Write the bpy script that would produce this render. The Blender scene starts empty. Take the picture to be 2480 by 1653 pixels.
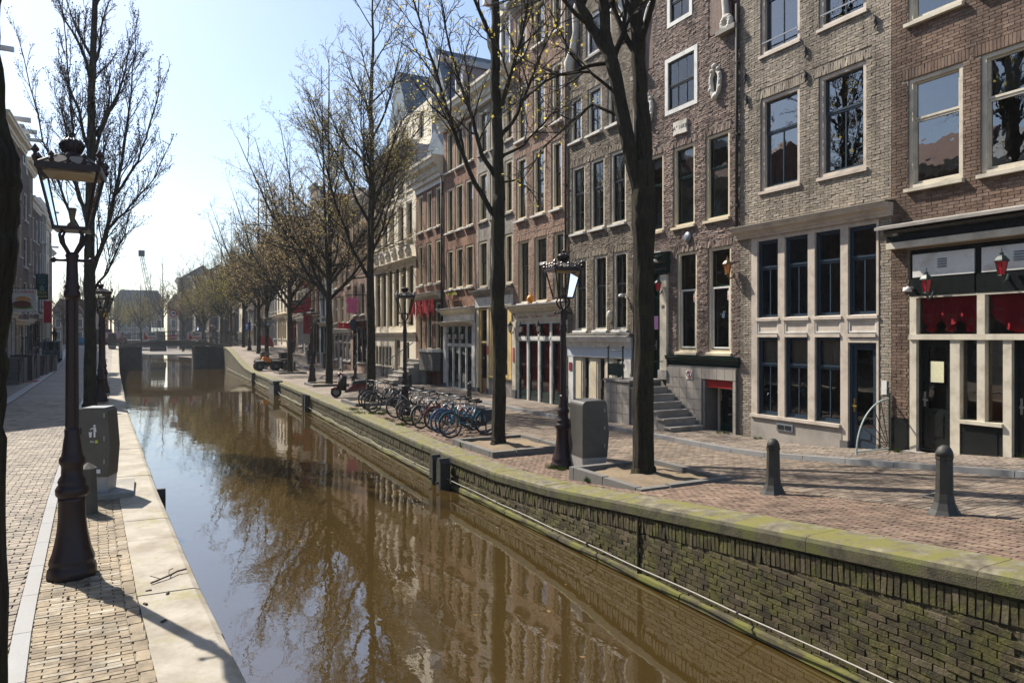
import bpy, bmesh, math, random
import numpy as np
from mathutils import Vector, Matrix
R = math.radians
scene = bpy.context.scene
COL = scene.collection
random.seed(7)

# ------------------------------------------------------------------ camera, sky, sun, exposure
# world: X across the canal (to the right), Y along the canal (away), Z up; street level of the right quay = 0
CAM_H = 2.7
cam = bpy.data.cameras.new('camera')
cam.lens = 24.46; cam.sensor_width = 36.0
cam.shift_y = -0.0042
cam.clip_start = 0.05; cam.clip_end = 3000
camo = bpy.data.objects.new('camera', cam); COL.objects.link(camo)
camo.location = (0, 0, CAM_H); camo.rotation_euler = (R(90), 0, R(-27.78))
scene.camera = camo

SUN = Vector((-0.41 * .675, 0.912 * .675, 0.738)).normalized()     # towards the sun
w = bpy.data.worlds.new('World'); scene.world = w; w.use_nodes = True
nt = w.node_tree; bgn = nt.nodes['Background']
sky = nt.nodes.new('ShaderNodeTexSky'); sky.sky_type = 'NISHITA'; sky.sun_disc = False
sky.sun_elevation = math.asin(SUN.z); sky.sun_rotation = math.atan2(SUN.x, SUN.y)
sky.air_density = 1.0; sky.dust_density = 1.1; sky.ozone_density = 1.5; sky.altitude = 0
nt.links.new(sky.outputs[0], bgn.inputs[0]); bgn.inputs[1].default_value = 0.10
sl = bpy.data.lights.new('sun', 'SUN'); sl.energy = 5.0; sl.angle = R(0.55); sl.color = (1.0, 0.93, 0.82)
so = bpy.data.objects.new('sun', sl); COL.objects.link(so)
so.rotation_euler = (-SUN).to_track_quat('-Z', 'Y').to_euler(); so.location = (-20, 40, 50)
scene.view_settings.view_transform = 'Standard'; scene.view_settings.look = 'None'
scene.view_settings.exposure = 0.95; scene.view_settings.gamma = 1.0
scene.view_settings.use_curve_mapping = False
scene.render.engine = 'CYCLES'
scene.cycles.max_bounces = 6; scene.cycles.diffuse_bounces = 3; scene.cycles.glossy_bounces = 3
scene.cycles.transparent_max_bounces = 12; scene.cycles.transmission_bounces = 2; scene.cycles.volume_bounces = 0
scene.cycles.sample_clamp_indirect = 6.0; scene.cycles.caustics_reflective = False; scene.cycles.caustics_refractive = False
try:
    scene.cycles.use_denoising = True; scene.cycles.denoiser = 'OPENIMAGEDENOISE'
except Exception: pass

# ------------------------------------------------------------------ materials
MATS = {}
def _new(name):
    m = bpy.data.materials.new(name); m.use_nodes = True
    n = m.node_tree.nodes; l = m.node_tree.links
    b = n['Principled BSDF']
    return m, n, l, b
def node(n, t, **k):
    x = n.new(t)
    for a, v in k.items():
        if a.startswith('i_'):
            key = a[2:]
            key = int(key) if key.isdigit() else key
            x.inputs[key].default_value = v
        else: setattr(x, a, v)
    return x
def c4(c): return (c[0], c[1], c[2], 1)
def mul(c, f): return tuple(min(1, max(0, x * f)) for x in c[:3])
def mixc(n, l, fac, a, b, mode='MIX'):
    x = n.new('ShaderNodeMix'); x.data_type = 'RGBA'; x.blend_type = mode
    for s, v in ((x.inputs[0], fac), (x.inputs[6], a), (x.inputs[7], b)):
        if hasattr(v, 'is_linked') or hasattr(v, 'links'): l.new(v, s)
        elif isinstance(v, (int, float)): s.default_value = v
        else: s.default_value = c4(v)
    return x.outputs[2]
def math_(n, l, op, a, b=0.0, c=None):
    x = n.new('ShaderNodeMath'); x.operation = op
    for i, v in enumerate((a, b, c)):
        if v is None: continue
        if hasattr(v, 'links'): l.new(v, x.inputs[i])
        else: x.inputs[i].default_value = v
    return x.outputs[0]
def ramp(n, l, fac, stops):
    r = n.new('ShaderNodeValToRGB'); l.new(fac, r.inputs[0])
    e = r.color_ramp.elements
    while len(e) < len(stops): e.new(0.5)
    for i, (p, c) in enumerate(stops):
        e[i].position = p; e[i].color = c4(c) if not isinstance(c, (int, float)) else (c, c, c, 1)
    return r.outputs[0]
def noise(n, l, vec, scale, detail=4, rough=.55):
    x = node(n, 'ShaderNodeTexNoise', i_Scale=scale, i_Detail=detail, i_Roughness=rough)
    if vec is not None: l.new(vec, x.inputs['Vector'])
    return x.outputs[0]
def M(name, col, rough=.7, var=.18, scale=3.0, bump=.0, bscale=40, metal=0.0, spec=.4, moss=None, mossf=.5, stain=None, stainf=.5, stainscale=1.2, emit=None, bdist=.01):
    """plain surface: base colour, two scales of tonal variation, optional moss/stain patches, optional fine relief"""
    if name in MATS: return MATS[name]
    m, n, l, b = _new(name)
    g = n.new('ShaderNodeNewGeometry'); pos = g.outputs['Position']
    f1 = noise(n, l, pos, scale, 5); f2 = noise(n, l, pos, scale * 9, 3)
    f = math_(n, l, 'ADD', math_(n, l, 'MULTIPLY', f1, .65), math_(n, l, 'MULTIPLY', f2, .35))
    c = ramp(n, l, f, [(.3, mul(col, 1 - var)), (.7, mul(col, 1 + var))])
    if stain:
        s = ramp(n, l, noise(n, l, pos, stainscale, 6, .65), [(.5 - .2 * stainf, 0.0), (.75 - .2 * stainf, 1.0)])
        c = mixc(n, l, s, c, stain)
    if moss:
        s = ramp(n, l, noise(n, l, pos, 2.3, 6, .7), [(.62 - .3 * mossf, 0.0), (.75 - .3 * mossf, 1.0)])
        c = mixc(n, l, s, c, moss)
    l.new(c, b.inputs['Base Color'])
    b.inputs['Roughness'].default_value = rough; b.inputs['Metallic'].default_value = metal
    b.inputs['Specular IOR Level'].default_value = spec
    if bump:
        bp = node(n, 'ShaderNodeBump', i_Strength=bump, i_Distance=bdist)
        l.new(noise(n, l, pos, bscale, 5, .65), bp.inputs['Height']); l.new(bp.outputs[0], b.inputs['Normal'])
    if emit:
        b.inputs['Emission Color'].default_value = c4(emit[0]); b.inputs['Emission Strength'].default_value = emit[1]
    MATS[name] = m; return m
def brickpiece(name, cols, rough=.85, bump=.5, bscale=60, moss=None, mossf=.5, mossz=None, dirt=None, island=True):
    """single bricks: each piece takes its own tone"""
    if name in MATS: return MATS[name]
    m, n, l, b = _new(name)
    g = n.new('ShaderNodeNewGeometry'); oi = n.new('ShaderNodeObjectInfo'); pos = g.outputs['Position']
    r = math_(n, l, 'FRACT', math_(n, l, 'ADD', g.outputs['Random Per Island'], oi.outputs['Random']))
    k = len(cols)
    c = ramp(n, l, r, [(i / max(1, k - 1), q) for i, q in enumerate(cols)])
    c = mixc(n, l, 1.0, c, ramp(n, l, noise(n, l, pos, 14, 5, .7), [(.25, .68), (.75, 1.28)]), 'MULTIPLY')
    c = mixc(n, l, 1.0, c, ramp(n, l, noise(n, l, pos, .7, 4, .6), [(.3, .78), (.7, 1.15)]), 'MULTIPLY')
    sv = node(n, 'ShaderNodeVectorMath', operation='MULTIPLY'); l.new(pos, sv.inputs[0]); sv.inputs[1].default_value = (2.6, 2.6, .22)
    c = mixc(n, l, 1.0, c, ramp(n, l, noise(n, l, sv.outputs[0], 1.0, 5, .65), [(.36, .6), (.56, 1.06)]), 'MULTIPLY')
    if dirt:
        c = mixc(n, l, ramp(n, l, noise(n, l, pos, 3, 6, .75), [(.52, 0.0), (.68, 1.0)]), c, dirt)
    if moss:
        s = ramp(n, l, noise(n, l, pos, 3.2, 7, .75), [(.66 - .35 * mossf, 0.0), (.8 - .35 * mossf, .9)])
        mc = ramp(n, l, noise(n, l, pos, 9, 4), [(.35, mul(moss, .55)), (.7, mul(moss, 1.3))])
        c = mixc(n, l, s, c, mc)
    l.new(c, b.inputs['Base Color']); b.inputs['Roughness'].default_value = rough
    b.inputs['Specular IOR Level'].default_value = .3
    bp = node(n, 'ShaderNodeBump', i_Strength=bump, i_Distance=.012)
    l.new(noise(n, l, pos, bscale, 4, .7), bp.inputs['Height']); l.new(bp.outputs[0], b.inputs['Normal'])
    MATS[name] = m; return m
def brickwall(name, c1, c2, mortar, bw=.21, bh=.065, rough=.9, axis='xz', bump=.6, stain=None):
    """far masonry and paving whose bricks are too small to tell apart"""
    if name in MATS: return MATS[name]
    m, n, l, b = _new(name)
    tc = n.new('ShaderNodeTexCoord'); sp = n.new('ShaderNodeSeparateXYZ'); cb = n.new('ShaderNodeCombineXYZ')
    l.new(tc.outputs['Object'], sp.inputs[0])
    l.new(sp.outputs[0 if axis[0] == 'x' else 1], cb.inputs[0]); l.new(sp.outputs['xyz'.index(axis[1])], cb.inputs[1])
    t = node(n, 'ShaderNodeTexBrick', i_Scale=1.0)
    t.inputs['Color1'].default_value = c4(c1); t.inputs['Color2'].default_value = c4(c2); t.inputs['Mortar'].default_value = c4(mortar)
    t.inputs['Mortar Size'].default_value = bh * .12; t.inputs['Mortar Smooth'].default_value = .3
    t.inputs['Brick Width'].default_value = bw; t.inputs['Row Height'].default_value = bh
    l.new(cb.outputs[0], t.inputs['Vector'])
    g = n.new('ShaderNodeNewGeometry'); pos = g.outputs['Position']
    c = mixc(n, l, 1.0, t.outputs['Color'], ramp(n, l, noise(n, l, pos, .8, 6, .7), [(.3, .62), (.7, 1.3)]), 'MULTIPLY')
    c = mixc(n, l, 1.0, c, ramp(n, l, noise(n, l, pos, 11, 3, .7), [(.3, .75), (.7, 1.2)]), 'MULTIPLY')
    sv = node(n, 'ShaderNodeVectorMath', operation='MULTIPLY'); l.new(pos, sv.inputs[0]); sv.inputs[1].default_value = (2.6, 2.6, .22)
    if axis[1] == 'z': c = mixc(n, l, 1.0, c, ramp(n, l, noise(n, l, sv.outputs[0], 1.0, 5, .65), [(.36, .58), (.56, 1.06)]), 'MULTIPLY')
    if stain: c = mixc(n, l, ramp(n, l, noise(n, l, pos, 1.7, 6, .75), [(.55, 0.0), (.72, .8)]), c, stain)
    l.new(c, b.inputs['Base Color']); b.inputs['Roughness'].default_value = rough; b.inputs['Specular IOR Level'].default_value = .25
    h = math_(n, l, 'ADD', math_(n, l, 'MULTIPLY', t.outputs['Fac'], -.6), math_(n, l, 'MULTIPLY', noise(n, l, pos, 38, 3, .7), .8))
    bp = node(n, 'ShaderNodeBump', i_Strength=bump, i_Distance=.02)
    l.new(h, bp.inputs['Height']); l.new(bp.outputs[0], b.inputs['Normal'])
    MATS[name] = m; return m
def glass(name, tint=(.55, .6, .62), ior=1.9, wav=.03):
    if name in MATS: return MATS[name]
    m, n, l, b = _new(name); n.remove(b)
    out = n['Material Output']
    t = node(n, 'ShaderNodeBsdfTransparent'); t.inputs[0].default_value = c4(tint)
    gl = node(n, 'ShaderNodeBsdfGlossy'); gl.inputs['Roughness'].default_value = .0; gl.inputs[0].default_value = (1, 1, 1, 1)
    fr = node(n, 'ShaderNodeFresnel'); fr.inputs[0].default_value = ior
    mx = n.new('ShaderNodeMixShader')
    g = n.new('ShaderNodeNewGeometry')
    bp = node(n, 'ShaderNodeBump', i_Strength=wav, i_Distance=.05)
    l.new(noise(n, l, g.outputs['Position'], 2.2, 2), bp.inputs['Height']); l.new(bp.outputs[0], gl.inputs['Normal'])
    l.new(fr.outputs[0], mx.inputs[0]); l.new(t.outputs[0], mx.inputs[1]); l.new(gl.outputs[0], mx.inputs[2])
    l.new(mx.outputs[0], out.inputs[0]); MATS[name] = m; return m

# ------------------------------------------------------------------ mesh helpers
class MB:
    def __init__(s): s.v = []; s.f = []; s.m = []; s.mi = 0; s.smooth = False; s.sm = []
    def add(s, vs, fs):
        o = len(s.v); s.v.extend([tuple(p) for p in vs])
        for f in fs: s.f.append(tuple(i + o for i in f)); s.m.append(s.mi); s.sm.append(s.smooth)
        return s
    def box(s, x0, y0, z0, x1, y1, z1):
        return s.add([(x0, y0, z0), (x1, y0, z0), (x1, y1, z0), (x0, y1, z0), (x0, y0, z1), (x1, y0, z1), (x1, y1, z1), (x0, y1, z1)],
                     [(0, 3, 2, 1), (4, 5, 6, 7), (0, 1, 5, 4), (1, 2, 6, 5), (2, 3, 7, 6), (3, 0, 4, 7)])
    def hexa(s, b, t):   # two quads
        return s.add(list(b) + list(t), [(0, 3, 2, 1), (4, 5, 6, 7), (0, 1, 5, 4), (1, 2, 6, 5), (2, 3, 7, 6), (3, 0, 4, 7)])
    def quad(s, a, b, c, d): return s.add([a, b, c, d], [(0, 1, 2, 3)])
    def prism(s, pts, ax, a, b):
        """polygon in the plane normal to ax ('x','y','z'), extruded a..b"""
        n = len(pts)
        def P(p, h): return {'x': (h, p[0], p[1]), 'y': (p[0], h, p[1]), 'z': (p[0], p[1], h)}[ax]
        vs = [P(p, a) for p in pts] + [P(p, b) for p in pts]
        fs = [tuple(range(n)), tuple(range(2 * n - 1, n - 1, -1))] + [(i, n + i, n + (i + 1) % n, (i + 1) % n) for i in range(n)]
        return s.add(vs, fs)
    def lathe(s, prof, n=16, c=(0, 0), rot=0.0, sq=None):
        """profile [(r,z)...] about a vertical axis"""
        o = len(s.v); vs = []; fs = []
        for r, z in prof:
            for i in range(n):
                a = 2 * math.pi * i / n + rot; vs.append((c[0] + r * math.cos(a), c[1] + r * math.sin(a), z))
        for j in range(len(prof) - 1):
            for i in range(n):
                k = (i + 1) % n; fs.append((j * n + i, j * n + k, (j + 1) * n + k, (j + 1) * n + i))
        fs.append(tuple(range(n))[::-1]); fs.append(tuple(range((len(prof) - 1) * n, len(prof) * n)))
        return s.add(vs, fs)
    def tube(s, pts, rad, n=6, cap=True):
        pts = [Vector(p) for p in pts]; k = len(pts)
        if not hasattr(rad, '__len__'): rad = [rad] * k
        vs = []; fs = []; u = None
        for i, p in enumerate(pts):
            d = (pts[min(i + 1, k - 1)] - pts[max(i - 1, 0)])
            d = d.normalized() if d.length > 1e-9 else Vector((0, 0, 1))
            if u is None: u = d.orthogonal().normalized()
            else:
                u = u - d * u.dot(d); u = u.normalized() if u.length > 1e-6 else d.orthogonal().normalized()
            w_ = d.cross(u)
            for j in range(n):
                a = 2 * math.pi * j / n; q = p + (u * math.cos(a) + w_ * math.sin(a)) * rad[i]; vs.append((q.x, q.y, q.z))
        for i in range(k - 1):
            for j in range(n):
                q = (j + 1) % n; fs.append((i * n + j, i * n + q, (i + 1) * n + q, (i + 1) * n + j))
        if cap: fs.append(tuple(range(n))[::-1]); fs.append(tuple(range((k - 1) * n, k * n)))
        return s.add(vs, fs)
    def ring(s, c, rad, r, ax='y', n=24, m=6, a0=0, a1=2 * math.pi):
        full = abs(a1 - a0 - 2 * math.pi) < 1e-6; pts = []
        for i in range(n + 1):
            a = a0 + (a1 - a0) * i / n; x, y = rad * math.cos(a), rad * math.sin(a)
            pts.append({'y': (c[0] + x, c[1], c[2] + y), 'x': (c[0], c[1] + x, c[2] + y), 'z': (c[0] + x, c[1] + y, c[2])}[ax])
        return s.tube(pts, r, m, cap=not full)
    def ball(s, c, r, n=10, m=6, sz=1.0):
        return s.lathe([(max(1e-4, r * math.sin(math.pi * j / m)), c[2] - r * sz * math.cos(math.pi * j / m)) for j in range(m + 1)], n, (c[0], c[1]))
    def frame(s, x0, x1, z0, z1, w_, y0, y1, wb=None):
        wb = w_ if wb is None else wb
        s.box(x0, y0, z0, x0 + w_, y1, z1); s.box(x1 - w_, y0, z0, x1, y1, z1)
        s.box(x0 + w_, y0, z1 - w_, x1 - w_, y1, z1); s.box(x0 + w_, y0, z0, x1 - w_, y1, z0 + wb)
        return s
    def mesh(s, name, mats):
        me = bpy.data.meshes.new(name); me.from_pydata(s.v, [], s.f)
        for m in (mats if isinstance(mats, (list, tuple)) else [mats]): me.materials.append(m)
        if any(s.m): me.polygons.foreach_set('material_index', s.m)
        if any(s.sm): me.polygons.foreach_set('use_smooth', s.sm)
        me.update(); return me
    def build(s, name, mats, parent=None, loc=None, rotz=None):
        o = bpy.data.objects.new(name, s.mesh(name, mats)); COL.objects.link(o)
        if parent: o.parent = parent
        if loc: o.location = loc
        if rotz is not None: o.rotation_euler = (0, 0, rotz)
        return o
def tag(o, label=None, cat=None, group=None, kind=None):
    if label: o['label'] = label
    if cat: o['category'] = cat
    if group: o['group'] = group
    if kind: o['kind'] = kind
    return o
def empty(name, loc=(0, 0, 0), rz=0, label=None, cat=None, group=None, parent=None):
    o = bpy.data.objects.new(name, None); COL.objects.link(o); o.location = loc; o.rotation_euler = (0, 0, rz)
    o.empty_display_size = .1
    if parent: o.parent = parent
    return tag(o, label, cat, group)
def inst(name, me, parent=None, loc=(0, 0, 0), rot=(0, 0, 0), sc=(1, 1, 1)):
    o = bpy.data.objects.new(name, me); COL.objects.link(o)
    if parent: o.parent = parent
    o.location = loc; o.rotation_euler = rot; o.scale = sc; return o
def copy_tree(o, parent=None):
    c = o.copy(); COL.objects.link(c)
    if parent: c.parent = parent
    for ch in o.children: copy_tree(ch, c)
    return c
def smoothmesh(me):
    me.polygons.foreach_set('use_smooth', [True] * len(me.polygons))
# lettering and the skinned figure are made first, while the scene is still empty (quick to evaluate)
TEXTS = ['A\u00b0 1683', '38', 'NO PHOTOS', 'OR FILMING', 'SEX WORKERS', 'RESPECT SEX WORKERS', 'Room to Rent', 'The Office 52', 'EZALMA 52', 'FILL', 'SHOARMA', 'OLD', 'SAILOR', 'NEW CASTLE', 'BAR', 'CAFE', 'PUB']
TXT = {}
def make_texts():
    obs = []
    for t in TEXTS:
        cu = bpy.data.curves.new('lettering', 'FONT'); cu.body = t; cu.size = 1; cu.extrude = .012; cu.align_x = 'CENTER'; cu.align_y = 'CENTER'; cu.resolution_u = 3
        o = bpy.data.objects.new('lettering', cu); COL.objects.link(o); obs.append((t, o))
    me = bpy.data.meshes.new('body'); vs = [(0, 0, .95), (0, .02, 1.2), (0, .03, 1.42), (0, .05, 1.53), (.1, 0, .9), (.12, .12, .5), (.11, .02, .08), (.11, .18, .03), (-.1, 0, .9), (-.1, -.1, .5), (-.1, -.3, .12), (-.1, -.16, .03), (.19, .03, 1.4), (.26, .0, 1.12), (.24, .14, .9), (-.19, .03, 1.4), (-.26, .06, 1.12), (-.22, .2, .92), (0, .07, 1.64), (0, .08, 1.74)]
    me.from_pydata(vs, [(0, 1), (1, 2), (2, 3), (0, 4), (4, 5), (5, 6), (6, 7), (0, 8), (8, 9), (9, 10), (10, 11), (2, 12), (12, 13), (13, 14), (2, 15), (15, 16), (16, 17), (3, 18), (18, 19)], [])
    ob = bpy.data.objects.new('body', me); COL.objects.link(ob); ob.modifiers.new('s', 'SKIN')
    rad = [.15, .15, .16, .065, .1, .07, .045, .04, .1, .07, .045, .04, .07, .05, .035, .07, .05, .035, .095, .085]
    for i, sv in enumerate(me.skin_vertices[0].data): sv.radius = (rad[i] * 1.15, rad[i]); sv.use_root = (i == 0)
    ob.modifiers.new('u', 'SUBSURF').levels = 1
    dg = bpy.context.evaluated_depsgraph_get()
    for t, o in obs: TXT[t] = bpy.data.meshes.new_from_object(o.evaluated_get(dg))
    TXT['@person'] = bpy.data.meshes.new_from_object(ob.evaluated_get(dg)); bpy.data.objects.remove(ob)
    for t, o in obs: cu = o.data; bpy.data.objects.remove(o); bpy.data.curves.remove(cu)
make_texts()
def lettering(txt, size, m, parent, loc, rot, ext=.002):
    me = TXT[txt].copy(); me.materials.clear(); me.materials.append(m)
    return inst('lettering', me, parent, loc, rot, (size, size, size))
def print_lines(o, m, rows, y):
    '''lines of print too small to read, as raised strokes'''
    for x0, x1, z, h in rows:
        mb = MB(); mb.box(x0, y - .003, z - h / 2, x1, y, z + h / 2); mb.build('print_line', m, o)
def ss(x, a, b):
    t = min(1, max(0, (x - a) / (b - a))); return t * t * (3 - 2 * t)

# ------------------------------------------------------------------ where things stand (street frame)
CY, SY = math.cos(R(27.78)), math.sin(R(27.78))
FX = 14.05                                            # facade line of the right bank
def lerp_tab(x, tab):
    if x <= tab[0][0]: return tab[0][1]
    for (a, b), (c, d) in zip(tab, tab[1:]):
        if x <= c: return b + (d - b) * (x - a) / (c - a)
    return tab[-1][1]
def bend(y): return -.0022 * max(0, y - 95) ** 2      # past the bridge the canal swings left
def wallR(y): return bend(y) + lerp_tab(y, [(-6, 6.25), (15, 6.2), (27, 6.6), (40, 7.0), (55, 7.3), (86, 7.8), (200, 9.5)])
def wallL(y): return bend(y) + lerp_tab(y, [(-6, 1.35), (5.1, .61), (7.2, .44), (12.4, .13), (27, -.59), (56, -1.64), (83, -2.5), (200, -5.5)])
def zR(y):   # street level of the right bank: climbs to the bridge at the viewer's feet and to the far bridge
    near = .09 * max(0, 11.6 - y) if y < 10.8 else .09 * .8 * max(0, (12.6 - y) / 1.8) ** 2
    far = 1.62 * ss(y, 58, 84) - 1.35 * ss(y, 92, 112)
    return near + far
def zL(y): return .28 + 1.5 * ss(y, 56, 86) - 1.4 * ss(y, 94, 114)
WATER = -.74
def FU(px):   # distance along the street of a facade point seen in photo column px
    k = (px - 1240) / 1685; return (CY * FX - SY * FX * k) / (SY + CY * k)
def FZ(px, py):
    a = FU(px); return CAM_H + (816 - py) * (SY * FX + CY * a) / 1685
def GP(px, py, z):   # ground point of a photo pixel on level z
    yc = (CAM_H - z) * 1685 / (py - 816); xc = (px - 1240) / 1685 * yc
    return (CY * xc + SY * yc, -SY * xc + CY * yc)

# ------------------------------------------------------------------ shared materials
MORTAR = M('joint sand', (.11, .095, .07), .95, .3, 8)
SAND = M('joint sand pale', (.2, .17, .125), .95, .3, 8)
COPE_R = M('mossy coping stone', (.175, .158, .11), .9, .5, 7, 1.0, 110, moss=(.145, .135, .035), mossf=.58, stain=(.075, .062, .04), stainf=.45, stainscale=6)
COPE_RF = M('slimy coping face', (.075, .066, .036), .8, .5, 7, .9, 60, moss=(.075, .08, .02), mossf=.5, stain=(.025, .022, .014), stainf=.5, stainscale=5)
COPE_L = M('pale coping stone', (.31, .28, .23), .8, .16, 2.5, .2, 70, moss=(.22, .2, .09), mossf=.28, stain=(.2, .17, .125), stainf=.42, stainscale=2.6)
QUAYB = brickpiece('quay brick', [(.042, .033, .02), (.072, .056, .031), (.11, .085, .05), (.032, .028, .016), (.085, .07, .038), (.15, .122, .082)], .75, 1.0, 38, moss=(.085, .083, .02), mossf=.6, dirt=(.022, .019, .012))
QUAYM = M('quay mortar', (.035, .032, .02), .9, .4, 9, .4, 50)
ROADB = brickpiece('road brick', [(.155, .118, .088), (.205, .16, .12), (.18, .134, .103), (.24, .195, .148), (.145, .12, .095)], .72, .45, 70)
QSTRIPB = brickpiece('quay strip brick', [(.135, .088, .064), (.175, .118, .086), (.21, .152, .108), (.15, .1, .076)], .78, .4, 70, moss=(.16, .15, .05), mossf=.1)
PAVEB = brickpiece('pavement brick', [(.2, .165, .13), (.25, .205, .16), (.22, .18, .15), (.165, .135, .115)], .75, .4, 70)
LPATHB = brickpiece('left path brick', [(.19, .145, .088), (.235, .182, .115), (.275, .218, .145), (.21, .16, .1), (.34, .3, .23)], .7, .4, 70, moss=(.16, .15, .05), mossf=.06)
LROADB = brickpiece('left road brick', [(.18, .148, .108), (.23, .19, .14), (.2, .16, .12), (.26, .22, .168)], .62, .4, 70)
ROADFAR = brickwall('road far', (.215, .172, .145), (.172, .138, .115), (.085, .072, .055), .2, .1, .75, 'xy', .5)
PAVEFAR = brickwall('pavement far', (.25, .205, .165), (.2, .165, .135), (.11, .09, .07), .2, .065, .75, 'xy', .4)
LFAR = brickwall('left street far', (.235, .2, .165), (.2, .168, .138), (.11, .092, .075), .2, .1, .65, 'xy', .4)
KERB = M('kerb stone', (.19, .193, .195), .5, .14, 5, .15, 60, stain=(.2, .19, .18), stainf=.2)
GRASS = M('grass blades', (.1, .15, .025), .8, .35, 6)

def view(p):
    """photo column, row and depth of a world point"""
    xc = CY * p[0] - SY * p[1]; yc = SY * p[0] + CY * p[1]
    if yc < .2: return None
    return 1240 + 1685 * xc / yc, 816 - 1685 * (p[2] - CAM_H) / yc, yc
def in_view(p, m=10):
    q = view(p); return q is not None and -m < q[0] < 2480 + m and -m < q[1] < 1653 + m

# ------------------------------------------------------------------ ground and water
mb = MB(); mb.quad((-1500, -1500, -2.2), (1500, -1500, -2.2), (1500, 1500, -2.2), (-1500, 1500, -2.2))
tag(mb.build('ground', M('earth', (.12, .1, .08), .95)), kind='structure')

def water_mat():
    m, n, l, b = _new('canal water')
    g = n.new('ShaderNodeNewGeometry'); pos = g.outputs['Position']
    def mapped(sx, sy):
        x = node(n, 'ShaderNodeVectorMath', operation='MULTIPLY'); l.new(pos, x.inputs[0]); x.inputs[1].default_value = (sx, sy, 1); return x.outputs[0]
    f = noise(n, l, pos, .35, 4, .6)
    c = ramp(n, l, f, [(.3, (.037, .0235, .007)), (.7, (.048, .031, .0095))])
    l.new(c, b.inputs['Base Color']); b.inputs['Roughness'].default_value = .015; b.inputs['IOR'].default_value = 2.5
    h = math_(n, l, 'ADD', math_(n, l, 'MULTIPLY', noise(n, l, mapped(.9, .55), 1.0, 2, .5), .55), math_(n, l, 'MULTIPLY', noise(n, l, mapped(5.5, 3.0), 1.0, 2, .5), .1))
    k = math_(n, l, 'MULTIPLY', ramp(n, l, noise(n, l, mapped(.22, .1), 1.0, 3, .5), [(.35, .25), (.65, 1.0)]), math_(n, l, 'MULTIPLY', noise(n, l, mapped(14, 9), 1.0, 2, .5), .045))
    bp = node(n, 'ShaderNodeBump', i_Strength=.42, i_Distance=.028)
    l.new(math_(n, l, 'ADD', h, k), bp.inputs['Height']); l.new(bp.outputs[0], b.inputs['Normal'])
    return m
ys = [-6 + 4 * i for i in range(14)] + [52 + 6 * i for i in range(26)]
mb = MB()
for a, b in zip(ys, ys[1:]): mb.quad((wallL(a) - .6, a, WATER), (wallR(a) + .6, a, WATER), (wallR(b) + .6, b, WATER), (wallL(b) - .6, b, WATER))
tag(mb.build('canal_water', water_mat()), kind='structure')

def strip(name, fa, fb, zf, y0, y1, m, dz=0., n=60):
    mb = MB(); st = [y0 + (y1 - y0) * i / n for i in range(n + 1)]
    for i, y in enumerate(st): mb.v += [(fa(y), y, zf(y) + dz), (fb(y), y, zf(y) + dz)]
    mb.f = [(2 * i, 2 * i + 1, 2 * i + 3, 2 * i + 2) for i in range(n)]
    mb.m = [0] * n; mb.sm = [False] * n
    return mb.build(name, m)

# unit piece for single bricks: worn top edges
def unit_piece(name, m):
    mb = MB(); c = .485
    mb.add([(-.5, -.5, -1), (.5, -.5, -1), (.5, .5, -1), (-.5, .5, -1), (-c, -c, 0), (c, -c, 0), (c, c, 0), (-c, c, 0)],
           [(4, 5, 6, 7), (0, 1, 5, 4), (1, 2, 6, 5), (2, 3, 7, 6), (3, 0, 4, 7)])
    return mb.mesh(name, m)
def pieces(parent, name, recs, m, frame, nparts=300, jit=.003, tilt=.006, tow=lambda p: p):
    """recs: (u, v, lu, lv) rectangles in the parent's surface; frame(u,v)->(point, eu, ev, n). The nearest in view become single objects, the rest one joined part"""
    keyed = []
    for i, r in enumerate(recs):
        q = view(tow(frame(r[0], r[1])[0]))
        keyed.append((q[2] if (q and -5 < q[0] < 2485 and -5 < q[1] < 1658) else 1e6, i))
    keyed.sort(); near = set(i for d, i in keyed[:nparts] if d < 1e5)
    um = unit_piece(name, m); mb = MB(); V = []; F = []; k = 0
    for i, (u, v, lu, lv) in enumerate(recs):
        p, eu, ev, nn = frame(u, v); off = random.uniform(-jit, jit); p = Vector(p) + Vector(nn) * off
        if i in near:
            rot = Matrix((Vector(eu), Vector(ev), Vector(nn))).transposed().to_euler()
            rot.x += random.uniform(-tilt, tilt) * 2; rot.y += random.uniform(-tilt, tilt) * 1.5
            inst(name, um, parent, p, rot, (lu, lv, .03))
        else:
            eu_, ev_, nn_ = Vector(eu), Vector(ev), Vector(nn); a = random.uniform(-tilt, tilt); b = random.uniform(-tilt, tilt)
            for sx, sy, z in ((-.5, -.5, -.03), (.5, -.5, -.03), (.5, .5, -.03), (-.5, .5, -.03)):
                q = p + eu_ * (sx * lu) + ev_ * (sy * lv) + nn_ * z; V.append((q.x, q.y, q.z))
            for sx, sy in ((-.485, -.485), (.485, -.485), (.485, .485), (-.485, .485)):
                q = p + eu_ * (sx * lu) + ev_ * (sy * lv) + nn_ * (a * sx * lu * 2 + b * sy * lv * 4); V.append((q.x, q.y, q.z))
            F += [(k + 4, k + 5, k + 6, k + 7), (k, k + 1, k + 5, k + 4), (k + 1, k + 2, k + 6, k + 5), (k + 2, k + 3, k + 7, k + 6), (k + 3, k, k + 4, k + 7)]
            k += 8
    if F:
        mb.v = V; mb.f = F; mb.m = [0] * len(F); mb.sm = [False] * len(F)
        tag(mb.build(name + '_field', m, parent), kind='stuff')
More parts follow.
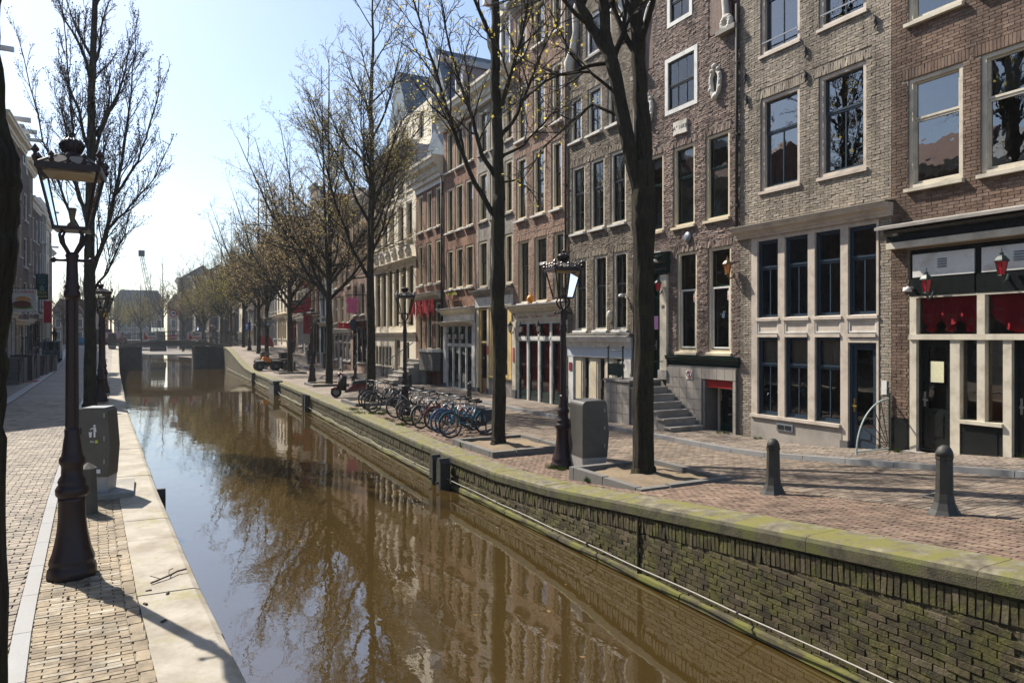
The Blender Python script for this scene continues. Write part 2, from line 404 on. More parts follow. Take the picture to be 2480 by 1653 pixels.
def pave(parent, name, fa, fb, zf, y0, y1, bl, bw, m, along='x', gap=.008, nparts=300, clipm=60, bond=True):
    recs = []
    def fr(x, y):
        s = (zf(y + .05) - zf(y - .05)) / .1; e = Vector((0, 1, s)).normalized()
        return (x, y, zf(y)), (1, 0, 0), e, Vector((1, 0, 0)).cross(e)
    if along == 'x':
        j = 0; y = y0
        while y < y1:
            a, b = fa(y), fb(y); o = ((bl / 2 if j % 2 else 0) + random.uniform(-.01, .01)) if bond else 0; x = a - o
            while x < b - .02:
                xa, xb = max(a, x), min(b, x + bl)
                if xb - xa > .03 and in_view(((xa + xb) / 2, y, zf(y)), clipm): recs.append(((xa + xb) / 2, y + random.uniform(-.003, .003), xb - xa - gap, bw - gap))
                x += bl
            y += bw; j += 1
    else:
        j = 0; a0, b0 = min(fa(y0), fa(y1)), max(fb(y0), fb(y1)); x = a0
        while x < b0:
            y = y0 - (bl / 2 if j % 2 else 0) + random.uniform(-.01, .01)
            while y < y1:
                if fa(y) + bw * .45 < x + bw / 2 < fb(y) - bw * .2 and in_view((x + bw / 2, y + bl / 2, zf(y)), clipm): recs.append((x + bw / 2, y + bl / 2, bw - gap, bl - gap))
                y += bl
            x += bw; j += 1
    pieces(parent, name, recs, m, fr, nparts)

QE = lambda y: wallR(y) + .52       # inner edge of the right coping
RE = lambda y: wallR(y) + 2.35      # quay strip / road
KX = lambda y: 12.25 + bend(y)
o = strip('quay_footway', QE, RE, zR, -6, 24, MORTAR, -.014); tag(o, kind='structure')
pave(o, 'brick', QE, RE, zR, 2.6, 18, .2, .066, QSTRIPB, 'y', .009)
o2 = strip('quay_footway', QE, RE, zR, 24, 200, PAVEFAR, -.002); tag(o2, kind='structure')
pave(o, 'brick', QE, RE, zR, 18.05, 23.9, .2, .066, QSTRIPB, 'y', .009, nparts=0)
o = strip('road', RE, lambda y: KX(y) - .17, zR, -6, 24, MORTAR, -.016); tag(o, kind='structure')
pave(o, 'brick', RE, lambda y: KX(y) - .17, zR, 2.6, 24, .205, .103, ROADB, 'x', .012)
tag(strip('road', RE, lambda y: KX(y) - .17, zR, 24, 200, ROADFAR, -.004), kind='structure')
zP = lambda y: zR(y) + .09
pv = strip('pavement', KX, lambda y: FX + .4 + bend(y) * (1 if y > 24 else 0), zP, -6, 24, SAND, -.014); tag(pv, kind='structure')
pave(pv, 'brick', KX, lambda y: FX + .02, zP, 4.5, 20, .2, .066, PAVEB, 'x', .009)
tag(strip('pavement', KX, lambda y: FX + .4 + bend(y) * (1 if y > 24 else 0), zP, 24, 200, PAVEFAR, -.003), kind='structure')
pave(pv, 'brick', KX, lambda y: FX + .02, zP, 20.03, 23.95, .2, .066, PAVEB, 'x', .009, nparts=0)
y = -2.0; i = 0
while y < 100:
    L = 1.0 if y < 50 else 4.0
    mb = MB(); q = .006; x0, x1 = KX(y) - .165, KX(y) + .0
    a, b = zP(y), zP(y + L)
    mb.hexa([(x0, y + q, a - .2), (x1, y + q, a - .2), (x1, y + L - q, b - .2), (x0, y + L - q, b - .2)], [(x0 + .02, y + q, a + .004), (x1 - .003, y + q, a + .006), (x1 - .003, y + L - q, b + .006), (x0 + .02, y + L - q, b + .004)])
    mb.build('kerb_stone', KERB, pv); y += L; i += 1

# left bank
LE = lambda y: wallL(y) - .5         # inner edge of the left coping
LG = lambda y: wallL(y) - 1.42       # gutter stones
LK = lambda y: bend(y) + lerp_tab(y, [(0, -4.0), (32, -4.7), (46, -5.3), (90, -7.3), (200, -11)])
LF = lambda y: bend(y) - 6.9 - .065 * max(0, y - 48)
o = strip('quay_footway', LG, LE, zL, -6, 40, SAND, -.014); tag(o, kind='structure')
pave(o, 'brick', lambda y: LG(y) + .13, lambda y: LE(y) - .11, zL, 3.2, 30, .2, .056, LPATHB, 'x', .007)
pave(o, 'edge_brick', lambda y: LE(y) - .105, LE, zL, 3.2, 30, .105, .2, LPATHB, 'x', .006, nparts=120, bond=False)
tag(strip('quay_footway', LG, LE, zL, 40, 200, LFAR, -.003), kind='structure')
lp = o
o = strip('road', LK, LG, zL, -6, 32, SAND, -.016); tag(o, kind='structure')
pave(o, 'brick', lambda y: LK(y) + .3, LG, zL, 3.2, 32, .2, .085, LROADB, 'x', .01)
tag(strip('road', LK, LG, zL, 32, 200, LFAR, -.004), kind='structure')
tag(strip('pavement', lambda y: LF(y) - 12, LK, lambda y: zL(y) + .05, -6, 200, LFAR, 0.0), kind='structure')
y = 2.0
while y < 100:
    L = .98 if y < 40 else 4
    mb = MB(); a, b = zL(y), zL(y + L); q = .004; x0, x1 = LG(y) + .0, LG(y) + .125; x2, x3 = LG(y + L), LG(y + L) + .125
    mb.hexa([(x0, y + q, a - .2), (x1, y + q, a - .2), (x3, y + L - q, b - .2), (x2, y + L - q, b - .2)], [(x0, y + q, a + .004), (x1, y + q, a + .004), (x3, y + L - q, b + .004), (x2, y + L - q, b + .004)])
    mb.build('gutter_stone', KERB, lp)
    x0, x1 = LK(y), LK(y) + .3; x2, x3 = LK(y + L), LK(y + L) + .3
    mb = MB(); mb.hexa([(x0, y + q, a - .2), (x1, y + q, a - .2), (x3, y + L - q, b - .2), (x2, y + L - q, b - .2)], [(x0, y + q, a + .06), (x1, y + q, a + .05), (x3, y + L - q, b + .05), (x2, y + L - q, b + .06)])
    mb.build('kerb_stone', KERB, lp); y += L

# ------------------------------------------------------------------ quay walls
def quay(label, wf, zf, sgn, cm, cf, mm, y0, y1, lens, over):
    q = empty('quay_wall', (0, 0, 0), 0, label, 'quay wall')
    mb = MB(); st = [y0 + (y1 - y0) * i / 80 for i in range(81)]
    for y in st: mb.v += [(wf(y) + sgn * .002, y, -2.1), (wf(y) + sgn * .002, y, zf(y) - .1)]
    mb.f = [(2 * i, 2 * i + 1, 2 * i + 3, 2 * i + 2) for i in range(80)]; mb.m = [0] * 80; mb.sm = [False] * 80
    mb.build('wall_face', mm, q)
    y = y0; rng = random.Random(3)
    while y < y1:
        L = lens * rng.uniform(.85, 1.2); L = L if y < 45 else 5; g = .0025
        mb = MB(); dz = rng.uniform(-.004, .004); r_ = rng.uniform(-.005, .005)
        prof = [(-over, -.17), (-over, -.06), (-over + .02, -.02), (-over + .07, 0.0), (.5, .004), (.5, -.17)]
        A = [(wf(y + g) + sgn * (p[0] + r_), y + g, zf(y + g) + p[1] + dz + .008) for p in prof]; B = [(wf(y + L - g) + sgn * (p[0] + r_), y + L - g, zf(y + L - g) + p[1] + dz + .008) for p in prof]
        n = len(prof); mb.add(A + B, [tuple(range(n)), tuple(range(2 * n - 1, n - 1, -1))] + [(i, n + i, n + (i + 1) % n, (i + 1) % n) for i in range(n)])
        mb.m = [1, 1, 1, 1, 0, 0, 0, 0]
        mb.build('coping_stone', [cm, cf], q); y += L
    return q
qr = quay('brick quay wall with mossy green coping along the right bank', wallR, zR, 1, COPE_R, COPE_RF, brickwall('quay wall far', (.12, .095, .055), (.08, .07, .035), (.04, .035, .025), .21, .066, .85, 'yz', .7, stain=(.07, .075, .02)), -6, 84, 1.9, .045)
ql = quay('pale stone topped quay wall beside the left footway', wallL, zL, -1, COPE_L, COPE_L, QUAYM, -6, 84, 1.02, .05)
recs = []; z = WATER - .1; j = 0
while z < .75:
    y = 1.5 - (.11 if j % 2 else 0)
    while y < 34:
        L = .215 * random.uniform(.94, 1.04)
        if z + .035 < zR(y) - .42 and in_view((wallR(y), y, z), 40): recs.append((y + L / 2, z, L - .009, .058))
        y += L
    z += .066; j += 1
y = 1.5
while y < 34:      # soldier course under the coping
    if in_view((wallR(y), y, 0), 60): recs.append((y, zR(y) - .3, .052, .205))
    y += .066
slope = lambda y: ((wallR(y + .2) - wallR(y - .2)) / .4)
def qframe(y, z):
    e = Vector((-slope(y), -1, 0)).normalized(); return (wallR(y) - .012, y, z), e, (0, 0, 1), Vector(e).cross(Vector((0, 0, 1)))
pieces(qr, 'brick', recs, QUAYB, qframe, 300, .006, .03)
# timber waling, mooring cable and its eye bolts along the right wall
mb = MB(); st = [1 + i * 3 for i in range(27)]
for a, b in zip(st, st[1:]):
    mb.hexa([(wallR(a) - .09, a, WATER + .02), (wallR(a) + .03, a, WATER + .02), (wallR(b) + .03, b - .02, WATER + .02), (wallR(b) - .09, b - .02, WATER + .02)], [(wallR(a) - .07, a, WATER + .09), (wallR(a) + .03, a, WATER + .11), (wallR(b) + .03, b - .02, WATER + .11), (wallR(b) - .07, b - .02, WATER + .09)])
mb.build('waling', M('wet timber', (.05, .042, .022), .85, .4, 5, .4, 30, moss=(.1, .1, .02), mossf=.6), qr)
ROPE = M('weathered cable', (.23, .21, .18), .6, .15, 20)
IRON = M('black iron', (.012, .013, .014), .45, .3, 20, .1, 80)
def cable(y0, y1, z0, z1, label, sag=.04, wob=0):
    pts = [(wallR(y) - .16 + .01 * math.sin(y * 3), y, z0 + (z1 - z0) * t - sag * math.sin(math.pi * t) + wob * math.sin(y * 2.1) * math.sin(math.pi * t)) for t, y in ((i / 40, y0 + (y1 - y0) * i / 40) for i in range(41))]
    c = empty('mooring_cable', (wallR(y0), y0, z0), 0, label, 'cable')
    mb = MB(); mb.tube([(p[0] - wallR(y0), p[1] - y0, p[2] - z0) for p in pts], .010, 6); mb.build('cable', ROPE, c)
    yy = y0 + 1.6
    while yy < y1 - .5:
        t = (yy - y0) / (y1 - y0); zz = z0 + (z1 - z0) * t - sag * math.sin(math.pi * t) + wob * math.sin(yy * 2.1) * math.sin(math.pi * t)
        mb = MB(); mb.tube([(wallR(yy) - wallR(y0) + .02, yy - y0, zz - z0 - .06), (wallR(yy) - wallR(y0) - .165, yy - y0, zz - z0)], .012, 6); mb.ball((wallR(yy) - wallR(y0) - .16, yy - y0, zz - z0), .026, 8, 5); mb.build('eye_bolt', IRON, c)
        yy += 3.1
cable(1.2, 14.8, -.44, -.5, 'pale mooring cable strung along the near right wall, up to the twin timber posts', .03)
cable(15.3, 33, -.5, -.52, 'pale mooring cable along the wall below the parked bicycles', .05, .03)
cable(33.4, 47, -.5, -.5, 'sagging mooring cable along the wall either side of the dark stone pier', .08, .05)
cable(47.6, 80, -.5, -.45, 'looped mooring cable on the farthest stretch of wall before the bridge', .08, .06)
POSTW = M('dark wet timber post', (.035, .033, .028), .5, .4, 8, .5, 30, moss=(.07, .075, .02), mossf=.25)
def mooring_post(x, y, top, wd, label, group=None):
    o = empty('mooring_post', (x, y, -1.6), 0, label, 'mooring post', group)
    h = top + 1.6
    mb = MB(); mb.prism([(-wd / 2, 0), (wd / 2, 0), (wd / 2, h - .1), (wd * .22, h), (-wd * .22, h), (-wd / 2, h - .1)], 'x', -wd * .5, wd * .5); mb.build('post', POSTW, o)
    mb = MB(); mb.lathe([(.03, -.0), (.03, .06)], 8); b = mb.build('bolt', IRON, o, (wd * -.5 - .0, 0, h - .55)); b.rotation_euler = (0, R(-90), 0)
    return o
mooring_post(wallR(15.25) - .17, 15.35, -.06, .21, 'left one of twin dark mooring posts standing against the right quay wall')
mooring_post(wallR(14.8) - .2, 14.75, -.05, .24, 'right one of twin dark mooring posts standing against the right quay wall')
mooring_post(wallR(33.2) - .17, 33.5, .02, .22, 'farther post of the pair on the wall under the scooter')
mooring_post(wallR(33.2) - .18, 32.9, .02, .24, 'nearer post of the pair on the wall under the scooter')
mooring_post(wallR(55) - .17, 55, .04, .24, 'small dark mooring post on the wall beside the quad bike')
mooring_post(wallL(13.6) + .14, 13.6, .06, .2, 'dark mooring post rising beside the pale left coping')
mb = MB(); mb.box(-.35, -.9, 0, .1, .9, 2.15); mb.box(-.4, -.95, 2.15, .15, .95, 2.3)
pz = mb.build('wall_pier', M('dark wet stone', (.05, .05, .045), .7, .35, 4, .4, 40, moss=(.07, .07, .02), mossf=.3), None, (wallR(44), 44, -2.2)); tag(pz, 'square dark stone pier jutting from the right quay wall', 'pier')
mb = MB(); mb.tube([(-.03, 0, 0), (-.03, 0, -.78)], .018, 6); mb.lathe([(.02, -1.02), (.05, -.98), (.02, -.76)], 6, (-.03, 0))
tag(mb.build('wall_chain', IRON, None, (wallR(7.9), 7.9, zR(7.9) - .2)), 'thin dark iron rod hanging down the mossy near wall', 'rod')

# ------------------------------------------------------------------ houses
CREAM = M('cream paint', (.6, .52, .37), .5, .08, 4, .05, 40, stain=(.5, .43, .32), stainf=.1)
CREAM2 = M('pale cream paint', (.55, .5, .4), .5, .1, 4, .05, 40, stain=(.36, .32, .25), stainf=.16, stainscale=3)
WHITE = M('white paint', (.62, .61, .575), .5, .09, 4, .05, 40, stain=(.42, .4, .36), stainf=.16, stainscale=3)
WARMW = M('warm white frame', (.5, .435, .365), .55, .1, 4, stain=(.34, .29, .24), stainf=.16, stainscale=3)
DGREEN = M('dark green gloss', (.012, .026, .022), .18, .2, 4)
BLACKP = M('black gloss paint', (.012, .014, .014), .22, .25, 5)
NAVY = M('navy blue paint', (.026, .042, .062), .35, .15, 5)
DSASH = M('dark sash', (.02, .026, .028), .4, .2, 5)
GREYP = M('grey plaster', (.3, .27, .235), .85, .15, 2, .25, 30, stain=(.18, .16, .14), stainf=.25)
STONE = M('grey stone', (.27, .25, .225), .8, .2, 4, .3, 50, stain=(.14, .13, .115), stainf=.3)
DSTONE = M('dark stone', (.11, .105, .1), .75, .25, 5, .25, 50)
TILEG = M('grey wall tile', (.3, .27, .235), .55, .16, 3, .06, 30)
YELLOW = M('ochre paint', (.62, .45, .2), .5, .08, 4)
REDP = M('red paint', (.32, .02, .02), .45, .1, 5)
REDC = M('red curtain', (.36, .016, .026), .85, .25, 6)
REDV = M('dark red velvet', (.38, .012, .03), .9, .3, 6)
BEIGEC = M('beige curtain', (.62, .55, .43), .9, .12, 5)
WHITEC = M('white net curtain', (.6, .6, .58), .9, .1, 5)
ROOM = M('dim interior', (.2, .175, .15), .95, .5, .8)
SLATE = M('blue grey slate', (.1, .135, .17), .55, .2, 3, .25, 30)
ZINC = M('zinc', (.2, .22, .25), .4, .15, 3, metal=.3)
PIPEM = M('dull black pipe', (.02, .02, .021), .75, .3, 6)
REDTILE = M('red roof tile', (.15, .055, .04), .8, .3, 6, .3, 20)
TAR = M('tarred flank', (.1, .1, .115), .85, .2, 2, .2, 20)
GLASS = glass('window glass', (.88, .9, .9), 1.85); GLASSD = glass('old window glass', (.8, .84, .85), 2.7, .06)
GLASSC = glass('clear shop glass', (.92, .92, .92), 1.5, .02); GOLD = M('gilt', (.5, .33, .08), .4, .1, 5, metal=.6)
STEEL = M('brushed steel', (.5, .5, .5), .3, .1, 20, metal=.9)

class House:
    def __init__(s, y0, W, label, side='R', x=None, name='canal_house', cat='house', group=None, base=0.0):
        s.side = side; s.W = W; s.y0 = y0; s.X = (FX if side == 'R' else -6.9) if x is None else x; s.op = []
        s.root = empty(name, (s.X, y0, base), R(-90) if side == 'R' else R(90), label, cat, group); s.base = base
        s.wallpart = None
    def tow(s, p):
        return (s.X + p[1], s.y0 - p[0], s.base + p[2]) if s.side == 'R' else (s.X - p[1], s.y0 + p[0], s.base + p[2])
    def u(s, px): return s.y0 - FU(px)
    def bx(s, name, m, x0, x1, y0, y1, z0, z1, parent=None):
        mb = MB(); mb.box(x0, y0, z0, x1, y1, z1); return mb.build(name, m, parent or s.root)
    def wall(s, zb, zt, m, depth=9, x0=0, x1=None, name='wall', rev=.2, flank=None, shell=True, op=None, y0=0.):
        x1 = s.W if x1 is None else x1; op = s.op if op is None else op
        O = [(max(a, x0), min(b, x1), max(c, zb), min(d, zt)) for a, b, c, d in op if a < x1 and b > x0 and c < zt and d > zb]
        xs = sorted(set([x0, x1] + [q for o in O for q in o[:2]])); zs = sorted(set([zb, zt] + [q for o in O for q in o[2:]]))
        mb = MB()
        for zi, zj in zip(zs, zs[1:]):
            run = None; cz = (zi + zj) / 2
            for xi, xj in zip(xs, xs[1:]):
                cx = (xi + xj) / 2; hole = any(a < cx < b and c < cz < d for a, b, c, d in O)
                if hole:
                    if run is not None: mb.quad((run, y0, zi), (xi, y0, zi), (xi, y0, zj), (run, y0, zj)); run = None
                elif run is None: run = xi
            if run is not None: mb.quad((run, y0, zi), (x1, y0, zi), (x1, y0, zj), (run, y0, zj))
        for a, b, c, d in O:
            r_ = y0 + rev
            mb.quad((a, y0, c), (a, y0, d), (a, r_, d), (a, r_, c)); mb.quad((b, y0, c), (b, r_, c), (b, r_, d), (b, y0, d))
            mb.quad((a, y0, d), (b, y0, d), (b, r_, d), (a, r_, d)); mb.quad((a, y0, c), (a, r_, c), (b, r_, c), (b, y0, c))
        w_ = mb.build(name, m, s.root)
        if s.wallpart is None: s.wallpart = w_
        if shell:
            mb = MB(); e = .004
            mb.quad((x0 + e, y0, zb), (x0 + e, y0, zt), (x0 + e, depth, zt), (x0 + e, depth, zb)); mb.quad((x1 - e, y0, zb), (x1 - e, depth, zb), (x1 - e, depth, zt), (x1 - e, y0, zt))
            mb.quad((x0, depth, zb), (x0, depth, zt), (x1, depth, zt), (x1, depth, zb)); mb.quad((x0, y0, zt), (x1, y0, zt), (x1, depth, zt), (x0, depth, zt))
            mb.build('flank_wall', flank or TAR, s.root)
            mb = MB(); mb.quad((x0 + .03, y0 + 1.3, zb), (x1 - .03, y0 + 1.3, zb), (x1 - .03, y0 + 1.3, zt - .05), (x0 + .03, y0 + 1.3, zt - .05)); mb.build('interior', ROOM, s.root)
        return w_
    def bricks(s, rects, m, bl=.215, bh=.066, arches=True, nparts=300, jit=.006, tilt=.02, gap=.011, extra=()):
        O = list(s.op) + list(extra); A = []
        if arches:
            for q in s.arch: A.append(q)
        recs = []; rng = random.Random(int(s.y0 * 10))
        for x0, x1, z0, z1 in rects:
            z = z0; j = 0
            while z < z1 - bh * .5:
                cz = z + bh / 2; cuts = sorted((a, b) for a, b, c, d in O + A if c - bh * .4 < cz < d + bh * .4)
                iv = []; p = x0
                for a, b in cuts:
                    if a > p: iv.append((p, min(a, x1)))
                    p = max(p, b)
                if p < x1: iv.append((p, x1))
                for a, b in iv:
                    if b - a < .03: continue
                    x = math.floor(a / bl) * bl + (bl / 2 if j % 2 else 0) - bl
                    x += rng.uniform(-.012, .012)
                    while x < b:
                        xa, xb = max(a, x), min(b, x + bl)
                        if xb - xa > .035: recs.append(((xa + xb) / 2, cz, xb - xa - gap, bh - gap))
                        x += bl
                z += bh; j += 1
        for a, b, c, d in (A if arches else []):
            n_ = max(1, int((b - a) / bh)); w_ = (b - a) / n_
            for i in range(n_): recs.append((a + (i + .5) * w_, (c + d) / 2, w_ - gap, d - c - gap))
        pieces(s.wallpart, 'brick', recs, m, lambda u, v: ((u, -.012, v), (1, 0, 0), (0, 0, 1), (0, -1, 0)), nparts, jit, tilt, s.tow)
    arch = ()
    def window(s, x0, x1, z0, z1, fr=CREAM, sa=DSASH, wf=.07, split=.45, vm=1, vu=1, hm=0, cur=None, curf=1.0, sill=WHITE, d=.15, y=.03, simple=False, gl=None, sillp=.07, transom_m=None, hole=True, name='window', cm=None):
        if hole: s.op.append((x0, x1, z0, z1))
        e = .002
        mb = MB(); mb.frame(x0 + e, x1 - e, z0 + e, z1 - e, wf, y, y + d)
        wi = mb.build(name, fr, s.root)
        a, b, c, t = x0 + wf, x1 - wf, z0 + wf, z1 - wf
        gy = y + d - .05
        zs = c + (t - c) * (1 - split) if split else None
        sw = .045; mb = MB()
        if split:
            mb.frame(a + e, b - e, c + e, zs - .015, sw, gy - .03, gy + .03, sw * 1.4); mb.frame(a + e, b - e, zs - .012, t - e, sw, gy - .045, gy + .015)
            regs = [(c, zs - .015, vm, hm), (zs - .012, t, vu, 0)]
        else:
            mb.frame(a + e, b - e, c + e, t - e, sw, gy - .03, gy + .03); regs = [(c, t, vm, hm)]
        for (q0, q1, v, h_) in regs:
            for i in range(1, v):
                xx = a + (b - a) * i / v; mb.box(xx - .014, gy - .02, q0 + sw, xx + .014, gy + .02, q1 - sw)
            for i in range(1, h_ + 1):
                zz = q0 + (q1 - q0) * i / (h_ + 1); mb.box(a + sw, gy - .018, zz - .013, b - sw, gy + .018, zz + .013)
        mb.build('sash', sa, wi)
        if transom_m and split: s.bx('transom', transom_m, a + e * 2, b - e * 2, gy - .075, gy - .05, zs - .06, zs + .05, wi)
        for (q0, q1, v, h_) in regs:
            mb = MB(); yy = gy - (.015 if q0 > c + .01 else 0); mb.quad((a, yy, q0), (b, yy, q0), (b, yy, q1), (a, yy, q1)); mb.build('pane', gl or GLASS, wi)
        if sill:
            mb = MB(); mb.prism([(-sillp, z0 - .0), (y + .02, z0 + .03), (y + .02, z0 - .07), (-sillp, z0 - .07)], 'x', x0 - .04, x1 + .04); mb.build('sill', sill, wi)
        if cur: s.curtain(a, b, t - (t - c) * curf, t, gy + .1, cur, wi, cm)
        return wi
    def curtain(s, a, b, z0, z1, y, m, parent=None, style=None):
        mb = MB(); mb.smooth = True; n = max(8, int((b - a) / .045)); rows = 5
        if style == 'swag':
            n = 30
            for k in range(rows + 1):
                for i in range(n + 1):
                    t = i / n; ph = (t * 3) % 1; dip = 1 - .55 * (2 * ph - 1) ** 2 if ph else .45
                    zz = z1 - (z1 - z0) * dip * k / rows; mb.v.append((a + (b - a) * t, y + .05 * math.sin(t * 75 + k * .6) * (.3 + k / rows), zz))
        else:
            ph = random.uniform(0, 6); split = style == 'open'
            for k in range(rows + 1):
                for i in range(n + 1):
                    t = i / n; mb.v.append((a + (b - a) * t, y + .025 * math.sin(i * 1.15 + ph + .4 * math.sin(k)), z1 + (z0 - z1) * k / rows))
        for k in range(rows):
            for i in range(n):
                if style == 'open' and .28 < i / n < .72: continue
                q = k * (n + 1) + i; mb.f.append((q, q + 1, q + n + 2, q + n + 1)); mb.m.append(0); mb.sm.append(True)
        return mb.build('curtain', m, parent or s.root)
    def cornice(s, x0, x1, z0, z1, proj, m, name='cornice', steps=None, top=None):
        h = z1 - z0
        prof = steps or [(.02, 0), (-.3, 0), (-.3, .18), (-.45, .25), (-.5, .5), (-.85, .62), (-.9, .8), (-1, .86), (-1, 1), (.02, 1)]
        pts = [(p[0] * proj if p[0] < 0 else .02, z0 + p[1] * h) for p in prof]
        mb = MB(); mb.prism(pts, 'x', x0, x1); o = mb.build(name, m, s.root)
        if top:
            mb = MB(); mb.prism([(-proj - .02, z1 + .002), (.02, z1 + .05), (.02, z1 + .08), (-proj - .02, z1 + .03)], 'x', x0 - .02, x1 + .02); mb.build('lead_flashing', top, o)
        return o
    def door(s, x0, x1, z0, z1, fr, leaf, glassf=.65, wf=.08, y=.06, d=.12, hole=True, top=None, cur=None, handle=STEEL, fanlight=0):
        if hole: s.op.append((x0, x1, z0, z1))
        mb = MB(); e = .002; mb.frame(x0 + e, x1 - e, z0 + e, z1 - e, wf, y, y + d, .03); o = mb.build('door', fr, s.root)
        a, b, t = x0 + wf, x1 - wf, z1 - wf
        if fanlight:
            tz = t - fanlight; s.bx('transom', fr, a + e, b - e, y - .01, y + d, tz - .05, tz + .03, o)
            mb = MB(); mb.quad((a, y + d - .04, tz + .03), (b, y + d - .04, tz + .03), (b, y + d - .04, t), (a, y + d - .04, t)); mb.build('pane', GLASS, o); t = tz - .05
        c = z0 + .035; st = .09; gz = t - (t - c) * glassf; yy = y + d - .07
        mb = MB(); mb.frame(a + e, b - e, c, t - e, st, yy, yy + .05, .2)
        if glassf < .95:
            mb.box(a + st, yy + .01, c + .2, b - st, yy + .04, gz)
            mb.box(a + st + .06, yy - .004, c + .26, b - st - .06, yy + .012, gz - .1)
        mb.build('door_leaf', leaf, o)
        mb = MB(); mb.quad((a + st, yy + .02, max(gz, c + .2)), (b - st, yy + .02, max(gz, c + .2)), (b - st, yy + .02, t - st), (a + st, yy + .02, t - st)); mb.build('pane', GLASSC if cur else GLASS, o)
        mb = MB(); mb.box(a + .02, yy - .012, c + .85, a + .06, yy, c + 1.15); mb.box(a + .03, yy - .05, c + 1.0, a + .05, yy - .012, c + 1.02); mb.box(a + .03, yy - .065, c + .97, a + .13, yy - .05, c + 1.0); mb.build('handle', handle, o)
        if cur: s.curtain(a + st, b - st, c + .2, t - st, yy + .12, cur, o)
        return o
    def steps(s, x0, x1, z0, z1, n, run, m, y0=0.0):
        for i in range(n):
            h = (z1 - z0) / n; yy = y0 - run * (n - i)
            mb = MB(); mb.box(x0, yy, z0 - .3, x1, y0 if i == n - 1 else yy + run + .02, z0 + h * (i + 1) - .05); mb.box(x0 - .02, yy - .025, z0 + h * (i + 1) - .05, x1 + .02, yy + run + .01, z0 + h * (i + 1)); mb.build('step', m, s.root)
    def pipe(s, x, z0, z1, m, r=.045, y=-.07):
        m = PIPEM
        mb = MB(); mb.smooth = True; mb.tube([(x, y, z0), (x, y, z1)], r, 8); o = mb.build('drainpipe', m, s.root)
        z = z0 + .6
        mb = MB()
        while z < z1: mb.box(x - r - .02, y - r - .01, z, x + r + .02, 0, z + .04); z += 1.9
        mb.build('bracket', m, o); return o
    def anchor(s, x, z, m=IRON):
        mb = MB(); mb.tube([(x - .03, -.05, z + .15), (x + .02, -.05, z + .08), (x, -.05, z), (x + .03, -.05, z - .08), (x - .02, -.05, z - .15)], [.02, .03, .035, .03, .02], 6); mb.box(x - .02, -.05, z - .03, x + .02, .0, z + .03); mb.build('wall_anchor', m, s.root)
    def gable_roof(s, z0, z1, m, y0=.3, depth=9, x0=0, x1=None, name='roof', hip=0):
        x1 = s.W if x1 is None else x1; xm = (x0 + x1) / 2
        mb = MB(); mb.add([(x0, y0, z0), (x1, y0, z0), (xm, y0 + hip, z1), (x0, depth, z0), (x1, depth, z0), (xm, depth, z1)], [(0, 1, 2), (3, 5, 4), (0, 2, 5, 3), (1, 4, 5, 2)])
        return mb.build(name, m, s.root)
    def sloped_roof(s, z0, z1, m, x0=0, x1=None, y0=.1, y1=4):
        x1 = s.W if x1 is None else x1
        mb = MB(); mb.add([(x0, y0, z0), (x1, y0, z0), (x1, y1, z1), (x0, y1, z1), (x0, 9, z0), (x1, 9, z0)], [(0, 1, 2, 3), (3, 2, 5, 4), (0, 3, 4), (1, 5, 2)])
        return mb.build('roof', m, s.root)
    def dormer(s, xc, w_, z0, z1, y, fr=WHITE, side=ZINC, beam=True, point=True, roofm=SLATE):
        mb = MB(); mb.frame(xc - w_ / 2, xc + w_ / 2, z0, z1, .12, y, y + .15); d = mb.build('dormer', fr, s.root)
        mb = MB(); mb.quad((xc - w_ / 2, y + .1, z0), (xc + w_ / 2, y + .1, z0), (xc + w_ / 2, y + .1, z1), (xc - w_ / 2, y + .1, z1)); mb.build('pane', GLASS, d)
        mb = MB()
        mb.box(xc - w_ / 2, y + .16, z0, xc + w_ / 2, y + 3.2, z1 - .002)
        mb.build('cheek', side, d)
        mb = MB(); p = .12
        if point:
            mb.prism([(xc - w_ / 2 - p, z1), (xc + w_ / 2 + p, z1), (xc, z1 + w_ * .6)], 'y', y - .12, y + 3.3)
        else: mb.box(xc - w_ / 2 - p, y - .15, z1, xc + w_ / 2 + p, y + 3.3, z1 + .22)
        mb.build('dormer_roof', roofm if point else fr, d)
        if beam:
            mb = MB(); mb.box(xc - .12, y - 1.1, z1 + .24, xc + .12, y - .1, z1 + .5); mb.build('hoist_beam', fr, d)
        return d

# ---- house 1 (brown brick, black shopfront)
B1 = brickpiece('brown brick', [(.12, .075, .052), (.17, .11, .078), (.2, .135, .1), (.145, .095, .07), (.23, .165, .125)], .85, .5)
B2 = brickpiece('grey tan brick', [(.25, .215, .165), (.32, .275, .215), (.36, .31, .25), (.28, .235, .185), (.3, .265, .22)], .9, .8, 50)
B3 = brickpiece('rough brown pink brick', [(.19, .138, .115), (.245, .182, .152), (.275, .21, .178), (.2, .142, .115), (.31, .245, .212)], .88, .9, 45)
B4 = brickpiece('dark grey brown brick', [(.15, .12, .09), (.21, .175, .13), (.25, .21, .16), (.18, .145, .11), (.29, .25, .2)], .9, .7, 50)
B5 = brickpiece('pink brown brick', [(.26, .165, .12), (.31, .205, .15), (.35, .245, .185), (.28, .178, .13)], .88, .6, 50)
MO1 = M('pale mortar', (.2, .16, .12), .95, .2, 9); MO2 = M('grey mortar', (.19, .165, .135), .95, .2, 9)

